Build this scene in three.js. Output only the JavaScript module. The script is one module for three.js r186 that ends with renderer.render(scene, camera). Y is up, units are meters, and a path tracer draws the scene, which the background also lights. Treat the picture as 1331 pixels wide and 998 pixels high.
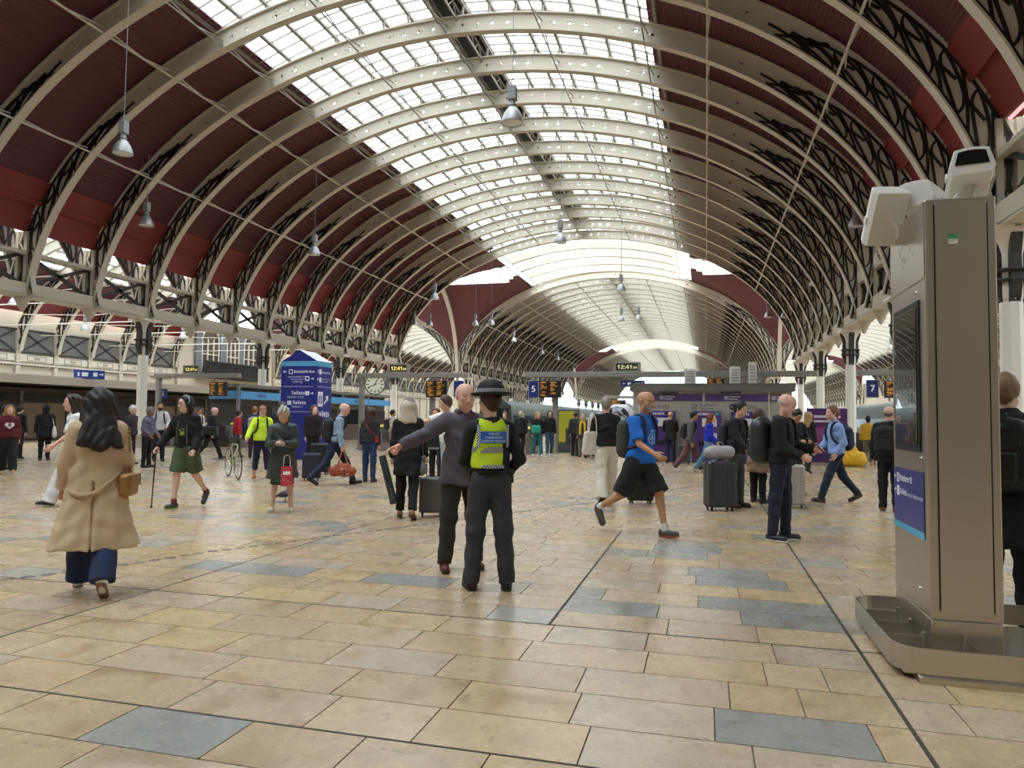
import * as THREE from 'three';
import { mergeGeometries } from 'three/addons/utils/BufferGeometryUtils.js';
import { RoundedBoxGeometry } from 'three/addons/geometries/RoundedBoxGeometry.js';
import { RectAreaLightUniformsLib } from 'three/addons/lights/RectAreaLightUniformsLib.js';

// ------------------------------------------------------------------ camera, sky, exposure
const scene = new THREE.Scene();
const camera = new THREE.PerspectiveCamera(56.02, 1331 / 998, 0.05, 600);
camera.position.set(0, 1.46, 0);
camera.rotation.order = 'YXZ';
camera.rotation.set(0.04857, 0.2626, 0.01195);
scene.background = new THREE.Color().setRGB(0.93, 0.97, 1.0);      // even overcast daylight
scene.backgroundIntensity = 4.6;
const renderer = new THREE.WebGLRenderer({ antialias: true });
renderer.toneMapping = THREE.LinearToneMapping;
renderer.toneMappingExposure = 1.36;
renderer.shadowMap.enabled = true;
RectAreaLightUniformsLib.init();
// the sun behind the cloud layer: a broad soft brightening high in the sky
const veiledSun = new THREE.DirectionalLight(new THREE.Color().setRGB(1, 0.98, 0.94), 2.4);
veiledSun.position.set(-30, 110, -20); veiledSun.target.position.set(-9, 0, -45); veiledSun.castShadow = true; veiledSun.shadow.radius = 70; veiledSun.shadow.mapSize.set(2048, 2048);
Object.assign(veiledSun.shadow.camera, { left: -90, right: 90, top: 130, bottom: -130, near: 10, far: 260 }); veiledSun.name = 'veiled_sun'; scene.add(veiledSun, veiledSun.target);

// ------------------------------------------------------------------ helpers
function rng(seed) { let s = seed >>> 0; return () => { s = (s + 0x6D2B79F5) | 0; let t = Math.imul(s ^ (s >>> 15), 1 | s); t = (t + Math.imul(t ^ (t >>> 7), 61 | t)) ^ t; return ((t ^ (t >>> 14)) >>> 0) / 4294967296; }; }
const lin = (r, g, b) => new THREE.Color().setRGB(r, g, b);
function mat(color, roughness = 0.8, metalness = 0, extra = {}) {
  return new THREE.MeshStandardMaterial({ color: new THREE.Color(color), roughness, metalness, ...extra });
}
const usedNames = {};
function numbered(name) { const n = usedNames[name] = (usedNames[name] ?? -1) + 1; return n ? name + '_' + String(n).padStart(3, '0') : name; }
function shade(o) { o.traverse(m => { if (m.isMesh) { m.castShadow = true; m.receiveShadow = true; } }); return o; }
// a top-level thing: Group whose children are its parts
function thing(name, label, category, pos = [0, 0, 0], turn = 0, group) {
  const o = new THREE.Group(); o.name = numbered(name); scene.add(o);
  o.position.set(...pos); o.rotation.y = turn; o.userData = { label, category };
  if (group) o.userData.group = group;
  return o;
}
function structure(name, label) { const o = new THREE.Group(); o.name = name; scene.add(o); o.userData = { kind: 'structure', label, category: 'building' }; return o; }
function part(parent, name, geo, m, label) {
  const o = new THREE.Mesh(Array.isArray(geo) ? mergeGeometries(geo.map(plain)) : geo, m); o.name = name; parent.add(o); o.castShadow = o.receiveShadow = true;
  if (label) o.userData.label = label;
  return o;
}
function stuff(o) { o.userData.kind = 'stuff'; return o; }
function single(name, label, category, geo, m, pos, turn, group) {
  const o = new THREE.Mesh(Array.isArray(geo) ? mergeGeometries(geo.map(plain)) : geo, m); o.name = numbered(name); scene.add(o); o.castShadow = o.receiveShadow = true;
  if (pos) o.position.set(...pos); if (turn) o.rotation.y = turn; o.userData = { label, category }; if (group) o.userData.group = group; return o;
}
function plain(g) { // non-indexed, only position/normal/uv so that anything merges with anything
  let h = g.index ? g.toNonIndexed() : g;
  for (const k of Object.keys(h.attributes)) if (!['position', 'normal', 'uv'].includes(k)) h.deleteAttribute(k);
  if (!h.attributes.uv) h.setAttribute('uv', new THREE.BufferAttribute(new Float32Array(h.attributes.position.count * 2), 2));
  if (!h.attributes.normal) h.computeVertexNormals();
  return h;
}
function box(w, h, d, x = 0, y = 0, z = 0) { const g = new THREE.BoxGeometry(w, h, d); g.translate(x, y, z); return g; }
function rbox(w, h, d, r, x = 0, y = 0, z = 0, seg = 2) { const g = new RoundedBoxGeometry(w, h, d, seg, Math.min(r, w / 2.01, h / 2.01, d / 2.01)); g.translate(x, y, z); return g; }
function cyl(r0, r1, h, x = 0, y = 0, z = 0, n = 12) { const g = new THREE.CylinderGeometry(r1, r0, h, n); g.translate(x, y, z); return g; } // r0 bottom, r1 top
const V = (x, y, z) => new THREE.Vector3(x, y, z);
function bar(p, q, w, h, up = V(0, 1, 0)) { // box between two points
  const P = p.isVector3 ? p : V(...p), Q = q.isVector3 ? q : V(...q), d = Q.clone().sub(P), L = d.length();
  const g = new THREE.BoxGeometry(w, h, L), m = new THREE.Matrix4(), z = d.normalize();
  let x = up.clone().cross(z); if (x.lengthSq() < 1e-6) x = V(1, 0, 0); x.normalize(); const y = z.clone().cross(x);
  m.makeBasis(x, y, z); m.setPosition(P.add(Q).multiplyScalar(0.5)); g.applyMatrix4(m); return g;
}
function rod(p, q, r0, r1 = r0, n = 6) {
  const P = p.isVector3 ? p.clone() : V(...p), Q = q.isVector3 ? q.clone() : V(...q), d = Q.clone().sub(P), L = d.length();
  const g = new THREE.CylinderGeometry(r1, r0, L, n); g.applyQuaternion(new THREE.Quaternion().setFromUnitVectors(V(0, 1, 0), d.normalize())); const c = P.add(Q).multiplyScalar(0.5); g.translate(c.x, c.y, c.z); return g;
}
function tube(pts, r, n = 8, seg = 24, closed = false) { return new THREE.TubeGeometry(new THREE.CatmullRomCurve3(pts.map(p => p.isVector3 ? p : V(...p)), closed), seg, r, n, closed); }
function lathe(prof, n = 16) { return new THREE.LatheGeometry(prof.map(p => new THREE.Vector2(p[0], p[1])), n); }
function at(g, x, y, z, rx = 0, ry = 0, rz = 0) { g.rotateX(rx); g.rotateY(ry); g.rotateZ(rz); g.translate(x, y, z); return g; }
function quads(list) { // list of [a,b,c,d] corner arrays -> flat geometry
  const pos = [], uv = [];
  for (const [a, b, c, d] of list) { pos.push(...a, ...b, ...c, ...a, ...c, ...d); uv.push(0, 0, 1, 0, 1, 1, 0, 0, 1, 1, 0, 1); }
  const g = new THREE.BufferGeometry(); g.setAttribute('position', new THREE.Float32BufferAttribute(pos, 3)); g.setAttribute('uv', new THREE.Float32BufferAttribute(uv, 2)); g.computeVertexNormals(); return g;
}
function canvasTex(w, h, draw) {
  const c = document.createElement('canvas'); c.width = w; c.height = h; const x = c.getContext('2d'); draw(x, w, h);
  const t = new THREE.CanvasTexture(c); t.colorSpace = THREE.SRGBColorSpace; t.magFilter = THREE.LinearFilter; return t;
}
function printed(w, h, pxw, pxh, draw, rough = 0.5, extra = {}) { // material with flat print for a sign face
  return new THREE.MeshStandardMaterial({ map: canvasTex(pxw, pxh, draw), roughness: rough, ...extra });
}
// arrow drawn as a printed shape; a = 0 points right, angles counter-clockwise in degrees
function arrow(c, x, y, s, a) { c.save(); c.translate(x, y); c.rotate(-a * Math.PI / 180); const k = s / 2; c.beginPath(); c.moveTo(-k, -k * 0.17); c.lineTo(k * 0.35, -k * 0.17); c.lineTo(-k * 0.02, -k * 0.56); c.lineTo(k * 0.36, -k * 0.56); c.lineTo(k, 0); c.lineTo(k * 0.36, k * 0.56); c.lineTo(-k * 0.02, k * 0.56); c.lineTo(k * 0.35, k * 0.17); c.lineTo(-k, k * 0.17); c.closePath(); c.fill(); c.restore(); }
function face(w, h) { return new THREE.PlaneGeometry(w, h); }
// value noise for computed textures
function noise2(seed, n) { const r = rng(seed), a = new Float32Array(n * n); for (let i = 0; i < a.length; i++) a[i] = r();
  return (x, y) => { x = ((x % n) + n) % n; y = ((y % n) + n) % n; const i = x | 0, j = y | 0, u = x - i, v = y - j, U = u * u * (3 - 2 * u), W = v * v * (3 - 2 * v), I = (i + 1) % n, J = (j + 1) % n;
    return (a[j * n + i] * (1 - U) + a[j * n + I] * U) * (1 - W) + (a[J * n + i] * (1 - U) + a[J * n + I] * U) * W; }; }
function noiseTex(size, fn, srgb = true) { const d = new Uint8Array(size * size * 4);
  for (let y = 0; y < size; y++) for (let x = 0; x < size; x++) { const c = fn(x / size, y / size), k = (y * size + x) * 4; for (let j = 0; j < 3; j++) d[k + j] = Math.max(0, Math.min(255, 255 * (Array.isArray(c) ? c[j] : c))); d[k + 3] = 255; }
  const t = new THREE.DataTexture(d, size, size); t.wrapS = t.wrapT = THREE.RepeatWrapping; t.magFilter = THREE.LinearFilter; t.minFilter = THREE.LinearMipmapLinearFilter; t.generateMipmaps = true; if (srgb) t.colorSpace = THREE.SRGBColorSpace; t.needsUpdate = true; return t; }

// ================================================================== THE TRAIN SHED
const XC = -9.1, XL = -24.7, XR = 6.5, BAY = 3.048, D0 = 27.245, TW = 15.63;
const XWL = -46.3, XWR = 27.2;                      // outer walls of the two side spans
const SECT = [[D0 - 13 * BAY, 22], [D0 + 9 * BAY + TW, 18], [D0 + 27 * BAY + 2 * TW, 21]];   // [start, bays]
const DEND = SECT[2][0] + 21 * BAY, DBACK = SECT[0][0];
const NAVE = { xc: XC, yc: 5.0, a: 15.4, b: 10.45 };
const LEFT = { xc: (XL + XWL) / 2, yc: 5.0, a: 10.55, b: 7.6 };
const RIGHT = { xc: (XR + XWR) / 2, yc: 5.0, a: 10.1, b: 7.6 };
const M = {
  cream: mat('#c0b7a6', 0.65), creamDark: mat('#a79d8a', 0.7), black: mat('#1d1c1c', 0.55), maroon: mat('#623439', 0.75), red: mat('#7c2f2e', 0.7),
  bars: mat('#8d857a', 0.6), ridge: mat('#1b1d22', 0.7), white: mat('#e3ddd0', 0.6), steelPaint: mat('#8b8a86', 0.5),
  glass: new THREE.MeshPhysicalMaterial({ color: lin(0.86, 0.9, 0.93), roughness: 0.35, transmission: 1, thickness: 0, ior: 1.5 }),
  endGlass: new THREE.MeshPhysicalMaterial({ color: lin(0.36, 0.45, 0.49), roughness: 0.05, transmission: 1, thickness: 0, ior: 1.5 }),
  clear: new THREE.MeshPhysicalMaterial({ color: lin(0.85, 0.9, 0.92), roughness: 0.02, transmission: 1, thickness: 0, ior: 1.5 }),
  stoneWall: mat('#b3aa98', 0.85), dark: mat('#2a2724', 0.8), lattice: mat('#3b3a39', 0.7),
};
function ap(A, f, off) { // point on the arch at angle f, pushed out by off
  const c = Math.cos(f), s = Math.sin(f), nx = A.b * c, ny = A.a * s, l = Math.hypot(nx, ny);
  return [A.xc + A.a * c + off * nx / l, A.yc + A.b * s + off * ny / l];
}
const fn = o => typeof o === 'function' ? o : () => o;
// solid that follows the arch between angles fa..fb, from offset o0 to o1, between depths d0..d1 (world z = -D)
function archSolid(A, fa, fb, n, o0, o1, d0, d1) {
  o0 = fn(o0); o1 = fn(o1); const q = [];
  let P = null;
  for (let i = 0; i <= n; i++) {
    const f = fa + (fb - fa) * i / n, [x0, y0] = ap(A, f, o0(f)), [x1, y1] = ap(A, f, o1(f));
    const c = [[x0, y0, -d0], [x1, y1, -d0], [x1, y1, -d1], [x0, y0, -d1]];
    if (P) for (let k = 0; k < 4; k++) { const l = (k + 1) % 4; q.push([P[k], c[k], c[l], P[l]]); }
    else q.push([c[0], c[1], c[2], c[3]]);
    P = c;
  }
  q.push([P[3], P[2], P[1], P[0]]);
  return quads(q);
}
const ribDepth = f => 0.58 + 0.34 * Math.pow(1 - Math.sin(f), 1.3);
// web of a rib: a plate with the pattern of round holes
function ribWeb(A, f0, holes) {
  const s = new THREE.Shape(), n = 48, pts = [];
  for (let i = 0; i <= n; i++) pts.push(ap(A, f0 + (Math.PI - 2 * f0) * i / n, 0));
  for (let i = n; i >= 0; i--) { const f = f0 + (Math.PI - 2 * f0) * i / n; pts.push(ap(A, f, ribDepth(f))); }
  s.moveTo(...pts[0]); pts.slice(1).forEach(p => s.lineTo(...p)); s.closePath();
  if (holes) for (let k = -18; k <= 18; k++) {
    const x = k * 0.56; if (Math.abs(x) > 10.4 || k % 5 === 0 || (Math.abs(x) > 7.4 && k % 3)) continue;
    const f = Math.acos(x / A.a), d = ribDepth(f) * 0.5;
    const hole = (df, dd, r, m) => { const h = new THREE.Path(), [cx, cy] = ap(A, f + df / A.a, d + dd); for (let j = 0; j < m; j++) { const a = j / m * Math.PI * 2; j ? h.lineTo(cx + r * Math.cos(a), cy + r * Math.sin(a)) : h.moveTo(cx + r, cy); } h.closePath(); s.holes.push(h); };
    hole(0, 0, 0.062, 8); hole(0.13, 0, 0.024, 5); hole(-0.13, 0, 0.024, 5); hole(0, 0.13, 0.024, 5); hole(0, -0.13, 0.024, 5);
  }
  const g = new THREE.ExtrudeGeometry(s, { depth: 0.05, bevelEnabled: false, curveSegments: 4 }); g.translate(0, 0, -0.025); return g;
}
// black leaf tracery on the lower part of a rib, both faces
function tracery(A, f0, f1, side, dense = 1) {
  const strips = [], W = 0.064, T = 0.06;
  const P = (s, t) => { let f = f0 + (f1 - f0) * s; const d = ribDepth(f); f = side < 0 ? Math.PI - f : f; return ap(A, f, 0.06 + (d - 0.12) * t * (1 - 0.55 * Math.max(0, s - 0.72) / 0.28)); };
  const curve = (fnc, n = 8) => { const q = []; let L = null;
    for (let i = 0; i <= n; i++) { const u = i / n, [s, t] = fnc(u), [s2, t2] = fnc(Math.min(1, u + 0.01)), [s3, t3] = fnc(Math.max(0, u - 0.01)); const [x, y] = P(s, t), [xa, ya] = P(s2, t2), [xb, yb] = P(s3, t3);
      const l = Math.hypot(xa - xb, ya - yb) || 1, nx = -(ya - yb) / l * W / 2, ny = (xa - xb) / l * W / 2;
      const c = [[x - nx, y - ny, -T], [x + nx, y + ny, -T], [x + nx, y + ny, T], [x - nx, y - ny, T]];
      if (L) for (let k = 0; k < 4; k++) { const m = (k + 1) % 4; q.push([L[k], c[k], c[m], L[m]]); }
      L = c; }
    strips.push(quads(q)); };
  const N = 6;
  for (let k = 0; k < N; k++) { // interlaced lancets
    const s0 = 0.09 + k * 0.14;
    curve(u => [s0 + 0.17 * u - 0.05 * Math.sin(Math.PI * u), u], 9);
    curve(u => [s0 + 0.17 * u + 0.05 * Math.sin(Math.PI * u), u], 9);
    curve(u => [s0 + 0.075 + 0.17 * u, u], 5);
    if (dense) curve(u => [s0 + 0.085 + 0.075 * u, 0.62 - 0.12 * u], 3);
  }
  for (let k = 0; k < 5; k++) curve(u => [0.02 + 0.14 * u * Math.cos(k * 0.36), 0.45 + (k - 2) * 0.25 * u], 5); // fan at the foot
  curve(u => [u, 0.0], 16); curve(u => [u * 0.86, 1.0], 14);
  curve(u => [0.86 + 0.14 * u, 1 - u * u], 6);
  for (let k = 0; k < 3; k++) curve(u => [0.84 + k * 0.045 + 0.03 * u, 1.0 - 0.15 * k + 0.16 * Math.sin(u * Math.PI)], 5); // curled tip
  return mergeGeometries(strips);
}
const F0N = 0.0766, F0A = 0.1054;
const webG = ribWeb(NAVE, F0N, true);
const flangeG = mergeGeometries([archSolid(NAVE, F0N, Math.PI - F0N, 56, -0.05, 0, -0.15, 0.15), archSolid(NAVE, F0N, Math.PI - F0N, 56, ribDepth, f => ribDepth(f) + 0.05, -0.12, 0.12)]);
const traceG = mergeGeometries([tracery(NAVE, F0N, 0.78, 1), tracery(NAVE, F0N, 0.78, -1)]);
function ribOf(parent, D, w, fl, tr) {
  const r = part(parent, 'rib', w, M.cream); r.position.z = -D;
  part(r, 'flange', fl, M.cream); part(r, 'tracery', tr, M.black, 'black leaf tracery on the foot of the rib');
  return r;
}
// corrugated lining of one bay
function corrugated(A, fa, fb, n, off, amp, d0, d1) {
  const q = []; const row = (f, o) => { const [x, y] = ap(A, f, o); return [[x, y, -d0], [x, y, -d1]]; };
  let P = null; const steps = n * 4;
  for (let i = 0; i <= steps; i++) { const f = fa + (fb - fa) * i / steps, o = off + ((i % 4 === 1 || i % 4 === 2) ? amp : 0), c = row(f, o); if (P) q.push([P[0], P[1], c[1], c[0]]); P = c; }
  P = null; for (let i = 0; i <= 12; i++) { const c = row(fa + (fb - fa) * i / 12, off + 0.09); if (P) q.push([P[1], P[0], c[0], c[1]]); P = c; }
  return quads(q);
}
const glassOff = f => 0.78 + 0.36 * Math.max(0, (Math.sin(f) - Math.sin(1.1)) / (1 - Math.sin(1.1)));
const deckSideG = [1, -1].map(s => { const m = f => s > 0 ? f : Math.PI - f; return {
  deck: corrugated(NAVE, m(0.45), m(1.1), 66, 0.75, 0.035, 0, BAY),
  fasciaUp: archSolid(NAVE, m(0.385), m(0.455), 3, 0.70, 0.86, 0, BAY),
  fasciaLow: archSolid(NAVE, m(0.285), m(0.385), 4, 0.78, 0.9, 0, BAY),
  ledge: archSolid(NAVE, m(0.378), m(0.392), 1, 0.64, 0.74, 0, BAY) }; });
const PUR = 7; // glazed rows on each side of the ridge
const rowF = k => { const x = 7.25 - (7.25 - 0.55) * k / PUR; return Math.acos(x / NAVE.a); };
const paneG = []; for (let s = 0; s < 2; s++) for (let k = 0; k < PUR; k++) { const m = f => s ? Math.PI - f : f; paneG.push(archSolid(NAVE, m(rowF(k) + 0.001), m(rowF(k + 1) - 0.001), 1, glassOff, f => glassOff(f) + 0.012, 0.012, BAY / 5 - 0.012)); }
let paneBudget = 300;
const barGeo = [];
function naveSection(idx, name, label) {
  const [ds, nb] = SECT[idx], d1 = ds + nb * BAY, S = structure(name, label);
  for (let i = 0; i <= nb; i++) ribOf(S, ds + i * BAY, webG, flangeG, traceG);
  const rest = [];
  for (let i = 0; i < nb; i++) {
    const D = ds + i * BAY;
    for (const g of deckSideG) {
      const a = part(S, 'roof_lining', g.deck, M.maroon); a.position.z = -D;
      for (const [n, k] of [['fascia_panel', 'fasciaUp'], ['fascia_panel', 'fasciaLow'], ['fascia_ledge', 'ledge']]) { const b = part(S, n, g[k], M.red); b.position.z = -D; }
    }
    for (let j = 0; j < 5; j++) for (const g of paneG) {
      const dd = D + j * BAY / 5;
      if (D > 9 && idx === 0 && paneBudget > 0) { paneBudget--; const p = part(S, 'glass_pane', g, M.glass); p.position.z = -dd; }
      else { const c = g.clone(); c.translate(0, 0, -dd); rest.push(c); }
    }
  }
  stuff(part(S, 'glazing', rest, M.glass));
  const bars = [];
  for (let j = 0; j < nb * 5; j++) { const dd = ds + j * BAY / 5; for (const s of [0, 1]) { const m = f => s ? Math.PI - f : f; bars.push(archSolid(NAVE, m(rowF(0)), m(rowF(PUR)), 5, f => glassOff(f) - 0.035, f => glassOff(f) + 0.03, dd - 0.018, dd + 0.018)); } }
  stuff(part(S, 'glazing_bars', bars, M.bars));
  const pur = [];
  for (let s = 0; s < 2; s++) for (let k = 0; k <= PUR; k++) { const f = s ? Math.PI - rowF(k) : rowF(k), e = 0.0035; const p = part(S, 'purlin', archSolid(NAVE, f - e, f + e, 1, f => glassOff(f) - 0.13, f => glassOff(f) - 0.0, ds, d1), M.bars);
    for (let i = 0; i <= nb; i++) pur.push(archSolid(NAVE, f - 0.0025, f + 0.0025, 1, f => ribDepth(f), f => glassOff(f) - 0.12, ds + i * BAY - 0.035, ds + i * BAY + 0.035)); }
  stuff(part(S, 'purlin_brackets', pur, M.bars));
  // wind bracing: thin light bars running from rib to rib, crossing in each bay
  for (const x of [0, 3.5, -3.5, 7.1, -7.1, 9.15, -9.15, 12.6, -12.6]) {
    const g = [], f = Math.acos(x / NAVE.a), w = Math.abs(x) > 8 ? 0.055 : 0.045;
    for (let i = 0; i < nb; i++) { const a = ds + i * BAY, [x0, y0] = ap(NAVE, f, 0.0), [x1, y1] = ap(NAVE, f, 0.32); g.push(bar([x0, y0, -a], [x0, y0, -a - BAY], w, w), bar([x1, y1, -a], [x0, y0, -a - BAY / 2], w * 0.8, w * 0.8), bar([x0, y0, -a - BAY / 2], [x1, y1, -a - BAY], w * 0.8, w * 0.8)); }
    stuff(part(S, 'wind_brace', g, Math.abs(x) > 8 ? M.cream : M.bars));
  }
  // ridge gangway: dark trough between two lattice beams
  const [, yr] = ap(NAVE, Math.PI / 2, 1.05);
  part(S, 'ridge_gangway', box(0.62, 0.06, d1 - ds, XC + 0.0, yr - 0.12, -(ds + d1) / 2), M.ridge);
  const lat = [];
  for (const s of [-1, 1]) { const x = XC + s * 0.36; lat.push(box(0.06, 0.08, d1 - ds, x, yr - 0.1, -(ds + d1) / 2), box(0.06, 0.08, d1 - ds, x, yr - 0.55, -(ds + d1) / 2));
    for (let i = 0; i < nb * 3; i++) { const a = ds + i * BAY / 3; lat.push(bar([x, yr - 0.55, -a], [x, yr - 0.1, -a - BAY / 6], 0.04, 0.04), bar([x, yr - 0.1, -a - BAY / 6], [x, yr - 0.55, -a - BAY / 3], 0.04, 0.04)); } }
  stuff(part(S, 'ridge_lattice', lat, M.bars));
  part(S, 'ridge_cap', [box(1.3, 0.05, d1 - ds, XC, yr + 0.1, -(ds + d1) / 2)], M.ridge);
  return S;
}
naveSection(0, 'ceiling', 'arched main roof with cream ribs, maroon linings and a glazed crown');
naveSection(1, 'ceiling_001', 'second stretch of the arched main roof beyond the crossing');
naveSection(2, 'ceiling_002', 'farthest stretch of the arched main roof before the end screen');

// ---- side spans
function aisle(A, name, label, out) {
  const S = structure(name, label), w = ribWeb(A, F0A, false), f0 = F0A;
  const fl = mergeGeometries([archSolid(A, f0, Math.PI - f0, 36, -0.05, 0, -0.13, 0.13), archSolid(A, f0, Math.PI - f0, 36, ribDepth, f => ribDepth(f) + 0.05, -0.1, 0.1)]);
  const tr = mergeGeometries([tracery(A, f0, 0.85, 1, 0), tracery(A, f0, 0.85, -1, 0)]);
  const m = s => f => s > 0 ? f : Math.PI - f;
  const dk = [1, -1].map(s => [corrugated(A, m(s)(0.52), m(s)(0.85), 22, 0.72, 0.03, 0, BAY), archSolid(A, m(s)(0.42), m(s)(0.525), 3, 0.72, 0.88, 0, BAY)]);
  const glassG = archSolid(A, 0.85, Math.PI - 0.85, 12, 0.78, 0.79, 0.01, BAY - 0.01);
  for (const [ds, nb] of SECT) {
    const bars = [];
    for (let i = 0; i <= nb; i++) { ribOf(S, ds + i * BAY, w, fl, tr); }
    for (let i = 0; i < nb; i++) {
      const D = ds + i * BAY;
      for (const [a, b] of dk) { part(S, 'roof_lining', a, M.maroon).position.z = -D; part(S, 'fascia_panel', b, M.red).position.z = -D; }
      part(S, 'glass_pane', glassG, M.glass).position.z = -D;
      for (let j = 0; j < 4; j++) bars.push(archSolid(A, 0.85, Math.PI - 0.85, 8, 0.74, 0.81, D + j * BAY / 4 - 0.018, D + j * BAY / 4 + 0.018));
    }
    stuff(part(S, 'glazing_bars', bars, M.bars));
    for (let k = 0; k <= 8; k++) { const f = 0.85 + (Math.PI - 1.7) * k / 8; part(S, 'purlin', archSolid(A, f - 0.004, f + 0.004, 1, 0.6, 0.78, ds, ds + nb * BAY), M.bars); }
    for (const f of [0.62, Math.PI - 0.62]) { const [x, y] = ap(A, f, 0); part(S, 'wind_brace', box(0.055, 0.055, nb * BAY, x, y, -(ds + nb * BAY / 2)), M.cream); }
  }
}
aisle(LEFT, 'ceiling_003', 'arched roof of the left side span, maroon and glass');
aisle(RIGHT, 'ceiling_004', 'arched roof of the right side span seen between the columns');

// ---- the two crossings: where the cross vault meets the long vaults
function crossing(d0, d1, name, label) {
  const S = structure(name, label), dc = (d0 + d1) / 2, hb = (d1 - d0) / 2;
  const hA = (A, x) => { const u = Math.min(1, Math.abs(x - A.xc) / (A.a + 0.75)); return A.yc + (A.b + 0.8) * Math.sqrt(1 - u * u); };
  const hT = (d) => { const u = Math.min(1, Math.abs(d - dc) / hb); return 7.4 + 7.6 * Math.sqrt(1 - u * u); };
  const G = [], R = [], B = [];
  for (const [A, xa, xb] of [[LEFT, XWL, XL], [NAVE, XL, XR], [RIGHT, XR, XWR]]) {
    const nx = Math.round((xb - xa) / 0.52), nd = 30, h = (x, d) => Math.max(hA(A, x), hT(d));
    for (let i = 0; i < nx; i++) for (let j = 0; j < nd; j++) {
      const x0 = xa + (xb - xa) * i / nx, x1 = xa + (xb - xa) * (i + 1) / nx, e0 = d0 + (d1 - d0) * j / nd, e1 = d0 + (d1 - d0) * (j + 1) / nd, xm = (x0 + x1) / 2, dm = (e0 + e1) / 2;
      const q = [[x0, h(x0, e0), -e0], [x1, h(x1, e0), -e0], [x1, h(x1, e1), -e1], [x0, h(x0, e1), -e1]];
      const longV = hA(A, xm) > hT(dm), glass = longV ? Math.abs(xm - A.xc) < A.a * 0.5 : Math.abs(dm - dc) < hb * 0.4;
      (glass ? G : R).push(q); if (!glass) R.push([q[3], q[2], q[1], q[0]].map(p => [p[0], p[1] + 0.08, p[2]]));
      if (glass && (longV ? j % 2 === 0 : j % 3 === 0)) B.push(bar(q[0], q[1], longV ? 0.035 : 0.06, 0.07)); if (glass && (longV ? i % 3 === 0 : true)) B.push(bar(q[1], q[2], longV ? 0.06 : 0.035, 0.07));
    }
  }
  stuff(part(S, 'glazing', quads(G), M.glass)); part(S, 'roof_lining', quads(R), M.maroon); stuff(part(S, 'glazing_bars', B, M.bars));
  for (let k = 1; k < 5; k++) { const d = d0 + (d1 - d0) * k / 5, fa = Math.acos(6.6 / NAVE.a); part(S, 'rib', [archSolid(NAVE, fa, Math.PI - fa, 20, -0.05, 0, d - 0.15, d + 0.15), archSolid(NAVE, fa, Math.PI - fa, 20, 0, 0.6, d - 0.025, d + 0.025)], M.cream); }
  // arches along the column lines
  const T = { xc: 0, yc: 5.0, a: hb - 0.2, b: 9.6 };
  for (const x of [XWL + 0.2, XL, XR, XWR - 0.2]) { const g = mergeGeometries([archSolid(T, 0.09, Math.PI - 0.09, 30, -0.05, 0, -0.17, 0.17), archSolid(T, 0.09, Math.PI - 0.09, 30, 0, 0.55, -0.03, 0.03)]); g.rotateY(Math.PI / 2); g.translate(x, 0, -dc); part(S, 'crossing_arch', g, M.cream); }
}
crossing(SECT[0][0] + 22 * BAY, SECT[1][0], 'ceiling_005', 'glazed vault of the nearer crossing');
crossing(SECT[1][0] + 18 * BAY, SECT[2][0], 'ceiling_006', 'glazed vault of the farther crossing');

// ---- longitudinal girders on the columns
function girder(x, name, label, inner) {
  const S = structure(name, label);
  for (const [ds, nb] of SECT) {
    const L = nb * BAY, zc = -(ds + L / 2);
    part(S, 'bottom_chord', [box(0.62, 0.08, L + 0.5, x, 5.83, zc), box(0.08, 0.46, L + 0.5, x + 0.27, 6.08, zc), box(0.08, 0.46, L + 0.5, x - 0.27, 6.08, zc)], M.cream);
    part(S, 'top_chord', [box(0.5, 0.14, L + 0.3, x, 7.44, zc)], M.cream);
    for (let i = 0; i <= nb; i++) {
      const z = -(ds + i * BAY), col = i % 3 === 1;
      part(S, 'post', [box(0.14, 1.9, 0.3, x + 0.2, 7.3, z), box(0.14, 1.9, 0.3, x - 0.2, 7.3, z), box(0.3, 1.9, 0.06, x, 7.3, z)], M.creamDark);
      if (!col) { const g = lathe([[0.0, 0], [0.05, 0.02], [0.09, 0.12], [0.17, 0.24], [0.2, 0.34], [0.3, 0.52], [0.33, 0.56], [0, 0.56]], 8); g.translate(x, 5.25, z); part(S, 'pendant', g, M.cream); }
      if (i < nb) { part(S, 'diagonal', bar([x, 6.3, z - 0.15], [x, 7.4, z - BAY + 0.15], 0.1, 0.13), M.lattice); part(S, 'diagonal', bar([x, 7.4, z - 0.15], [x, 6.3, z - BAY + 0.15], 0.1, 0.13), M.lattice); }
    }
  }
}
girder(XL, 'trim_1', 'cream iron girder along the left row of columns');
girder(XR, 'trim_2', 'cream iron girder along the right row of columns');

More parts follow.
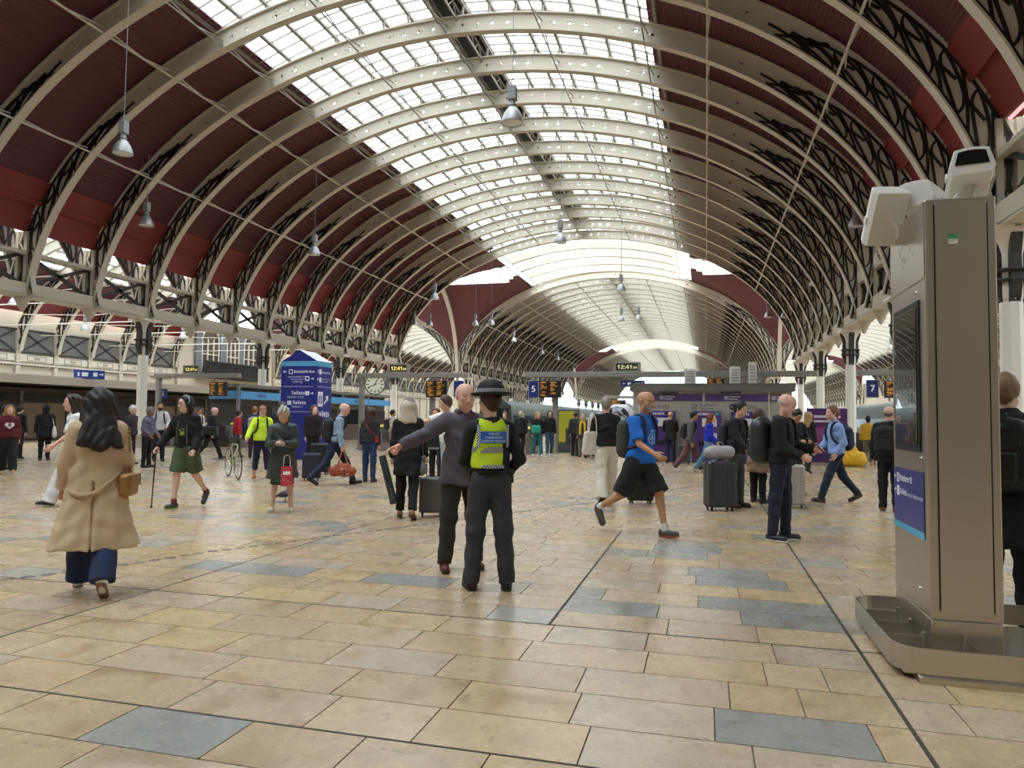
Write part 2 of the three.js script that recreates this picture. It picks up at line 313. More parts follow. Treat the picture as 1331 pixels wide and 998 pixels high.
// ---- columns
const shaftOct = (() => { const g = cyl(0.235, 0.225, 4.3, 0, 2.15, 0, 8); g.rotateY(Math.PI / 8); return g; })();
function columnParts() {
  const o = {}; o.shaft = shaftOct.toNonIndexed(); o.shaft.computeVertexNormals();
  const riv = []; for (let k = 0; k < 8; k++) for (let j = 0; j < 20; j++) { const a = k * Math.PI / 4 + 0.3, s = new THREE.SphereGeometry(0.014, 5, 3); s.translate(0.215 * Math.cos(a), 0.6 + j * 0.18, 0.215 * Math.sin(a)); riv.push(s); }
  o.rivets = mergeGeometries(riv.map(plain));
  o.capital = mergeGeometries([lathe([[0.24, 4.2], [0.25, 4.25], [0.25, 5.2], [0.3, 5.4], [0.42, 5.62], [0.5, 5.68], [0.5, 5.78], [0, 5.78]], 8), box(0.95, 0.1, 0.95, 0, 5.74, 0)].map(plain));
  o.fins = []; for (let k = 0; k < 4; k++) { const s = new THREE.Shape(); s.moveTo(0.2, 4.15); s.lineTo(0.27, 4.3); s.lineTo(0.36, 4.62); s.lineTo(0.33, 4.85); s.lineTo(0.31, 5.2); s.lineTo(0.4, 5.5); s.lineTo(0.42, 5.62); s.lineTo(0.2, 5.62); s.closePath(); const g = new THREE.ExtrudeGeometry(s, { depth: 0.2, bevelEnabled: true, bevelSize: 0.012, bevelThickness: 0.012, bevelSegments: 1 }); g.translate(0, 0, -0.1); g.rotateY(k * Math.PI / 2); o.fins.push(g); }
  o.ring = mergeGeometries([lathe([[0.25, 4.8], [0.42, 4.82], [0.42, 4.87], [0.25, 4.9]], 12), lathe([[0.24, 4.58], [0.39, 4.6], [0.39, 4.65], [0.24, 4.68]], 12)]);
  o.base = mergeGeometries([lathe([[0.42, 0], [0.42, 0.12], [0.34, 0.2], [0.34, 0.5], [0.27, 0.58], [0.235, 0.6]], 8)]);
  return o;
}
const colP = columnParts(), whiteBrick = mat('#e9e5dc', 0.55);
function column(x, D, label) {
  const t = thing('iron_column', label, 'column', [x, 0, -D]);
  part(t, 'shaft', colP.shaft, whiteBrick); stuff(part(t, 'rivets', colP.rivets, whiteBrick)); part(t, 'capital', colP.capital, M.white, 'white flared capital');
  for (const f of colP.fins) part(t, 'capital_fin', f, M.lattice, 'dark grey fin'); part(t, 'capital_ring', colP.ring, M.lattice); part(t, 'base', colP.base, M.creamDark);
}
for (const [row, x] of [['left', XL], ['right', XR]]) SECT.forEach(([ds, nb], si) => { for (let i = 1; i <= nb; i += 3) { const D = ds + i * BAY; if (D < (row === 'left' ? 20 : 15)) continue;
  const k = Math.round((D - D0) / (3 * BAY));
  column(x, D, si === 0 ? (row === 'left' ? ['nearest white iron column of the left row', 'white iron column just left of the blue toilets totem', 'white iron column hidden behind the blue toilets totem', 'white iron column below the left gantry clock, at the crossing'] : ['white iron column right of the steel kiosk', 'white iron column partly behind the steel kiosk', 'white iron column left of the platform 7 sign', 'second white iron column left of the platform 7 sign', 'third white iron column left of the platform 7 sign, at the crossing'])[Math.max(0, Math.min(4, k + (row === 'left' ? 0 : 1)))] ?? 'white iron column of the near row'
    : `white iron column beyond the ${si === 1 ? 'nearer' : 'farther'} crossing, ${row} row, number ${((i - 1) / 3 + 1)} from the crossing`); } });

// ---- floor of stone slabs
const stoneNoise = (() => { const a = noise2(3, 16), b = noise2(4, 64), c = noise2(5, 256), d = noise2(6, 40); return noiseTex(1024, (u, v) => { const k = 0.86 + 0.06 * (a(u * 16, v * 16) - 0.5) + 0.05 * (b(u * 64, v * 64) - 0.5) + 0.05 * (c(u * 256, v * 256) - 0.5); const sp = d(u * 40, v * 40) > 0.86 && c(u * 256, v * 256) > 0.62 ? 0.82 : 1, st = Math.max(0, a(u * 16 + 5, v * 16 + 3) - 0.72); return [k * sp * (1 - st * 0.3), k * sp * (1 - st * 0.42), k * sp * (1 - st * 0.6)]; }); })();
const stoneRough = (() => { const a = noise2(13, 24), b = noise2(14, 128); return noiseTex(512, (u, v) => 0.8 + 0.14 * (a(u * 24, v * 24) - 0.5) + 0.08 * (b(u * 128, v * 128) - 0.5), false); })();
const slabColors = ['#cfb592', '#ccb496', '#d2b894', '#c9af8b', '#ccb79c', '#d3b788', '#b8b0a0', '#a2a097', '#cfb28b', '#c8af8c'];
const slabMats = slabColors.map(c => mat(c, 0.34, 0, { map: stoneNoise, roughnessMap: stoneRough }));
const floor = structure('floor', 'concourse floor of buff and grey stone slabs');
part(floor, 'joint_bed', box(XWR - XWL + 1, 0.2, DEND - DBACK + 1, (XWL + XWR) / 2, -0.109, -(DBACK + DEND) / 2), mat('#6d6152', 0.9));
const slabGrey = [[0.04, 0.75, 3.53, 3.92], [-2.74, -2.09, 2.6, 3.0], [0.1, 1.0, 5.55, 6.3], [-1.08, -0.3, 5.5, 5.9], [-0.25, 0.45, 6.75, 7.1], [-2.6, -1.9, 5.95, 6.3]];
const rowJoints = { 0: [-2.6, -1.84, -1.29, -0.53, 0.2], 1: [-2.7, -1.92, -1.26, -0.64, 0.04, 0.75], 2: [-2.95, -2.2, -1.49, -0.68, 0.12], 3: [-3.3, -2.6, -1.87, -1.10, -0.35, 0.33], '-1': [-2.74, -2.09, -1.5, -0.91, -0.2, 0.4] };
function slabGeo(x0, x1, d0, d1, u0, v0) { // top plus four edges, uv in metres
  const g = 0.004, a = [x0 + g, 0, -d0 - g], b = [x1 - g, 0, -d0 - g], c = [x1 - g, 0, -d1 + g], d = [x0 + g, 0, -d1 + g], y = p => [p[0], -0.012, p[2]];
  const q = quads([[a, b, c, d], [y(a), y(b), b, a], [y(b), y(c), c, b], [y(c), y(d), d, c], [y(d), y(a), a, d]]);
  const p = q.attributes.position, uv = q.attributes.uv; for (let i = 0; i < p.count; i++) uv.setXY(i, (p.getX(i) + u0) * 0.35, (p.getZ(i) + v0) * 0.35); return q;
}
{
  const R = rng(77), near = [], rest = slabColors.map(() => []);
  for (let k = -36; k < 200; k++) {
    const dA = 3.10 + 0.404 * k, dB = dA + 0.404, D = (dA + dB) / 2; if (dB > 84) break;
    const xmin = Math.max(XWL + 0.3, Math.min(-6, -1.15 * D - 4)), xmax = Math.min(XWR - 0.3, 6 + Math.max(0, 0.45 * D));
    const fixed = [-4.45, 0.95, ...(D > 5.1 && D < 9.7 ? [-1.08] : [])], js = new Set(fixed.map(v => +v.toFixed(3)));
    (rowJoints[k] ?? []).forEach(v => js.add(v));
    const cover = rowJoints[k] ? [rowJoints[k][0], Math.max(...rowJoints[k])] : [99, 99];
    let x = xmin - R() * 0.7; while (x < xmax) { x += 0.56 + 0.26 * R(); if (!(x > cover[0] - 0.3 && x < cover[1] + 0.3) && !fixed.some(f => Math.abs(f - x) < 0.22)) js.add(+x.toFixed(3)); }
    const a = [...js].sort((p, q) => p - q);
    for (let i = 0; i + 1 < a.length; i++) {
      const x0 = a[i], x1 = a[i + 1], xm = (x0 + x1) / 2; let c = [0, 1, 2, 3, 4, 8, 9][R() * 7 | 0]; const r = R();
      if (D > 5.1 ? r < 0.085 : r < 0.03) c = 6 + (R() * 2 | 0); else if (r > 0.9) c = 5;
      if (D < 5.1 && Math.abs(xm) < 4) c = c > 5 && c < 8 ? 3 : c;
      if (slabGrey.some(s => xm > s[0] && xm < s[1] && D > s[2] && D < s[3])) c = 7;
      const s = { x0, x1, dA, dB, c, u: R() * 7, v: R() * 7, w: Math.hypot(xm + 0.9 , D) + (D < 2.2 ? 100 : 0) + (Math.abs(xm + 0.26 * D) > 0.75 * D + 0.8 ? 60 : 0) };
      near.push(s);
    }
  }
  near.sort((p, q) => p.w - q.w);
  near.forEach((s, i) => { const g = slabGeo(s.x0, s.x1, s.dA, s.dB, s.u, s.v); if (i < 300) part(floor, 'stone_slab', g, slabMats[s.c]); else rest[s.c].push(g); });
  rest.forEach((l, c) => { if (l.length) stuff(part(floor, 'stone_slabs', l, slabMats[c])); });
  part(floor, 'far_paving', box(XWR - XWL, 0.012, DEND - 84, (XWL + XWR) / 2, -0.006, -(DEND + 84) / 2), mat('#a79a86', 0.6));
}
// dark movement joints and the inlaid line of dark dashes
part(floor, 'movement_joint', [box(0.022, 0.01, 26, 0.95, -0.0035, -15), box(0.016, 0.01, 40, -4.45, -0.0035, -20), box(0.02, 0.01, 4.6, -1.08, -0.0035, -7.4), box(8, 0.01, 0.016, -2.4, -0.0035, -5.116), box(9, 0.01, 0.014, -2.4, -0.0035, -3.096)], mat('#3b352e', 0.9));
{
  const pts = [[-6.6, 4.0], [-5.96, 5.01], [-5.8, 5.28], [-5.46, 5.91], [-5.14, 6.72], [-4.78, 7.4], [-4.39, 8.15], [-3.95, 8.97], [-3.41, 10.01], [-2.83, 11.12], [-1.9, 12.92], [-1.17, 14.6], [-0.5, 16.3], [0.21, 17.8], [1.2, 20]].map(p => V(p[0], 0, -p[1]));
  const c = new THREE.CatmullRomCurve3(pts), L = c.getLength(), n = Math.floor(L / 0.155), ink = mat('#3f3a4b', 0.5);
  const g0 = new THREE.TorusGeometry(0.045, 0.014, 4, 12); g0.scale(1, 0.62, 0.12); g0.rotateX(Math.PI / 2);
  for (let i = 0; i < n; i++) { const u = i / n, p = c.getPointAt(u), t = c.getTangentAt(u); const o = part(floor, 'inlaid_link', g0, ink); o.position.set(p.x, 0.0012, p.z); o.rotation.y = Math.atan2(-t.z, t.x); }
}

// ================================================================== WALLS
const plaster = mat('#c6bba6', 0.85), friezeM = mat('#d6cdbd', 0.8), darkGlass = mat('#23262a', 0.12, 0.0), shutterM = mat('#b0a391', 0.7), greyM = mat('#8d8c8a', 0.6);
{
  const S = structure('wall_left', 'left side wall with iron lattice panels, frieze and plaster');
  const x = XWL;
  part(S, 'wall_face', [box(0.4, 9, DEND - DBACK + 1, x - 0.3, 4.5, -(DBACK + DEND) / 2)], plaster);
  const bracing = [], fr = mat('#a89d8b', 0.8);
  for (const [ds, nb] of SECT) for (let i = 0; i < nb; i++) {
    const d = ds + i * BAY, zc = -(d + BAY / 2); if (d < 24 || d > 190) continue;
    part(S, 'lattice_panel', [box(0.06, 1.5, BAY - 0.5, x + 0.0, 6.52, zc)], new THREE.MeshStandardMaterial({ color: '#6f6d69', roughness: 0.8 }));
    part(S, 'lattice_frame', [box(0.1, 0.12, BAY - 0.3, x + 0.06, 7.3, zc), box(0.1, 0.12, BAY - 0.3, x + 0.06, 5.76, zc), bar([x + 0.08, 5.8, zc - 1.25], [x + 0.08, 7.25, zc + 1.25], 0.08, 0.1), bar([x + 0.08, 7.25, zc - 1.25], [x + 0.08, 5.8, zc + 1.25], 0.08, 0.1)], M.lattice);
    part(S, 'frieze_panel', [box(0.06, 0.5, BAY - 0.4, x + 0.0, 5.35, zc)], friezeM);
    part(S, 'frieze_frame', [box(0.04, 0.34, 0.05, x + 0.04, 5.35, zc - 0.75), box(0.04, 0.34, 0.05, x + 0.04, 5.35, zc + 0.75), box(0.04, 0.05, 1.5, x + 0.04, 5.52, zc), box(0.04, 0.05, 1.5, x + 0.04, 5.18, zc), box(0.05, 0.16, 0.4, x + 0.05, 5.35, zc)], fr);
    part(S, 'pilaster', [box(0.22, 2.6, 0.34, x + 0.05, 6.3, -d), box(0.3, 4.6, 0.3, x + 0.0, 2.5, -d)], plaster);
    const den = []; for (let k = 0; k < 12; k++) den.push(box(0.12, 0.1, 0.1, x + 0.05, 4.78, -(d + 0.2 + k * 0.245))); stuff(part(S, 'dentils', den, fr));
    part(S, 'cornice', box(0.3, 0.1, BAY, x + 0.05, 4.9, zc), friezeM);
  }
  // blind arches low on the wall near the crossing
  for (const D of [49.6, 52.9, 56.0, 59.2, 62.4, 65.6]) {
    const s = new THREE.Shape(); s.moveTo(-1.3, 0); s.lineTo(1.3, 0); s.lineTo(1.3, 3.35); s.lineTo(-1.3, 3.35); s.closePath();
    const h = new THREE.Path(); h.moveTo(-0.85, 0.2); h.lineTo(-0.85, 2.0); h.absarc(0, 2.0, 0.85, Math.PI, 0, true); h.lineTo(0.85, 0.2); h.closePath(); s.holes.push(h);
    const g = new THREE.ExtrudeGeometry(s, { depth: 0.12, bevelEnabled: false }); g.rotateY(Math.PI / 2); g.translate(x - 0.05, 0, -D); part(S, 'blind_arch', g, mat('#4d4843', 0.8));
    const r = new THREE.TorusGeometry(0.92, 0.09, 5, 16, Math.PI); r.rotateY(Math.PI / 2); r.translate(x + 0.08, 2.0, -D); part(S, 'arch_moulding', [r, box(0.1, 2, 0.16, x + 0.08, 1.0, -D - 0.92), box(0.1, 2, 0.16, x + 0.08, 1.0, -D + 0.92)], friezeM);
  }
}
{ // first floor bay windows and balcony at the crossing
  const S = structure('window_1', 'tall arched office windows over a dark balcony at the crossing');
  const x = XWL + 0.1; part(S, 'surround', [box(0.3, 6, 14.6, x - 0.1, 7.2, -62.4)], plaster);
  for (const [D, w] of [[59.2, 2.4], [62.6, 1.9], [65.6, 2.4]]) {
    const s = new THREE.Shape(); s.moveTo(-w / 2, 0); s.lineTo(w / 2, 0); s.lineTo(w / 2, 3.0); s.absarc(0, 3.0, w / 2, 0, Math.PI, false); s.closePath();
    const g = new THREE.ExtrudeGeometry(s, { depth: 0.08, bevelEnabled: false }); g.rotateY(Math.PI / 2); g.translate(x + 0.1, 5.6, -D); part(S, 'pane', g, mat('#5b5148', 0.2));
    const mu = []; for (const k of [-1, -0.35, 0.35, 1]) mu.push(box(0.14, 3.2, 0.12, x + 0.25, 7.2, -D + k * w / 2)); const t = new THREE.TorusGeometry(w / 2, 0.09, 5, 16, Math.PI); t.rotateY(Math.PI / 2); t.translate(x + 0.25, 8.6, -D); mu.push(t, box(0.12, 0.1, w, x + 0.25, 7.3, -D));
    part(S, 'mullions', mu, M.white);
  }
  for (const D of [57.6, 61.1, 64.1, 67.0]) part(S, 'grey_panel', box(0.2, 4.0, 0.9, x + 0.2, 7.4, -D), mat('#777b82', 0.7));
  const bal = [box(1.2, 0.15, 10.2, x + 0.6, 5.1, -62.4), box(0.08, 0.1, 10.2, x + 1.2, 6.55, -62.4), box(0.08, 0.1, 10.2, x + 1.2, 5.25, -62.4)]; part(S, 'balcony', bal, M.dark);
  const bl = []; for (let k = 0; k < 46; k++) bl.push(box(0.05, 1.3, 0.07, x + 1.2, 5.9, -57.5 - k * 0.22)); part(S, 'balcony_back', box(0.04, 1.2, 10, x + 1.12, 5.9, -62.4), mat('#55555a', 0.7)); stuff(part(S, 'balusters', bl, M.dark));
}
{ // low shops and canopy in the left span
  const S = structure('wall_shops', 'row of shuttered shop fronts under a flat canopy in the left span');
  const d0 = 22, d1 = 50;
  part(S, 'shop_block', box(9.6, 2.9, d1 - d0, -41.4, 1.45, -(d0 + d1) / 2), mat('#5d554b', 0.85));
  part(S, 'canopy', [box(13, 0.18, d1 - d0 + 1, -39.8, 3.1, -(d0 + d1) / 2)], mat('#4a443d', 0.85));
  part(S, 'canopy_fascia', [box(0.16, 0.42, d1 - d0 + 1, -33.3, 3.2, -(d0 + d1) / 2), box(13, 0.06, d1 - d0 + 1, -39.8, 3.42, -(d0 + d1) / 2)], mat('#b9b2a5', 0.6));
  const n = 9; for (let i = 0; i < n; i++) { const d = d0 + 0.3 + i * (d1 - d0 - 0.6) / n, w = (d1 - d0 - 0.6) / n; part(S, 'roller_shutter', [box(0.08, 2.0, w - 0.3, -36.55, 1.05, -(d + w / 2)), ...[...Array(9)].map((_, k) => box(0.03, 0.03, w - 0.3, -36.5, 0.2 + k * 0.22, -(d + w / 2)))], i % 3 === 2 ? mat('#4b5157', 0.3) : shutterM); part(S, 'shop_post', box(0.14, 2.7, 0.14, -36.5, 1.35, -d), greyM); part(S, 'shop_band', box(0.1, 0.34, w - 0.16, -36.52, 2.36, -(d + w / 2)), mat('#211e1d', 0.4)); }
}
{
  const S = structure('wall_right', 'far wall of the right side span'); part(S, 'wall_face', box(0.4, 8.6, DEND - DBACK + 1, XWR + 0.3, 4.3, -(DBACK + DEND) / 2), plaster);
  for (const [ds, nb] of SECT) for (let i = 0; i < nb; i += 1) { const d = ds + i * BAY; if (d < 20) continue; part(S, 'wall_arcade_panel', [box(0.1, 2.6, 0.3, XWR, 6.2, -d), box(0.06, 1.2, BAY - 0.5, XWR + 0.05, 6.5, -(d + BAY / 2))], M.lattice); part(S, 'wall_window', box(0.06, 1.9, BAY - 0.9, XWR + 0.08, 2.6, -(d + BAY / 2)), darkGlass); part(S, 'wall_pier', box(0.14, 4.6, 0.4, XWR + 0.05, 2.4, -d), friezeM); }
}
function screen(name, label, D, thick) { // glazed end screen: solid low wall, mullions and panes up to the vaults
  const S = structure(name, label), bars = [];
  for (const [A, xa, xb] of [[LEFT, XWL, XL], [NAVE, XL, XR], [RIGHT, XR, XWR]]) {
    const h = x => { const u = Math.min(0.999, Math.abs(x - A.xc) / (A.a + 0.7)); return A.yc + (A.b + 0.75) * Math.sqrt(1 - u * u); };
    const n = Math.round((xb - xa) / 1.2), q = [];
    for (let i = 0; i < n; i++) { const x0 = xa + (xb - xa) * i / n, x1 = xa + (xb - xa) * (i + 1) / n; q.push([[x0, 0, -D], [x1, 0, -D], [x1, h(x1), -D], [x0, h(x0), -D]]); bars.push(box(i % 4 === 0 ? 0.16 : 0.07, h(x0), 0.12, x0, h(x0) / 2, -D)); }
    for (let y = 1.2; y < A.yc + A.b; y += 1.25) { const u = y < A.yc ? 1 : Math.sqrt(Math.max(0, 1 - ((y - A.yc) / (A.b + 0.7)) ** 2)), w = Math.min(xb - xa, 2 * (A.a + 0.7) * u); bars.push(box(w, 0.08, 0.1, A.xc, y, -D)); }
    stuff(part(S, 'glazing', quads(q), M.endGlass));
  }
  stuff(part(S, 'glazing_bars', bars, M.steelPaint));
  return S;
}
screen('wall_end', 'glazed screen closing the far end of the shed', DEND + 0.2);
{ const S = structure('wall_back', 'stone office front at the head of the station behind the viewer'); part(S, 'wall_face', box(XWR - XWL + 1, 17, 0.4, (XWL + XWR) / 2, 8.5, -DBACK + 0.3), mat('#b7ab98', 0.85)); for (let k = 0; k < 14; k++) part(S, 'window_recess', box(2.2, 3.4, 0.1, XWL + 4 + k * 5, 6.6, -DBACK + 0.08), darkGlass); part(S, 'shop_band', box(XWR - XWL, 3.4, 0.2, (XWL + XWR) / 2, 1.7, -DBACK + 0.05), mat('#7a6f61', 0.6)); }
part(structure('ground_outside', 'ground outside the shed'), 'ground', box(300, 0.2, 500, 0, -0.35, -90), mat('#8a857c', 0.9));

// ---- white tie rods across the left side span
for (let k = 0; k < 6; k++) { const D = D0 + BAY * (k * 2 - 1.5), y = 6.9 + 0.12 * (k % 2), t = single('tie_rod', ['nearest', 'second', 'third', 'fourth', 'fifth', 'farthest'][k] + ' white tie rod stretched across the left side span', 'tie rod', [rod([XWL + 0.3, y, -D], [XL - 0.4, y, -D], 0.032, 0.032, 6), rod([LEFT.xc, y, -D], [LEFT.xc, y + 0.5, -D], 0.03, 0.03, 6), rod([XWL + 0.3, y + 0.85, -D], [LEFT.xc, y + 0.45, -D], 0.018, 0.018, 5), rod([LEFT.xc, y + 0.45, -D], [XL - 0.4, y + 0.85, -D], 0.018, 0.018, 5)], M.white, null, 0, 'white tie rods of the left span'); }
// ================================================================== FURNITURE AND SIGNS
const steel = new THREE.MeshPhysicalMaterial({ color: '#cbc3b7', roughness: 0.34, metalness: 1, anisotropy: 0.6 });
const steelBrush = (() => { const a = noise2(31, 256); const t = noiseTex(256, (u, v) => 0.75 + 0.25 * (a(u * 256, v * 6) - 0.5) + 0.1 * (a(u * 60, v * 3) - 0.5), false); return new THREE.MeshPhysicalMaterial({ color: '#c9c1b5', roughness: 0.36, metalness: 1, anisotropy: 0.5 }); })();
const signBlue = '#1c2f7c', black = mat('#121214', 0.5), chrome = mat('#c8c8c8', 0.22, 1), whitePlastic = mat('#dcd8cf', 0.5), gantryM = mat('#8e8a84', 0.55);
// ---- steel help kiosk on the right
{
  const t = thing('information_kiosk', 'tall brushed stainless steel kiosk with cameras on top and a steel guard at its foot', 'kiosk', [0, 0, 0]);
  const x0 = 1.29, x1 = 1.675, d0 = 4.85, d1 = 5.68, h = 2.83, xm = (x0 + x1) / 2, w = x1 - x0, zc = -(d0 + d1) / 2, L = d1 - d0;
  const body = part(t, 'body', [rbox(w, h - 0.3, L, 0.012, xm, 0.3 + (h - 0.3) / 2, zc)], steelBrush);
  part(t, 'plinth', rbox(w - 0.006, 0.3, L - 0.006, 0.008, xm, 0.15, zc), steelBrush);
  part(body, 'front_panel', rbox(0.275, h - 0.36, 0.01, 0.004, xm - 0.0, 0.34 + (h - 0.36) / 2, -d0 + 0.003), steelBrush);
  part(body, 'panel_groove', [box(0.006, h - 0.4, 0.006, xm - 0.142, 0.36 + (h - 0.4) / 2, -d0 + 0.002), box(0.006, h - 0.4, 0.006, xm + 0.142, 0.36 + (h - 0.4) / 2, -d0 + 0.002)], black);
  part(body, 'upper_side_panel', rbox(0.008, 0.47, L - 0.02, 0.003, x0 - 0.002, 2.585, zc), steelBrush);
  part(body, 'screen_frame', rbox(0.014, 0.95, 0.6, 0.004, x0 - 0.004, 1.76, -5.28), black);
  part(body, 'screen', box(0.006, 0.86, 0.52, x0 - 0.013, 1.765, -5.28), new THREE.MeshPhysicalMaterial({ color: '#2b2b2d', roughness: 0.12, clearcoat: 1 }), 'dark switched-off display');
  const sg = part(body, 'sign_panel', (() => { const g = face(0.72, 0.41); g.rotateY(-Math.PI / 2); g.translate(x0 - 0.005, 0.955, -5.295); return g; })(), printed(0, 0, 720, 410, (c, W, H) => {
    c.fillStyle = '#2c2f78'; c.fillRect(0, 0, W, H); c.fillStyle = '#3aa3c4'; c.fillRect(0, H - 44, W, 44); c.fillStyle = '#f2f2f6';
    c.font = 'bold 54px sans-serif'; arrow(c, 40, 63, 52, 180); c.fillRect(84, 36, 56, 62); c.fillText('Platform 12', 156, 86); arrow(c, 40, 153, 52, 180); c.fillRect(84, 124, 56, 66); c.fillText('Toilets', 156, 176); c.font = '30px sans-serif'; c.fillText('24 hour · Step Free Access', 346, 176);
    c.fillStyle = '#2c2f78'; c.fillRect(100, 46, 24, 42); c.fillRect(110, 132, 4, 50); }, 0.35), 'blue wayfinding panel for platform 12 and toilets');
  const lock = []; for (const [y, d] of [[2.29, 5.05], [1.245, 5.0], [0.44, 5.05]]) { const g = cyl(0.012, 0.012, 0.012, 0, 0, 0, 10); g.rotateZ(Math.PI / 2); g.translate(x0 - 0.006, y, -d); lock.push(g); } lock.forEach(g => part(body, 'lock', g, chrome));
  stuff(part(body, 'embossed_lettering', (() => { const R = rng(5), g = []; for (let k = 0; k < 20; k++) g.push(box(0.002, 0.004 + 0.03 * R(), 0.008 + 0.02 * R(), x0 - 0.007, 2.5 + 0.2 * R(), -5.02 - 0.45 * R())); return g; })(), steel));
  part(body, 'sticker', (() => { const g = face(0.05, 0.055); g.translate(1.44, 2.575, -d0 + 0.0095); return g; })(), printed(0, 0, 50, 55, (c) => { c.fillStyle = '#e8efe9'; c.fillRect(0, 0, 50, 55); c.fillStyle = '#3c9d6c'; c.fillRect(0, 0, 50, 26); c.fillStyle = '#7c857f'; c.fillRect(4, 32, 40, 3); c.fillRect(4, 40, 30, 3); }));
  // guard ring: bent steel band on brackets, with sloping toe plate
  const gx0 = 1.05, gx1 = 2.35, gd0 = 4.63, gd1 = 5.95, r = 0.16, pts = []; const arc = (cx, cd, a0) => { for (let k = 0; k <= 8; k++) { const a = a0 + k / 8 * Math.PI / 2; pts.push([cx + r * Math.cos(a), cd + r * Math.sin(a)]); } };
  arc(gx1 - r, gd0 + r, -Math.PI / 2); arc(gx1 - r, gd1 - r, 0); arc(gx0 + r, gd1 - r, Math.PI / 2); arc(gx0 + r, gd0 + r, Math.PI); pts.push(pts[0]);
  const band = (yA, yB, o) => { const q = [], c = [(gx0 + gx1) / 2, (gd0 + gd1) / 2]; const P = (p, s, y) => { const k = s; return [p[0] + Math.sign(p[0] - c[0]) * k, y, -(p[1] + Math.sign(p[1] - c[1]) * k)]; };
    for (let i = 0; i + 1 < pts.length; i++) { const a = pts[i], b = pts[i + 1]; q.push([P(a, o, yA), P(b, o, yA), P(b, o, yB), P(a, o, yB)], [P(b, o - 0.008, yA), P(a, o - 0.008, yA), P(a, o - 0.008, yB), P(b, o - 0.008, yB)], [P(a, o, yB), P(b, o, yB), P(b, o - 0.008, yB), P(a, o - 0.008, yB)], [P(a, o - 0.008, yA), P(b, o - 0.008, yA), P(b, o, yA), P(a, o, yA)]); } return quads(q); };
  const ring = part(t, 'guard_ring', band(0.045, 0.185, 0), steel);
  part(ring, 'floor_plate', box(gx1 - gx0 - 0.1, 0.012, gd1 - gd0 - 0.1, (gx0 + gx1) / 2, 0.035, -(gd0 + gd1) / 2), steel);
  for (const d of [4.95, 5.25, 5.55]) { part(ring, 'bracket', [box(x0 - gx0 - 0.02, 0.13, 0.008, (x0 + gx0) / 2, 0.11, -d), cyl(0.012, 0.012, 0.14, x0 - 0.015, 0.13, -d, 8)], steel); }
  part(ring, 'bracket', [box(0.008, 0.13, 0.2, 1.5, 0.11, -4.74), cyl(0.01, 0.01, 0.14, 1.46, 0.16, -4.84, 8)], steel);
  part(t, 'toe_plate', quads([[[1.16, 0.0, -4.6], [2.4, 0.0, -4.6], [2.4, 0.03, -4.6], [1.16, 0.03, -4.6]], [[1.16, 0.03, -4.6], [2.4, 0.03, -4.6], [2.4, 0.075, -4.74], [1.16, 0.075, -4.74]], [[1.16, 0, -4.6], [1.16, 0.03, -4.6], [1.16, 0.075, -4.74], [1.16, 0, -4.74]]]), steel);
  // cameras on top
  const camHousing = (x, y, d, turn, tilt, lbl, arm) => { const c = thing('security_camera', lbl, 'camera', [x, y, -d], turn); const g = new THREE.Group(); g.name = 'housing'; g.rotation.x = tilt; c.add(g);
    const s = new THREE.Shape(); s.moveTo(-0.1, -0.075); s.lineTo(0.1, -0.075); s.lineTo(0.115, -0.03); s.lineTo(0.085, 0.075); s.quadraticCurveTo(0, 0.098, -0.085, 0.075); s.lineTo(-0.115, -0.03); s.closePath(); const e = new THREE.ExtrudeGeometry(s, { depth: 0.36, bevelEnabled: true, bevelSize: 0.008, bevelThickness: 0.008, bevelSegments: 2 }); e.translate(0, 0.1, -0.18);
    part(g, 'shell', e, whitePlastic); const wn = new THREE.Shape(); wn.moveTo(-0.09, -0.02); wn.lineTo(0.09, -0.02); wn.lineTo(0.072, 0.06); wn.quadraticCurveTo(0, 0.08, -0.072, 0.06); wn.closePath(); const we = new THREE.ExtrudeGeometry(wn, { depth: 0.006, bevelEnabled: false }); we.translate(0, 0.1, 0.19); part(g, 'window', we, mat('#0d0e10', 0.08));
    for (const q of [-1, 1]) part(g, 'latch', rbox(0.02, 0.04, 0.06, 0.005, q * 0.122, 0.08, 0.02), whitePlastic);
    if (arm) part(c, 'bracket', [bar([0, 0.06, 0], [-0.1, -0.06, 0.03], 0.03, 0.05), rbox(0.012, 0.1, 0.08, 0.004, -0.075, -0.06, 0.03)], whitePlastic); else part(c, 'bracket', [cyl(0.02, 0.02, 0.13, 0, -0.03, 0, 10), rbox(0.12, 0.02, 0.12, 0.005, 0, -0.09, 0), bar([-0.1, -0.09, 0.05], [-0.02, 0.01, 0], 0.018, 0.03), bar([0.08, -0.09, 0.05], [0.02, 0.01, 0], 0.018, 0.03)], whitePlastic); };
  camHousing(1.6, 2.935, 5.05, -0.22, -0.12, 'white security camera with its dark window facing the viewer, on the kiosk top');
  camHousing(1.22, 2.85, 5.4, -2.95, 1.0, 'white security camera tilted down at the left of the kiosk top', true);
  camHousing(1.47, 2.925, 5.56, 2.6, 0.0, 'white security camera low behind the kiosk top edge');
}
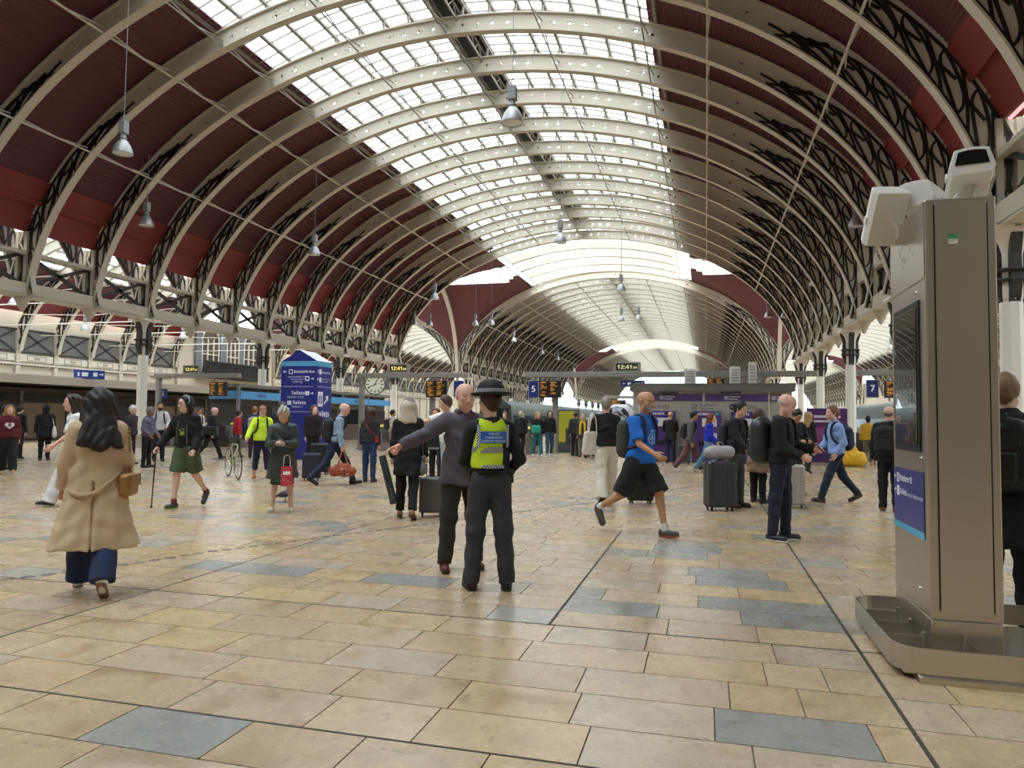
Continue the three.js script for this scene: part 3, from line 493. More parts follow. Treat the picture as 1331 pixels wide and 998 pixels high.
// ---- hanging lamps
const lampP = (() => { const bell = lathe([[0.085, 0.42], [0.1, 0.4], [0.15, 0.34], [0.21, 0.24], [0.255, 0.12], [0.275, 0.02], [0.28, 0.0], [0.265, 0.0], [0.24, 0.12], [0.19, 0.24], [0.1, 0.36], [0.07, 0.4]], 20);
  return { bell, lens: lathe([[0, -0.02], [0.12, -0.015], [0.26, 0.01], [0.26, 0.02], [0, 0.02]], 16), neck: lathe([[0.0, 0.4], [0.1, 0.4], [0.1, 0.47], [0.075, 0.5], [0.075, 0.58], [0, 0.58]], 12), gear: mergeGeometries([rbox(0.21, 0.36, 0.19, 0.02, 0, 0.76, 0), rbox(0.22, 0.03, 0.2, 0.01, 0, 0.62, 0)].map(plain)), hook: mergeGeometries([cyl(0.012, 0.012, 0.2, -0.03, 1.04, 0, 6), cyl(0.012, 0.012, 0.2, 0.03, 1.04, 0, 6)]) }; })();
const lampGrey = mat('#a3a3a3', 0.4, 0.5), lampBox = mat('#8f9093', 0.5, 0.2), lensM = mat('#cfcfcb', 0.2);
function lamp(X, D, label, h = 8.9, A = NAVE) {
  const t = thing('hanging_lamp', label, 'lamp', [X, h, -D]);
  part(t, 'reflector', lampP.bell, lampGrey); part(t, 'lens', lampP.lens, lensM); part(t, 'neck', lampP.neck, lampBox); part(t, 'gear_box', lampP.gear, lampBox); part(t, 'hook', lampP.hook, lampBox);
  const u = Math.min(0.98, Math.abs(X - A.xc) / A.a), top = A.yc + A.b * Math.sqrt(1 - u * u); part(t, 'cable', cyl(0.011, 0.011, top - h - 1.1 + 0.4, 0, (top - h + 1.1 + 0.4) / 2, 0, 5), lampBox);
}
[[-16.1, 16.7, 'grey bell lamp hanging nearest at the upper left'], [-4.7, 17.2, 'large grey bell lamp hanging highest in the picture below the glass'], [-17.4, 29.4, 'second bell lamp from the front above the blue totem'], [-5.9, 29.5, 'second bell lamp from the front below the glazed crown'], [-16.4, 42.1, 'bell lamp hanging left of the crossing, third of the left file'], [5.5, 29.5, 'bell lamp hanging left of the steel kiosk top'], [5.7, 41.8, 'bell lamp by the right haunch, second from the kiosk'], [-4.7, 41.4, 'third bell lamp of the middle file, over the crossing arch'], [-6.1, 54, 'left of the pair of small bell lamps over the crossing'], [-4.8, 53.8, 'right of the pair of small bell lamps over the crossing'], [-17.8, 54.7, 'left of two bell lamps beside the left crossing column'], [-16.4, 54.5, 'right of two bell lamps beside the left crossing column'], [-17.8, 66.8, 'first bell lamp beyond the crossing before the dark ribs'], [-18, 80, 'second bell lamp beyond the crossing before the dark ribs'], [-17.9, 88.5, 'third bell lamp beyond the crossing before the dark ribs'], [-19.4, 108, 'farthest bell lamp before the dark ribs, near the gantry'], [-21.5, 54.2, 'right bell lamp low by the left girder'], [-22.6, 53.6, 'left bell lamp low by the left girder'], [4.3, 54, 'left of two small bell lamps near the right crossing column'], [5.4, 54.2, 'right of two small bell lamps near the right crossing column'], [-21.3, 23.4, 'bell lamp before the red fascia at the left edge girder']].forEach(a => lamp(...a));
[[-38, 32, 'leftmost bell lamp in the left side span', 7.6], [-37, 36, 'bell lamp before the lattice panels in the left side span', 6.6], [-36.5, 44, 'bell lamp in the left side span beside the nearest column', 7.0]].forEach(a => lamp(a[0], a[1], a[2], a[3], LEFT));
[[14, 62, 'left bell lamp in the right side span beyond the columns', 7.2], [16.2, 62, 'right bell lamp in the right side span beyond the columns', 7.2]].forEach(a => lamp(a[0], a[1], a[2], a[3], RIGHT));

// ---- gantries, clocks, boards and platform numbers
const amber = '#e89a2c';
function boardTex(seed, cols, dim = 1) { return canvasTex(256, 192, (c, W, H) => { c.fillStyle = '#151210'; c.fillRect(0, 0, W, H); const R = rng(seed); c.fillStyle = amber; for (let k = 0; k < cols; k++) { const x = 10 + k * W / cols, w = W / cols - 24; c.globalAlpha = 0.95; c.fillRect(x, 8, w * 0.7, 9); for (let j = 0; j < 13; j++) { const v = R(); c.globalAlpha = 0.55 + 0.4 * R(); if (v < 0.85) c.fillRect(x + (R() < 0.3 ? 14 : 0), 30 + j * 12, w * (0.25 + 0.6 * R()), 6); } } c.globalAlpha = 1; c.fillStyle = '#000'; c.fillRect(W / cols - 6, 0, 3, H); }); }
function depBoard(X, Y, D, w, h, seed, label, cols = 2) {
  const t = thing('departure_board', label, 'sign', [X, Y, -D]); part(t, 'casing', rbox(w, h, 0.14, 0.015), black);
  const tx = boardTex(seed, cols); part(t, 'display', (() => { const g = face(w - 0.06, h - 0.06); g.translate(0, 0, 0.0715); return g; })(), new THREE.MeshStandardMaterial({ map: tx, color: '#ffffff', emissive: '#ffffff', emissiveMap: tx, emissiveIntensity: 0.5, roughness: 0.4 }), 'amber text on a black display');
  part(t, 'hanger', [box(0.04, 0.3, 0.04, -w / 3, h / 2 + 0.14, -0.1), box(0.04, 0.3, 0.04, w / 3, h / 2 + 0.14, -0.1)], gantryM);
}
function clock(X, Y, D, w, h, label, bright = 1) {
  const t = thing('digital_clock', label, 'clock', [X, Y, -D]); part(t, 'frame', rbox(w, h, 0.16, 0.01), gantryM);
  const tx = canvasTex(256, 96, (c, W, H) => { c.fillStyle = '#26241c'; c.fillRect(0, 0, W, H); c.fillStyle = bright ? '#f6e27a' : '#cfc49a'; c.font = 'bold 74px sans-serif'; c.fillText('12:41', 14, 76); c.font = 'bold 44px sans-serif'; c.fillText('39', 200, 76); });
  part(t, 'display', (() => { const g = face(w * 0.8, h * 0.72); g.translate(0, 0, 0.082); return g; })(), new THREE.MeshStandardMaterial({ map: tx, emissive: '#ffffff', emissiveMap: tx, emissiveIntensity: 0.6 }), 'yellow digits 12:41 39');
}
function platformSign(n, X, Y, D, w, h, label) { label = label;
  const t = thing('platform_sign', label, 'sign', [X, Y, -D]); part(t, 'frame', rbox(w + 0.05, h + 0.05, 0.08, 0.01), mat('#b9bcc4', 0.5));
  part(t, 'face', (() => { const g = box(w, h, 0.02, 0, 0, 0.04); return g; })(), mat('#1a2f6e', 0.45));
  part(t, 'numeral', (() => { const g = face(w, h); g.translate(0, 0, 0.0515); return g; })(), new THREE.MeshStandardMaterial({ roughness: 0.45, map: canvasTex(128, 200, (c, W, H) => { c.fillStyle = '#1c2f72'; c.fillRect(0, 0, W, H); c.fillStyle = '#fff'; c.font = 'bold 104px sans-serif'; c.textAlign = 'center'; c.fillText(n, W / 2, H * 0.66); }) }), `white numeral ${n}`);
  part(t, 'hanger', [box(0.035, 0.35, 0.035, -w / 4, h / 2 + 0.17, 0), box(0.035, 0.35, 0.035, w / 4, h / 2 + 0.17, 0)], gantryM);
}
function gantry(xa, xb, posts, D, label) {
  const t = thing('sign_gantry', label, 'gantry', [0, 0, 0]); part(t, 'beam', rbox(xb - xa, 0.22, 0.3, 0.02, (xa + xb) / 2, 3.39, -D), gantryM);
  for (const x of posts) part(t, 'post', [rbox(0.22, 3.3, 0.22, 0.03, x, 1.65, -D), rbox(0.34, 0.06, 0.34, 0.01, x, 0.03, -D)], gantryM);
}
gantry(-7.6, 4.2, [-6.25, 2.2], 30.5, 'grey steel gantry beam over the gates by platform 5');
gantry(-15.6, -10.3, [-15.4, -11.9], 30.5, 'grey steel gantry beam carrying a clock near platform 4');
gantry(-26.4, -21.6, [-26.2], 30.0, 'grey gantry at the left by the shop fronts');
gantry(5.6, 7.7, [7.55], 30.1, 'short grey gantry carrying the platform 7 sign');
gantry(-8.2, -4.2, [-8.1, -4.3], 60.3, 'low grey gantry over the far end of the trains');
clock(-3.2, 3.705, 30.45, 1.13, 0.4, 'digital clock on the gantry right of platform 5', 0);
clock(-13.55, 3.715, 30.45, 1.02, 0.42, 'digital clock on the gantry near platform 4');
clock(-24.26, 3.705, 29.95, 0.95, 0.4, 'digital clock left of the office windows');
platformSign('5', -7.2, 2.76, 30.42, 0.42, 0.72, 'blue platform sign numbered 5, over the middle gates');
platformSign('4', -10.62, 2.77, 30.42, 0.44, 0.7, 'blue platform sign numbered 4, behind the bald pointing person');
platformSign('7', 6.12, 2.78, 30.06, 0.4, 0.64, 'blue platform sign numbered 7, left of the steel kiosk');
depBoard(-6.45, 2.76, 30.28, 0.95, 0.73, 3, 'departure board beside the platform 5 sign');
depBoard(-11.62, 2.76, 30.25, 0.97, 0.75, 8, 'departure board left of the platform 4 sign');
depBoard(-22.6, 2.73, 29.8, 0.93, 0.67, 11, 'departure board above the red jacket near the café kiosk');
depBoard(6.95, 2.75, 29.9, 0.9, 0.64, 14, 'departure board half hidden right of the platform 7 sign');
depBoard(-7.2, 2.96, 60.2, 1.6, 0.34, 21, 'low amber board over the train beyond the gates', 1);
depBoard(-5.0, 2.96, 60.2, 1.3, 0.34, 22, 'second low amber board beyond the gates', 1);
{ const t = thing('direction_sign', 'blue hanging sign reading 2 to 5 left of the ticket hall', 'sign', [-2.94, 2.99, -30.3]); part(t, 'panel', rbox(0.98, 0.27, 0.06, 0.01), mat('#1a2a66', 0.5));
  part(t, 'print', (() => { const g = face(0.96, 0.25); g.translate(0, 0, 0.0315); return g; })(), printed(0, 0, 384, 100, (c, W, H) => { c.fillStyle = '#1b2a66'; c.fillRect(0, 0, W, H); c.fillStyle = '#2f9fb4'; c.fillRect(0, H - 12, W, 12); c.fillStyle = '#fff'; c.font = 'bold 50px sans-serif'; arrow(c, 50, 47, 52, 180); c.fillRect(110, 26, 56, 44); c.fillText('2 to 5', 232, 66); })); part(t, 'hanger', [box(0.03, 0.28, 0.03, -0.35, 0.26, 0), box(0.03, 0.28, 0.03, 0.35, 0.26, 0)], gantryM); }
{ const t = thing('direction_sign', 'small blue sign standing on the left canopy edge', 'sign', [-33.1, 3.65, -32.6], 0.9); part(t, 'panel', rbox(1.5, 0.5, 0.08, 0.01), mat('#24408a', 0.5)); part(t, 'print', (() => { const g = face(1.44, 0.44); g.translate(0, 0, 0.0415); return g; })(), printed(0, 0, 288, 88, (c, W, H) => { c.fillStyle = '#24408a'; c.fillRect(0, 0, W, H); c.fillStyle = '#dfe6f2'; c.font = 'bold 46px sans-serif'; c.fillRect(30, 22, 18, 44); c.fillRect(70, 22, 60, 44); c.fillRect(180, 20, 40, 44); arrow(c, 258, 41, 52, 0); })); }
// ---- blue totem
{
  const t = thing('wayfinding_totem', 'tall blue wayfinding totem with a pitched top reading Toilets and Elizabeth line', 'sign', [-12.75, 0, -21.9], -0.0);
  // front face to the viewer's right-facing corner at the origin: left face runs to -x, right face runs back
  const wL = 1.36, wR = 1.0, H = 3.2, navy = mat('#232a80', 0.45), cyanM = mat('#5aa8cc', 0.5);
  part(t, 'body', box(wL, H - 0.02, wR, -wL / 2, H / 2 - 0.01, -wR / 2), navy); part(t, 'cyan_band', box(wL + 0.01, 0.17, wR + 0.01, -wL / 2, H + 0.07, -wR / 2), cyanM);
  const rs = new THREE.Shape(); rs.moveTo(-wL, 0); rs.lineTo(0, 0); rs.lineTo(-wL / 2, 0.38); rs.closePath(); const rg = new THREE.ExtrudeGeometry(rs, { depth: wR, bevelEnabled: false }); rg.translate(0, H + 0.155, -wR); part(t, 'pitched_top', rg, navy);
  part(t, 'top_sheet', quads([[[0.01, H + 0.16, 0.005], [0.01, H + 0.16, -wR], [-wL / 2, H + 0.545, -wR], [-wL / 2, H + 0.545, 0.005]]]), mat('#cfcdd8', 0.6));
  const L = part(t, 'left_print', (() => { const g = face(wL, H - 0.02); g.translate(-wL / 2, H / 2, 0.004); return g; })(), printed(0, 0, 512, 1200, (c, W, Hh) => { c.fillStyle = '#232a82'; c.fillRect(0, 0, W, Hh); c.fillStyle = '#f0f1f8'; c.textAlign = 'left';
    c.font = 'bold 47px sans-serif'; arrow(c, 50, 73, 52, 180); c.fillRect(108, 44, 58, 58); c.fillText('Elizabeth line', 178, 90); c.font = '27px sans-serif'; c.fillText('Hammersmith & City', 92, 150); c.fillText('and Circle lines', 136, 182); c.fillText('(to Barking)', 168, 214); c.fillRect(348, 134, 58, 58); c.font = 'bold 56px sans-serif'; arrow(c, 450, 165, 52, 0); c.fillRect(20, 264, W - 60, 4);
    c.font = 'bold 60px sans-serif'; c.fillText('Toilets', 150, 370); c.fillRect(352, 326, 58, 52); arrow(c, 450, 353, 52, 0); c.font = '34px sans-serif'; c.fillText('Platform 12 & 8', 92, 414); c.font = 'bold 60px sans-serif'; arrow(c, 46, 475, 52, 180); c.fillRect(96, 450, 58, 52); c.fillText('Toilets', 172, 494); c.font = '34px sans-serif'; c.fillText('Platform 1', 164, 538); c.fillRect(20, 588, W - 60, 4);
    c.font = 'bold 46px sans-serif'; arrow(c, 46, 653, 52, 180); c.fillRect(80, 636, 46, 46);  arrow(c, 46, 721, 52, 180); c.fillRect(80, 704, 46, 46); c.fillStyle = '#232a82'; c.fillRect(118, 54, 38, 38); c.fillRect(378, 330, 5, 44); c.fillRect(122, 454, 5, 44); c.fillRect(360, 146, 34, 34); }), 'white directions for Elizabeth line and Toilets');
  part(t, 'right_print', (() => { const g = face(wR, H - 0.02); g.rotateY(Math.PI / 2); g.translate(0.004, H / 2, -wR / 2); return g; })(), printed(0, 0, 400, 1200, (c, W, Hh) => { c.fillStyle = '#232a82'; c.fillRect(0, 0, W, Hh); c.fillStyle = '#f0f1f8'; c.font = 'bold 46px sans-serif'; arrow(c, 36, 73, 52, 90); c.fillRect(64, 40, 56, 66); c.font = 'bold 36px sans-serif'; c.fillText('Elizabeth line', 128, 90); arrow(c, 32, 171, 52, 180); c.fillRect(64, 146, 56, 60); c.font = '26px sans-serif'; c.fillText('Hammersmith & City', 128, 172); c.fillText('and Circle lines', 128, 204); c.fillRect(14, 264, W - 40, 4);
    c.fillRect(40, 330, 130, 190); c.font = 'bold 190px sans-serif'; arrow(c, 265, 430, 150, 45); c.font = 'bold 104px sans-serif'; c.fillText('Toilets', 14, 650); c.font = 'bold 66px sans-serif'; c.fillText('Platform 12', 20, 760); c.fillStyle = '#232a82'; c.fillRect(100, 345, 8, 160); c.fillRect(62, 380, 26, 110); c.fillRect(122, 380, 26, 110); }), 'white Toilets pictogram and arrow');
}
// ---- café kiosk beyond the left columns
{
  const t = thing('cafe_kiosk', 'low café kiosk with a light blue fascia behind the gates', 'kiosk', [0, 0, 0]);
  const xa = -22.5, d0 = 31.2, d1 = 49, L = d1 - d0, zc = -(d0 + d1) / 2;
  part(t, 'block', box(1.4, 2.9, L - 0.4, xa - 1.0, 1.45, zc), mat('#6f6a63', 0.7)); part(t, 'roof', box(1.75, 0.16, L, xa - 0.85, 2.98, zc), mat('#77726a', 0.7));
  part(t, 'front_return', box(1.5, 2.9, 0.12, xa - 0.95, 1.45, -d0 - 0.1), mat('#4a443e', 0.7));
  for (let k = 0; k < 5; k++) { const w = L / 5, d = d0 + w * (k + 0.5); part(t, 'fascia_panel', box(0.1, 0.4, w - 0.08, xa + 0.05, 2.5, -d), mat('#5a9fd4', 0.45), 'light blue fascia'); part(t, 'shop_opening', box(0.08, 1.7, w - 0.5, xa - 0.27, 1.1, -d), k % 2 ? darkGlass : mat('#2a1d1a', 0.6)); part(t, 'post', box(0.14, 2.9, 0.14, xa, 1.45, -(d0 + w * k)), greyM);
    const words = ['NERO', 'EXPRESS', '', 'NERO', '']; if (words[k]) part(t, 'lettering', (() => { const g = face(1.6, 0.34); g.rotateY(Math.PI / 2); g.translate(xa + 0.103, 2.5, -d); return g; })(), printed(0, 0, 256, 56, (c, W, H) => { c.fillStyle = '#5a9fd4'; c.fillRect(0, 0, W, H); c.fillStyle = '#141c3c'; c.font = 'bold 44px sans-serif'; c.textAlign = 'center'; c.fillText(words[k], W / 2, 44); })); }
  part(t, 'front_fascia', box(1.7, 0.4, 0.1, xa - 0.8, 2.5, -d0 + 0.03), mat('#5a9fd4', 0.45)); part(t, 'counter', box(0.5, 1.0, L * 0.5, xa + 0.0, 0.5, zc), mat('#53463c', 0.6));
}
// ---- round station clock on the far wall
{ const t = thing('station_clock', 'large round white station clock with dark numerals on the wall beyond the kiosk', 'clock', [-29.0, 4.45, -60.0], 0.35); part(t, 'dial', at(cyl(0.85, 0.85, 0.12, 0, 0, 0, 32), 0, 0, 0, Math.PI / 2), mat('#d9dccf', 0.5)); part(t, 'rim', new THREE.TorusGeometry(0.88, 0.07, 6, 32), M.lattice);
  for (let k = 0; k < 12; k++) { const a = k * Math.PI / 6, g = box(0.09, 0.22, 0.02); g.translate(0, 0.66, 0.07); g.rotateZ(-a); part(t, 'hour_mark', g, black); } const hg = (L, a, w) => { const g = box(w, L, 0.02, 0, L / 2 - 0.1, 0.085); g.rotateZ(-a); return g; }; part(t, 'hand', hg(0.6, 0.38, 0.07), black); part(t, 'hand', hg(0.8, 4.3, 0.05), black); part(t, 'bracket', box(0.2, 3.6, 0.2, 0, -2.6, -0.15), gantryM); }
// ---- ticket hall front
{
  const t = thing('ticket_hall', 'grey ticket hall front with purple header panels and ticket machines', 'ticket office', [0, 0, -26.8]);
  const xa = -2.58, xb = 2.9, W = xb - xa, gm = mat('#b1ab9f', 0.5), pm = mat('#57407f', 0.5);
  part(t, 'wall', [box(W, 2.6, 0.3, (xa + xb) / 2, 1.3, -0.16), box(0.3, 2.6, 3, xb - 0.15, 1.3, -1.6), box(0.3, 2.6, 3, xa + 0.15, 1.3, -1.6)], gm); part(t, 'roof_edge', [box(W + 0.2, 0.24, 3.4, (xa + xb) / 2, 2.66, -1.5), box(W + 0.24, 0.05, 3.4, (xa + xb) / 2, 2.79, -1.5)], mat('#6b665f', 0.6));
  for (const [a, b] of [[-2.3, -0.12], [-0.02, 2.1], [2.2, 2.86]]) part(t, 'header_panel', box(b - a, 0.24, 0.04, (a + b) / 2, 2.31, 0.01), pm, 'purple header panel');
  const txt = (w, h, x, y, draw) => part(t, 'lettering', (() => { const g = face(w, h); g.translate(x, y, 0.034); return g; })(), printed(0, 0, 320, Math.round(320 * h / w), draw));
  for (const x of [-1.35, 0.9, 2.5]) part(t, 'lettering', (() => { const g = face(0.6, 0.2); g.translate(x, 2.31, 0.0335); return g; })(), printed(0, 0, 240, 80, (c, W, H) => { c.fillStyle = '#57407f'; c.fillRect(0, 0, W, H); c.strokeStyle = '#fff'; c.lineWidth = 6; c.beginPath(); c.arc(40, 40, 26, 0, 7); c.stroke(); c.beginPath(); c.moveTo(26, 26); c.lineTo(54, 54); c.moveTo(54, 26); c.lineTo(26, 54); c.stroke(); c.fillStyle = '#fff'; c.font = 'bold 32px sans-serif'; c.fillText('Heathrow', 78, 36); c.fillText('Express', 78, 70); }));
  const strip = (x, draw) => part(t, 'lettering', (() => { const g = face(1.4, 0.38); g.translate(x, 1.98, 0.002); return g; })(), printed(0, 0, 448, 122, draw));
  const ringIcon = (c, x, dir) => { c.fillStyle = '#2b2926'; c.beginPath(); c.arc(x, 60, 36, 0, 7); c.fill(); c.fillStyle = '#cfc9bd'; arrow(c, x, 60, 46, dir); };
  strip(-1.6, (c, W, H) => { c.fillStyle = '#bdb7aa'; c.fillRect(0, 0, W, H); ringIcon(c, 44, -90); c.fillStyle = '#4a463f'; c.font = '74px sans-serif'; c.fillText('Tickets', 104, 86); });
  strip(-0.1, (c, W, H) => { c.fillStyle = '#b3ada1'; c.fillRect(0, 0, W, H); c.strokeStyle = '#4a463f'; c.lineWidth = 5; c.beginPath(); c.arc(130, 60, 32, 0, 7); c.moveTo(108, 38); c.lineTo(152, 82); c.moveTo(152, 38); c.lineTo(108, 82); c.stroke(); c.fillStyle = '#4a463f'; c.font = '44px sans-serif'; c.fillText('Heathrow', 186, 56); c.fillText('Express', 186, 98); });
  strip(1.4, (c, W, H) => { c.fillStyle = '#b3ada1'; c.fillRect(0, 0, W, H); ringIcon(c, 70, 0); c.fillStyle = '#4a463f'; c.font = '74px sans-serif'; c.fillText('Trains', 130, 86); });
  for (const [dx, dh, dy] of [[-2.36, 2.5, 1.25], [-0.07, 0.5, 2.3], [2.14, 2.5, 1.25]]) part(t, 'divider', box(0.05, dh, 0.06, dx, dy, 0.02), mat('#cfccc6', 0.4)); part(t, 'skirting', box(W, 0.06, 0.08, (xa + xb) / 2, 0.05, 0.02), mat('#d8d5cf', 0.4));
  for (const x of [-1.3, 0.85]) part(t, 'strip_lamp', rbox(0.7, 0.06, 0.16, 0.02, x, 2.5, 0.18), mat('#2c2330', 0.5));
}
for (const [i, x, lbl] of [[0, -1.55, 'purple ticket machine used by the man in the black coat'], [1, 0.02, 'purple ticket machine behind the couple walking past'], [2, 1.35, 'purple ticket machine behind the man with the large suitcase']]) {
  const t = thing('ticket_machine', lbl, 'ticket machine', [x, 0, -26.56]); part(t, 'cabinet', rbox(1.0, 1.82, 0.3, 0.02, 0, 0.91, 0), mat('#4b2f72', 0.45));
  part(t, 'header', (() => { const g = face(0.94, 0.16); g.translate(0, 1.72, 0.153); return g; })(), printed(0, 0, 320, 54, (c, W, H) => { c.fillStyle = '#46307a'; c.fillRect(0, 0, W, H); c.fillStyle = '#fff'; c.font = 'bold 36px sans-serif'; c.fillText('TICKETS', 60, 40); c.fillStyle = '#37b08c'; c.fillRect(262, 8, 44, 30); })); part(t, 'screen', rbox(0.5, 0.3, 0.04, 0.01, 0.1, 1.42, 0.15), mat('#cfd2d6', 0.2)); part(t, 'card_reader', rbox(0.12, 0.2, 0.06, 0.01, 0.3, 0.95, 0.16), mat('#c8c9d2', 0.4)); part(t, 'tray', rbox(0.4, 0.16, 0.08, 0.02, -0.05, 0.7, 0.15), black);
}
// units on the ticket hall roof
[[-0.55, 2.98, 0.4, 0.55, 'white cabinet on the ticket hall roof beside the amber board'], [1.02, 3.08, 0.36, 0.62, 'louvred white cabinet in the middle of the ticket hall roof'], [1.62, 3.16, 0.26, 0.78, 'tall narrow white cabinet at the right of the ticket hall roof']].forEach(([x, y, w, h, lbl]) => { const t = thing('roof_cabinet', lbl, 'cabinet', [x, 2.82, -27.2]); part(t, 'casing', rbox(w, h, 0.3, 0.01, 0, h / 2, 0), whitePlastic); for (let k = 0; k < 5; k++) part(t, 'louvre', box(w * 0.7, 0.03, 0.02, 0, h * (0.2 + 0.15 * k), 0.155), greyM); });
depBoard(0.35, 2.935, 27.9, 0.62, 0.24, 31, 'amber board on the ticket hall roof', 2);
// ---- ticket gates
const gateP = { cab: mergeGeometries([rbox(0.2, 0.98, 1.7, 0.05, 0, 0.49, 0)].map(plain)), top: mergeGeometries([rbox(0.22, 0.05, 1.74, 0.02, 0, 1.0, 0)].map(plain)), reader: (() => { const g = rbox(0.16, 0.12, 0.2, 0.02); g.rotateX(0.5); g.translate(0, 1.06, 0.7); return g; })(), pad: rbox(0.36, 0.75, 0.03, 0.012, 0.27, 0.72, 0), pad2: rbox(0.36, 0.75, 0.03, 0.012, -0.27, 0.72, 0) };
const gateSteel = mat('#9c9993', 0.35, 0.7), gateDark = mat('#2d2b2c', 0.35), gatePad = mat('#4a4144', 0.25);
{
  const row = []; for (let x = -27.5; x < -21.9; x += 0.92) row.push([x, 29.0]); for (let x = -21.4; x < -3.4; x += 0.95) row.push([x, 30.0]); for (let x = 5.2; x < 8; x += 0.95) row.push([x, 31]);
  let first = null; for (const [x, D] of row) { if ([-6.25, -15.4, -11.9, -26.2].some(p => Math.abs(p - x) < 0.62)) continue; let t; if (!first) { t = first = thing('ticket_gate', 'steel ticket gate in the row across the platforms', 'ticket gate', [x, 0, -D], 0, 'row of ticket gates'); part(t, 'cabinet', gateP.cab, gateSteel); part(t, 'top_rail', gateP.top, gateDark); part(t, 'card_reader', gateP.reader, mat('#d9c94a', 0.5)); part(t, 'paddle', gateP.pad, gatePad); part(t, 'paddle', gateP.pad2, gatePad); } else { t = first.clone(); t.name = numbered('ticket_gate'); scene.add(t); t.position.set(x, 0, -D); } }
}
// ---- poster stands near the gates
{ const t = thing('poster_stand', 'yellow poster board standing behind the gates under the platform 5 board', 'sign', [-6.0, 0, -32.2]); part(t, 'frame', rbox(1.0, 1.9, 0.08, 0.02, 0, 0.98, 0), mat('#5c5c60', 0.5)); part(t, 'poster', (() => { const g = face(0.86, 1.4); g.translate(0, 1.15, 0.0415); return g; })(), mat('#c6c43e', 0.6)); part(t, 'foot', box(1.1, 0.04, 0.5, 0, 0.02, 0), black); }
{ const t = thing('poster_stand', 'red poster board standing behind the gates left of the yellow scarf', 'sign', [-5.2, 0, -33.4]); part(t, 'frame', rbox(0.9, 1.5, 0.08, 0.02, 0, 0.77, 0), mat('#8d8d92', 0.5)); part(t, 'poster', (() => { const g = face(0.8, 1.2); g.translate(0, 0.85, 0.0415); return g; })(), mat('#b23a35', 0.6)); part(t, 'foot', box(1.0, 0.04, 0.5, 0, 0.02, 0), black); }
{ const t = thing('toilet_sign', 'small blue hanging sign with white figures left of the cane walker', 'sign', [-26.2, 2.5, -30.2], 0.1); part(t, 'panel', rbox(0.62, 0.52, 0.06, 0.01), mat('#223a8c', 0.5)); part(t, 'print', (() => { const g = face(0.58, 0.48); g.translate(0, 0, 0.0315); return g; })(), printed(0, 0, 120, 100, (c, W, H) => { c.fillStyle = '#223a8c'; c.fillRect(0, 0, W, H); c.fillStyle = '#eef'; c.beginPath(); c.arc(82, 26, 9, 0, 7); c.fill(); c.fillRect(72, 38, 20, 40); })); part(t, 'pole', cyl(0.04, 0.04, 2.5, -0.2, -1.25, -0.05, 8), gantryM); }
{ const t = thing('poster_stand', 'purple poster panel beside the right columns', 'sign', [4.35, 0, -29]); part(t, 'frame', rbox(1.4, 2.0, 0.1, 0.02, 0, 1.0, 0), mat('#4b2f72', 0.5)); part(t, 'poster', (() => { const g = face(1.2, 1.5); g.translate(0, 1.15, 0.0515); return g; })(), printed(0, 0, 120, 150, (c, W, H) => { c.fillStyle = '#5b2b62'; c.fillRect(0, 0, W, H); c.fillStyle = '#d8cfe2'; c.fillRect(14, 16, 92, 10); c.fillRect(14, 34, 70, 8); c.fillStyle = '#8f4a86'; c.fillRect(20, 60, 80, 70); })); }
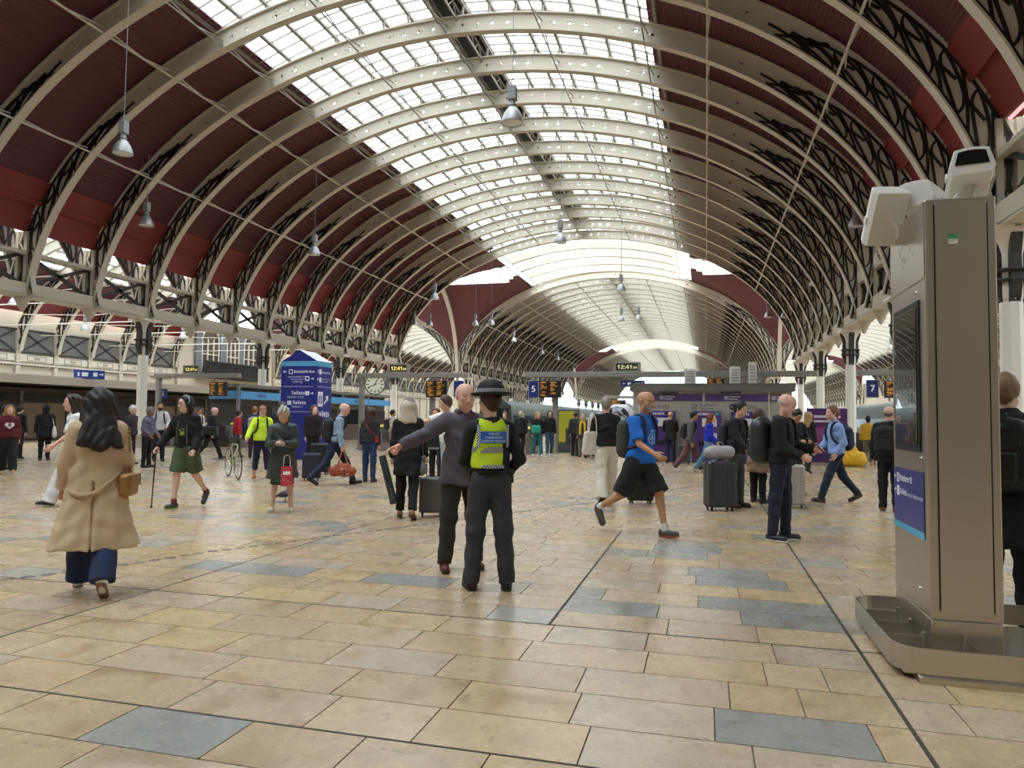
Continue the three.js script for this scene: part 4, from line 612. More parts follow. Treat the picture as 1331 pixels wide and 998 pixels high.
// ---- trains
function train(X, d0, d1, label, nose) {
  const t = thing('train', label, 'train', [X, 0, 0]); const w = 2.7, side = mat('#2f3a36', 0.35, 0.2), grey = mat(nose ? '#8d8e8e' : '#4d5652', 0.45), nCars = Math.round((d1 - d0) / 23);
  for (let k = 0; k < nCars; k++) { const a = d0 + k * 23 + (k ? 0.25 : nose ? 3.2 : 0), b = d0 + (k + 1) * 23 - 0.25, L = b - a, zc = -(a + b) / 2;
    const s = new THREE.Shape(); s.moveTo(-w / 2, 0.0); s.lineTo(w / 2, 0.0); s.lineTo(w / 2, 1.95); s.quadraticCurveTo(w / 2 - 0.12, 2.75, w / 2 - 0.8, 2.92); s.lineTo(-w / 2 + 0.8, 2.92); s.quadraticCurveTo(-w / 2 + 0.12, 2.75, -w / 2, 1.95); s.closePath(); const g = new THREE.ExtrudeGeometry(s, { depth: L, bevelEnabled: false }); g.translate(0, 0.05, -b); const body = part(t, 'coach', g, grey);
    part(body, 'window_band', [box(0.03, 0.7, L - 1, w / 2 + 0.005, 1.45, zc), box(0.03, 0.7, L - 1, -w / 2 - 0.005, 1.45, zc)], darkGlass); part(body, 'side_stripe', [box(0.025, 0.8, L, w / 2 + 0.004, 0.55, zc), box(0.025, 0.8, L, -w / 2 - 0.004, 0.55, zc)], side);
    for (const e of [0.15, 0.85]) part(body, 'door', [box(0.05, 1.9, 1.2, w / 2 + 0.01, 1.05, -(a + L * e))], mat('#8fa39a', 0.4)); }
  if (!nose) { const e = part(t, 'end_panel', box(w - 0.1, 2.5, 0.06, 0, 1.35, -d0 + 0.03), mat('#3a4642', 0.5)); part(e, 'cab_window', box(w - 0.5, 0.7, 0.03, 0, 1.95, -d0 + 0.07), darkGlass); for (const q of [-1, 1]) part(e, 'headlight', at(cyl(0.12, 0.12, 0.05, 0, 0, 0, 12), q * 0.9, 0.8, -d0 + 0.07, Math.PI / 2), mat('#efe9d6', 0.3)); }
  if (nose) { const g = new THREE.SphereGeometry(1, 24, 14, 0, Math.PI * 2, 0, Math.PI / 2); g.rotateX(Math.PI / 2); g.scale(w / 2, 1.5, 3.2); g.translate(0, 1.48, -(d0 + 3.2)); const n = part(t, 'nose', g, grey); const ws = new THREE.SphereGeometry(1, 20, 10, 0, Math.PI * 2, 0.35, 0.55); ws.rotateX(Math.PI / 2); ws.scale(w / 2 * 1.01, 1.52, 3.25); ws.translate(0, 1.48, -(d0 + 3.2)); part(n, 'windscreen', (() => { const p = ws.attributes.position; for (let i = 0; i < p.count; i++) if (p.getY(i) < 1.7) p.setXYZ(i, p.getX(i) * 0.9, Math.max(1.6, p.getY(i)), p.getZ(i) - 0.25); return ws; })(), darkGlass); for (const s of [-1, 1]) part(n, 'headlight', at(cyl(0.14, 0.14, 0.1, 0, 0, 0, 12), s * 0.8, 0.85, -(d0 + 0.75), Math.PI / 2), mat('#f4f0df', 0.2)); }
}
train(-16.4, 56, 148, 'grey and green train along the left platform beyond the gates', false);
train(-7.2, 60, 152, 'grey train with a rounded nose beyond the gates', true);
train(13.5, 44, 136, 'train standing in the right side span behind the columns', false);

// ================================================================== FIGURES: smooth distance fields meshed with surface nets
// a primitive is a tapered capsule: {a, b, ra, rb, k: blend, f: [fx,fy,fz] flattening, cut: [[normal, point], ...], neg: carve}
function sdfMesh(prims, h, opt = {}) {
  const pos = prims.filter(p => !p.neg), lo = [1e9, 1e9, 1e9], hi = [-1e9, -1e9, -1e9], m = 3 * h;
  for (const p of pos) for (let i = 0; i < 3; i++) { const fi = p.f ? p.f[i] : 1; lo[i] = Math.min(lo[i], p.a[i] - p.ra * fi, p.b[i] - p.rb * fi); hi[i] = Math.max(hi[i], p.a[i] + p.ra * fi, p.b[i] + p.rb * fi); }
  for (let i = 0; i < 3; i++) { lo[i] -= m; hi[i] += m; }
  const n = [0, 1, 2].map(i => Math.ceil((hi[i] - lo[i]) / h) + 1), [nx, ny, nz] = n, F = new Float32Array(nx * ny * nz).fill(9);
  for (const p of prims) {
    const f = p.f ?? [1, 1, 1], k = p.k ?? 0.02, R = Math.max(p.ra, p.rb), mg = m + k + (p.neg ? h : 0), fm = Math.min(...f), I0 = [], I1 = [];
    for (let i = 0; i < 3; i++) { I0[i] = Math.max(0, Math.floor((Math.min(p.a[i] - R * f[i], p.b[i] - R * f[i]) - mg - lo[i]) / h)); I1[i] = Math.min(n[i] - 1, Math.ceil((Math.max(p.a[i] + R * f[i], p.b[i] + R * f[i]) + mg - lo[i]) / h)); }
    const ax = p.a[0] / f[0], ay = p.a[1] / f[1], az = p.a[2] / f[2], bx = p.b[0] / f[0] - ax, by = p.b[1] / f[1] - ay, bz = p.b[2] / f[2] - az, bb = bx * bx + by * by + bz * bz || 1e-9, dr = p.rb - p.ra;
    for (let z = I0[2]; z <= I1[2]; z++) for (let y = I0[1]; y <= I1[1]; y++) for (let x = I0[0]; x <= I1[0]; x++) {
      const X = lo[0] + x * h, Y = lo[1] + y * h, Z = lo[2] + z * h, px = X / f[0] - ax, py = Y / f[1] - ay, pz = Z / f[2] - az;
      let t = (px * bx + py * by + pz * bz) / bb; t = t < 0 ? 0 : t > 1 ? 1 : t;
      const ex = px - t * bx, ey = py - t * by, ez = pz - t * bz; let d = (Math.sqrt(ex * ex + ey * ey + ez * ez) - p.ra - t * dr) * fm;
      if (p.cut) for (const c of p.cut) { const e = (X - c[1][0]) * c[0][0] + (Y - c[1][1]) * c[0][1] + (Z - c[1][2]) * c[0][2]; if (e > d) d = e; }
      const q = (z * ny + y) * nx + x, g = F[q];
      if (p.neg) { const e = -d; const hh = Math.max(k - Math.abs(e - g), 0) / k; F[q] = Math.max(e, g) + hh * hh * k * 0.25; }
      else if (g > 8) F[q] = d; else { const hh = k > 0 ? Math.max(k - Math.abs(d - g), 0) / k : 0; F[q] = Math.min(d, g) - hh * hh * k * 0.25; }
    }
  }
  const cuts = opt.cut ?? [], amp = opt.amp ?? 0, fr = opt.freq ?? 1, sd = opt.seed ?? 0;
  if (amp || cuts.length || opt.warp || opt.strand) for (let z = 0; z < nz; z++) for (let y = 0; y < ny; y++) for (let x = 0; x < nx; x++) {
    const q = (z * ny + y) * nx + x; if (F[q] > 0.08) continue; const X = lo[0] + x * h, Y = lo[1] + y * h, Z = lo[2] + z * h;
    if (amp && F[q] > -0.05) F[q] += amp * (Math.sin(fr * (19 * X + 6 * Y) + 2.2 * Math.sin(11 * Y * fr + sd)) * Math.cos(fr * (16 * Z - 9 * Y) + sd) + 0.6 * Math.sin(fr * (34 * Y + 13 * X * Math.cos(sd)) + 3 * Math.sin(8 * X + 7 * Z)));
    if (opt.strand && F[q] > -0.05) F[q] += opt.strand * (Math.sin(95 * X + 9 * Math.sin(6 * Y + 4 * Z)) + Math.sin(88 * Z + 7 * Math.sin(5 * Y + 9 * X)) + 1.2 * Math.sin(30 * X + 10 * Math.sin(4 * Y)) * Math.cos(24 * Z));
    if (opt.warp && F[q] > -0.06) F[q] += opt.warp(X, Y, Z);
    for (const c of cuts) { const e = (X - c[1][0]) * c[0][0] + (Y - c[1][1]) * c[0][1] + (Z - c[1][2]) * c[0][2]; if (e > F[q]) F[q] = e; }
  }
  // surface nets
  const idx = new Int32Array(F.length).fill(-1), P = [], T = [];
  const O = [0, 1, nx, nx + 1, nx * ny, nx * ny + 1, nx * ny + nx, nx * ny + nx + 1];
  const E = [[0, 1], [2, 3], [4, 5], [6, 7], [0, 2], [1, 3], [4, 6], [5, 7], [0, 4], [1, 5], [2, 6], [3, 7]];
  for (let z = 0; z < nz - 1; z++) for (let y = 0; y < ny - 1; y++) for (let x = 0; x < nx - 1; x++) {
    const q = (z * ny + y) * nx + x; let msk = 0; for (let c = 0; c < 8; c++) if (F[q + O[c]] < 0) msk |= 1 << c; if (!msk || msk === 255) continue;
    let sx = 0, sy = 0, sz = 0, cn = 0;
    for (const [i, j] of E) { const a = F[q + O[i]], b = F[q + O[j]]; if ((a < 0) === (b < 0)) continue; const t = a / (a - b); sx += (i & 1) + t * ((j & 1) - (i & 1)); sy += ((i >> 1) & 1) + t * (((j >> 1) & 1) - ((i >> 1) & 1)); sz += (i >> 2) + t * ((j >> 2) - (i >> 2)); cn++; }
    idx[q] = P.length / 3; P.push(lo[0] + (x + sx / cn) * h, lo[1] + (y + sy / cn) * h, lo[2] + (z + sz / cn) * h);
  }
  const dx = 1, dy = nx, dz = nx * ny;
  for (let z = 1; z < nz - 1; z++) for (let y = 1; y < ny - 1; y++) for (let x = 1; x < nx - 1; x++) {
    const q = (z * ny + y) * nx + x, s = F[q] < 0;
    const quad = (a, b, c, d, flip) => { if (a < 0 || b < 0 || c < 0 || d < 0) return; flip ? T.push(a, c, b, a, d, c) : T.push(a, b, c, a, c, d); };
    if (s !== (F[q + dx] < 0)) quad(idx[q], idx[q - dy], idx[q - dy - dz], idx[q - dz], s);
    if (s !== (F[q + dy] < 0)) quad(idx[q], idx[q - dz], idx[q - dz - dx], idx[q - dx], s);
    if (s !== (F[q + dz] < 0)) quad(idx[q], idx[q - dx], idx[q - dx - dy], idx[q - dy], s);
  }
  const g = new THREE.BufferGeometry(); g.setAttribute('position', new THREE.Float32BufferAttribute(P, 3)); g.setAttribute('uv', new THREE.Float32BufferAttribute(new Float32Array(P.length / 3 * 2), 2)); g.setIndex(T); g.computeVertexNormals(); return g;
}
const cap = (a, b, ra, rb, o = {}) => ({ a, b, ra, rb: rb ?? ra, ...o });
const add3 = (a, b, s = 1) => [a[0] + b[0] * s, a[1] + b[1] * s, a[2] + b[2] * s];
const mix3 = (a, b, t) => [a[0] + (b[0] - a[0]) * t, a[1] + (b[1] - a[1]) * t, a[2] + (b[2] - a[2]) * t];
const sub3 = (a, b) => [a[0] - b[0], a[1] - b[1], a[2] - b[2]];
const nrm3 = a => { const l = Math.hypot(...a) || 1; return a.map(v => v / l); };
const crs3 = (a, b) => [a[1] * b[2] - a[2] * b[1], a[2] * b[0] - a[0] * b[2], a[0] * b[1] - a[1] * b[0]];
const RAD = Math.PI / 180;
const SKIN = { pale: '#e3b9a3', light: '#d6a98e', tan: '#c08d6a', brown: '#8f6145', dark: '#5a3a2a', pink: '#dfab96' };
const matCache = {};
function cloth(c, r = 0.88) { return matCache[c + r] ??= mat(c, r); }
function skinMat(c) { return matCache['skin' + c] ??= new THREE.MeshPhysicalMaterial({ color: new THREE.Color(c), roughness: 0.55, sheen: 0.2 }); }
// limb direction from straight down: pitch forward, abduct to side s
const limb = (p, a, s) => [s * Math.sin(a * RAD), -Math.cos(a * RAD) * Math.cos(p * RAD), Math.cos(a * RAD) * Math.sin(p * RAD)];

function person(o) {
  // o: at [X, D], H, face (deg, 0 = to the viewer, 90 = picture right), pose {lean, head:[yaw,pitch], armL/armR:[p1,a1,p2,a2], legL/legR:[p1,a1,p2,a2]}, clothes
  const H = o.H ?? 1.72, s = H / 1.75, gth = o.girth ?? 1, P = { lean: 2, head: [0, 0], armL: [-4, 9, 8, 4], armR: [-4, 9, 8, 4], legL: [2, 2, 0, 1], legR: [-2, 2, -3, 1], twist: 0, ...o.pose };
  const px = 938 / Math.max(2, o.at[1] * 0.966 - o.at[0] * 0.26), cell = o.cell ?? (px > 110 ? 0.0115 : px > 60 ? 0.016 : 0.025), hiHead = px > 55;
  const J = {}, L = 'L', Rr = 'R', S = v => v * s; const lean = P.lean * RAD, up = [0, Math.cos(lean), Math.sin(lean)], tw = P.twist * RAD;
  J.hip = [0, 0, 0]; J.waist = add3(J.hip, up, S(0.17)); J.chest = add3(J.hip, up, S(0.33)); J.neck = add3(J.hip, up, S(0.535)); const nu = nrm3([0, Math.cos(lean + 0.12), Math.sin(lean + 0.12)]); J.head = add3(J.neck, nu, S(0.185));
  const sw = S(0.178) * (o.female ? 0.9 : 1) * Math.sqrt(gth);
  for (const [k, sd] of [[L, 1], [Rr, -1]]) {
    J['sh' + k] = add3(add3(J.hip, up, S(0.475)), [sd * Math.cos(tw), 0, -sd * Math.sin(tw)], sw);
    const A = P['arm' + k]; J['el' + k] = add3(J['sh' + k], limb(A[0], A[1], sd), S(0.295)); const fd = limb(A[2], A[3], sd); J['wr' + k] = add3(J['el' + k], fd, S(0.25)); J['hd' + k] = add3(J['wr' + k], fd, S(0.085)); J['fd' + k] = fd;
    J['hp' + k] = [sd * S(0.088), -S(0.02), 0]; const G = P['leg' + k]; J['kn' + k] = add3(J['hp' + k], limb(G[0], G[1], sd), S(0.43)); J['an' + k] = add3(J['kn' + k], limb(G[2], G[3], sd), S(0.43));
    const fp = (G[4] ?? Math.min(0, G[2] + 6)) * RAD, fy = (G[5] ?? 7) * RAD * sd; J['fdir' + k] = [Math.sin(fy) * Math.cos(fp), Math.sin(fp), Math.cos(fy) * Math.cos(fp)]; J['he' + k] = add3(add3(J['an' + k], [0, -1, 0], S(0.05)), J['fdir' + k], -S(0.035)); J['to' + k] = add3(J['he' + k], J['fdir' + k], S(0.185));
  }
  const low = Math.min(...[L, Rr].flatMap(k => [J['he' + k][1], J['to' + k][1]])) - S(0.036), done = new Set();
  for (const k of Object.keys(J)) if (!k.startsWith('f')) J[k] = [J[k][0], J[k][1] - low, J[k][2]];
  const t = thing('person', o.label, 'person', [o.at[0], 0, -o.at[1]], 0); const a0 = Math.atan2(-o.at[0], o.at[1]); t.rotation.y = a0 + (o.face ?? 0) * RAD;
  if (o.group) t.userData.group = o.group;
  J.t = t; J.s = s; J.world = (p) => { const v = V(...p); v.applyAxisAngle(V(0, 1, 0), t.rotation.y); return v.add(t.position); };
  const skin = skinMat(SKIN[o.skin ?? 'light'] ?? o.skin), Q = (list) => list;
  // ---- body: trunk and limbs, head, hands joined into one skin mesh
  const body = [], Ln = o.legs === 'bare' || o.bottom?.type === 'shorts' || o.bottom?.type === 'skirt';
  const trunk = [cap(J.hip, J.waist, S(0.115) * gth, S(0.11) * gth, { f: [1, 1, 0.78], k: 0.05 }), cap(J.waist, J.chest, S(0.11) * gth, S(0.125) * gth, { f: [1, 1, 0.72], k: 0.05 }), cap(mix3(J.shL, J.shR, 0.2), mix3(J.shL, J.shR, 0.8), S(0.06), S(0.06), { k: 0.06 }), cap(add3(J.neck, [0, S(-0.03), 0]), add3(J.neck, nu, S(0.11)), S(0.056), S(0.05), { k: 0.03 })];
  for (const k of [L, Rr]) { trunk.push(cap(J['sh' + k], J['el' + k], S(0.048), S(0.038), { k: 0.03 }), cap(J['el' + k], J['wr' + k], S(0.04), S(0.026), { k: 0.015 }), cap(J['wr' + k], J['hd' + k], S(0.026), S(0.03), { k: 0.01 })); trunk.push(cap(J['hp' + k], J['kn' + k], S(0.078) * gth, S(0.055), { k: 0.03 }), cap(J['kn' + k], J['an' + k], S(0.054), S(0.034), { k: 0.02 }), cap(add3(J['kn' + k], sub3(J['an' + k], J['kn' + k]), 0.22).map((v, i) => v + (i === 2 ? -S(0.018) : 0)), add3(J['kn' + k], sub3(J['an' + k], J['kn' + k]), 0.4), S(0.05), S(0.036), { k: 0.03 }), cap(J['an' + k], J['he' + k], S(0.034), S(0.03), { k: 0.02 })); }
  body.push(sdfMesh(trunk, Math.max(cell, 0.014)));
  // head frame
  const hy = P.head[0] * RAD, hp = P.head[1] * RAD, hm = new THREE.Matrix4().makeRotationFromEuler(new THREE.Euler(-hp + lean * 0.5, hy, (P.head[2] ?? 0) * RAD, 'YXZ')), hs = s * (o.headScale ?? 1.04);
  const W = (x, y, z) => { const v = V(x * hs, y * hs, z * hs).applyMatrix4(hm); return [J.head[0] + v.x, J.head[1] + v.y + 0.005, J.head[2] + v.z + 0.012]; }, HR = v => v * hs;
  const headP = [cap(W(0, 0.025, -0.028), W(0, 0.03, 0.012), HR(0.089), HR(0.084), { k: 0.02, f: [0.88, 1, 1] }), cap(W(0, 0.0, 0.03), W(0, -0.062, 0.044), HR(0.066), HR(0.05), { k: 0.03, f: [0.95, 1, 1] }), cap(W(-0.03, -0.07, 0.03), W(0.03, -0.07, 0.03), HR(0.04), HR(0.04), { k: 0.03 }), cap(W(0, -0.095, 0.064), W(0, -0.1, 0.06), HR(0.024), HR(0.024), { k: 0.025 }),
    cap(W(0, 0.004, 0.088), W(0, -0.036, 0.11), HR(0.009), HR(0.0135), { k: 0.014 }), cap(W(-0.012, -0.04, 0.098), W(0.012, -0.04, 0.098), HR(0.01), HR(0.01), { k: 0.01 }), cap(W(-0.034, 0.024, 0.078), W(0.034, 0.024, 0.078), HR(0.014), HR(0.014), { k: 0.018 }), cap(W(0, -0.05, 0.0), add3(J.neck, nu, S(0.02)), HR(0.058), S(0.056), { k: 0.03 })];
  for (const sd of [1, -1]) headP.push(cap(W(sd * 0.042, -0.022, 0.062), W(sd * 0.036, -0.05, 0.062), HR(0.026), HR(0.02), { k: 0.02 }), cap(W(sd * 0.079, 0.008, -0.012), W(sd * 0.077, -0.026, -0.004), HR(0.015), HR(0.009), { k: 0.006, f: [0.6, 1, 1] }));
  if (hiHead) { headP.push(cap(W(-0.02, -0.067, 0.086), W(0.02, -0.067, 0.086), HR(0.008), HR(0.008), { k: 0.01 })); for (const sd of [1, -1]) headP.push(cap(W(sd * 0.032, 0.004, 0.102), W(sd * 0.034, 0.003, 0.1), HR(0.016), HR(0.016), { k: 0.012, neg: true })); }
  body.push(sdfMesh(headP, px > 90 ? 0.0048 : hiHead ? 0.007 : 0.012));
  // hands
  for (const [k, sd] of [[L, 1], [Rr, -1]]) {
    const hnd = o['hand' + k] ?? 'relax', d = nrm3(J['fd' + k]), wr = J['wr' + k]; let pal = hnd === 'flat' ? [0, -1, 0] : [-sd * 0.85, 0, 0.25 + (hnd === 'front' ? 1 : 0)]; pal = nrm3(sub3(pal, d.map(v => v * (pal[0] * d[0] + pal[1] * d[1] + pal[2] * d[2])))); const side = nrm3(crs3(d, pal)), tsd = (side[2] * 1 + side[1] * 0.4) > 0 ? 1 : -1, sdv = side.map(v => v * tsd); // toward the thumb
    const at3 = (u, v, w) => [0, 1, 2].map(i => wr[i] + S(u) * d[i] + S(v) * sdv[i] + S(w) * pal[i]), hp2 = [];
    hp2.push(cap(at3(-0.02, 0, 0), at3(0.02, 0, 0), S(0.026), S(0.027), { k: 0.01 }));
    for (let f = 0; f < 4; f++) { const v = 0.027 - f * 0.018; hp2.push(cap(at3(0.02, v * 0.8, 0), at3(0.085, v, 0), S(0.0155), S(0.0125), { k: 0.012 })); const len = [0.068, 0.076, 0.07, 0.055][f]; let c1 = 0.45, c2 = 1.0; if (hnd === 'grip') { c1 = 1.3; c2 = 2.6; } if (hnd === 'flat') { c1 = 0.1; c2 = 0.2; } if (hnd === 'point') { c1 = f === 0 ? 0.05 : 1.35; c2 = f === 0 ? 0.1 : 2.7; } const p0 = at3(0.085, v, 0), m1 = [len * 0.5 * Math.cos(c1), len * 0.5 * Math.sin(c1)], m2 = [len * 0.5 * Math.cos(c2), len * 0.5 * Math.sin(c2)]; const p1 = at3(0.085 + m1[0], v * 1.05, m1[1]), p2 = at3(0.085 + m1[0] + m2[0], v * 1.05, m1[1] + m2[1]); hp2.push(cap(p0, p1, S(0.0105), S(0.0092), { k: 0.003 }), cap(p1, p2, S(0.0092), S(0.0075), { k: 0.003 })); }
    const th = hnd === 'grip' || hnd === 'point' ? [at3(0.02, 0.03, 0.008), at3(0.052, 0.045, 0.026), at3(0.072, 0.03, 0.042)] : [at3(0.018, 0.03, 0.004), at3(0.052, 0.052, 0.014), at3(0.082, 0.058, 0.02)]; hp2.push(cap(th[0], th[1], S(0.014), S(0.0112), { k: 0.01 }), cap(th[1], th[2], S(0.0112), S(0.008), { k: 0.003 }));
    J['grip' + k] = at3(0.085, 0, 0.03); body.push(sdfMesh(hp2, px > 90 ? 0.0042 : px > 50 ? 0.0065 : 0.011));
  }
  part(t, 'body', body, skin);
  // eyes, brows, mouth
  if (hiHead) {
    for (const sd of [1, -1]) { const e = new THREE.SphereGeometry(HR(0.0105), 10, 8); e.translate(...W(sd * 0.032, 0.003, 0.0795)); const eye = part(t, 'eye', e, cloth('#e9e3da', 0.3)); const ir = new THREE.SphereGeometry(HR(0.0064), 8, 6); ir.translate(...W(sd * 0.0315, 0.003, 0.0858)); part(eye, 'iris', ir, cloth('#2a1d16', 0.2)); const bw = rod(W(sd * 0.014, 0.026, 0.094), W(sd * 0.048, 0.027, 0.078), HR(0.0042), HR(0.003), 5); const ld = rod(W(sd * 0.021, 0.0115, 0.089), W(sd * 0.044, 0.0105, 0.085), HR(0.0052), HR(0.0045), 6); part(t, 'eyelid', ld, skin); part(t, 'eyebrow', bw, cloth(o.browColor ?? o.hairColor ?? '#4a3a2e')); }
    const mo = rod(W(-0.02, -0.066, 0.0925), W(0.02, -0.066, 0.0925), HR(0.0042), HR(0.0042), 5); part(t, 'lips', mo, cloth('#a05f55', 0.5));
  }
  // ---- hair and headwear
  const hair = o.hair ?? 'short', hc = cloth(o.hairColor ?? '#3a2c22', 0.6), hcell = px > 90 ? 0.006 : hiHead ? 0.008 : 0.014, skull = (g) => cap(W(0, 0.028, -0.03), W(0, 0.034, 0.008), HR(0.089 + g), HR(0.084 + g), { k: 0.015, f: [0.9, 1, 1] });
  const nF = (x, y, z) => { const v = V(x, y, z).applyMatrix4(hm).normalize(); return [v.x, v.y, v.z]; };
  const hairP = []; let hcut = [[nF(0, -0.52, 0.85), W(0, 0.05, 0.07)]];
  if (hair === 'short') hairP.push(skull(0.012), cap(W(0, -0.03, -0.06), W(0, -0.05, -0.055), HR(0.055), HR(0.045), { k: 0.03 }), cap(W(0, 0.085, 0.02), W(0, 0.1, -0.02), HR(0.05), HR(0.05), { k: 0.03 }));
  if (hair === 'fringe') { hairP.push(skull(0.0045)); hcut = [[nF(0, -0.35, 0.94), W(0, -0.01, 0.008)], [nF(0, 0.95, -0.3), W(0, 0.022, -0.05)]]; }
  if (hair === 'bob' || hair === 'cap_bob') { hairP.push(skull(0.018)); for (const sd of [1, -1]) hairP.push(cap(W(sd * 0.07, 0.0, -0.02), W(sd * 0.078, -0.13, -0.02), HR(0.042), HR(0.035), { k: 0.03 })); hairP.push(cap(W(0, 0, -0.07), W(0, -0.13, -0.075), HR(0.06), HR(0.055), { k: 0.04 })); hcut = [[nF(0, -0.35, 0.94), W(0, 0.06, 0.07)]]; }
  if (hair === 'long' || hair === 'longdark') { const d = o.hairLen ?? 0.3, hv = o.hairVol ?? 1; hairP.push(skull(0.02 + 0.03 * (hv - 1))); for (const sd of [1, -1]) hairP.push(cap(W(sd * 0.072 * hv, -0.01, -0.02), W(sd * 0.085 * hv * hv, -d * 0.8, -0.035), HR(0.045), HR(0.04), { k: 0.04 })); hairP.push(cap(W(0, 0, -0.07), W(0, -d, o.hairBack ?? -0.125), HR(0.075), HR(0.06), { k: 0.05, f: [1.25 * hv, 1, 1] }), cap(W(0.05 * hv, -0.1, -0.08), W(0.08 * hv * hv, -d * 0.95, (o.hairBack ?? -0.11)), HR(0.05), HR(0.04), { k: 0.03 }), cap(W(-0.05 * hv, -0.1, -0.08), W(-0.085 * hv * hv, -d * 1.02, (o.hairBack ?? -0.11)), HR(0.05), HR(0.04), { k: 0.03 })); hcut = [[nF(0, -0.3, 0.95), W(0, 0.06, 0.068)]]; }
  if (hair === 'curly') { hairP.push(skull(0.025)); const R = rng(9); for (let q = 0; q < 26; q++) { const a = R() * 6.28, y = 0.1 - R() * 0.26, r = 0.085; hairP.push(cap(W(r * Math.sin(a), y, -0.02 + r * Math.cos(a) * (Math.cos(a) > 0 ? 0.2 : 1)), W(r * Math.sin(a), y - 0.02, -0.03 + r * Math.cos(a) * (Math.cos(a) > 0 ? 0.2 : 1)), HR(0.034), HR(0.03), { k: 0.012 })); } hcut = [[nF(0, -0.3, 0.95), W(0, 0.06, 0.065)]]; }
  if (hair === 'pony') { hairP.push(skull(0.012), cap(W(0, 0.05, -0.11), W(0, -0.2, -0.13), HR(0.035), HR(0.03), { k: 0.03 }), cap(W(0, -0.02, -0.06), W(0, -0.04, -0.06), HR(0.05), HR(0.045), { k: 0.03 })); }
  if (hair === 'bun') hairP.push(skull(0.012), cap(W(0, 0.02, -0.12), W(0, 0.01, -0.13), HR(0.04), HR(0.04), { k: 0.02 }), cap(W(0, -0.04, -0.06), W(0, -0.05, -0.06), HR(0.05), HR(0.045), { k: 0.03 }));
  if (hairP.length) part(t, 'hair', sdfMesh(hairP, hcell, hair === 'curly' ? { cut: hcut, amp: 0.003, freq: 3 } : { cut: hcut, strand: o.hairAmp ?? 0.0014 }), hc);
  if (o.beard) part(t, 'beard', sdfMesh([cap(W(-0.045, -0.05, 0.048), W(0, -0.095, 0.07), HR(0.03), HR(0.032), { k: 0.02 }), cap(W(0.045, -0.05, 0.048), W(0, -0.095, 0.07), HR(0.03), HR(0.032), { k: 0.02 }), cap(W(-0.026, -0.05, 0.086), W(0.026, -0.05, 0.086), HR(0.012), HR(0.012), { k: 0.012 }), cap(W(-0.02, -0.067, 0.1), W(0.02, -0.067, 0.1), HR(0.01), HR(0.01), { neg: true, k: 0.005 })], hcell, { amp: 0.001, freq: 5 }), cloth(o.beard, 0.8));
  if (o.hat === 'beanie' || o.hat === 'capback') part(t, 'hat', sdfMesh([skull(0.026), cap(W(0, 0.06, -0.03), W(0, 0.1, -0.04), HR(0.085), HR(0.06), { k: 0.03 })], hcell, { cut: [[nF(0, -1, 0.12), W(0, 0.025, 0)]], amp: 0.001 }), cloth(o.hatColor ?? '#8d7f80'));
  if (o.hat === 'hood') part(t, 'hood', sdfMesh([skull(0.03), cap(W(0, -0.05, -0.06), W(0, -0.12, -0.06), HR(0.085), HR(0.09), { k: 0.05 })], hcell, { cut: [[nF(0, -0.1, 1), W(0, 0, 0.045)]], amp: 0.002 }), cloth(o.hatColor ?? '#1d1c1e'));
  J.W = W; J.hm = hm; J.hs = hs;
  // ---- lower garment
  const B = o.bottom ?? { type: 'trousers', color: '#23252c' }, bw = B.wide ?? 0, bp = [], fz = 0.82;
  const pel = cap(add3(J.hip, [0, S(-0.02), 0]), add3(J.hip, up, S(0.1)), S(0.142) * gth, S(0.128) * gth, { f: [1, 1, fz], k: 0.05, cut: [[up, add3(J.hip, up, S(B.waist ?? 0.14))]] });
  if (B.type === 'trousers' || B.type === 'capri') { bp.push(pel); const e = B.type === 'capri' ? 0.62 : B.len ?? 1.0; for (const k of [L, Rr]) { const d = nrm3(sub3(J['an' + k], J['kn' + k])), end = mix3(J['kn' + k], J['an' + k], e), r1 = S(0.078 + bw * 0.5), r2 = S(0.06 + bw) * (e < 1 ? 1.1 : 1); bp.push(cap(add3(J['hp' + k], [0, S(0.02), 0]), J['kn' + k], S(0.1 + bw * 0.2) * gth, r1, { k: 0.03 }), cap(J['kn' + k], add3(end, d, S(0.06)), r1, r2, { k: 0.03, cut: [[d, add3(end, d, S(0.025))]] })); if (B.cargo) bp.push(cap(add3(mix3(J['hp' + k], J['kn' + k], 0.62), [(k === L ? 1 : -1) * S(0.075), 0, 0]), add3(mix3(J['hp' + k], J['kn' + k], 0.92), [(k === L ? 1 : -1) * S(0.062), 0, 0]), S(0.048), S(0.046), { k: 0.008, f: [0.6, 1, 1.1] })); } }
  if (B.type === 'shorts') { bp.push(pel); for (const k of [L, Rr]) { const d = nrm3(sub3(J['kn' + k], J['hp' + k])), end = mix3(J['hp' + k], J['kn' + k], B.len ?? 0.8); bp.push(cap(add3(J['hp' + k], [0, S(0.02), 0]), add3(end, d, S(0.08)), S(0.108 + bw * 0.3) * gth, S(0.1 + bw), { k: 0.03, cut: [[d, end]] })); } }
  if (B.type === 'skirt') { const mid = mix3(J.knL, J.knR, 0.5), end = mix3(J.hip, mid, B.len ?? 1); bp.push(pel, cap(J.hip, add3(end, [0, -S(0.08), 0]), S(0.15) * gth, S(0.2 + bw), { f: [1, 1, 0.8], k: 0.04, cut: [[[0, -1, 0], end]] })); }
  if (bp.length) part(t, B.type === 'shorts' ? 'shorts' : B.type === 'skirt' ? 'skirt' : 'trousers', sdfMesh(bp, cell, { amp: B.amp ?? 0.0055, freq: B.freq ?? 1, seed: H * 77 }), cloth(B.color));
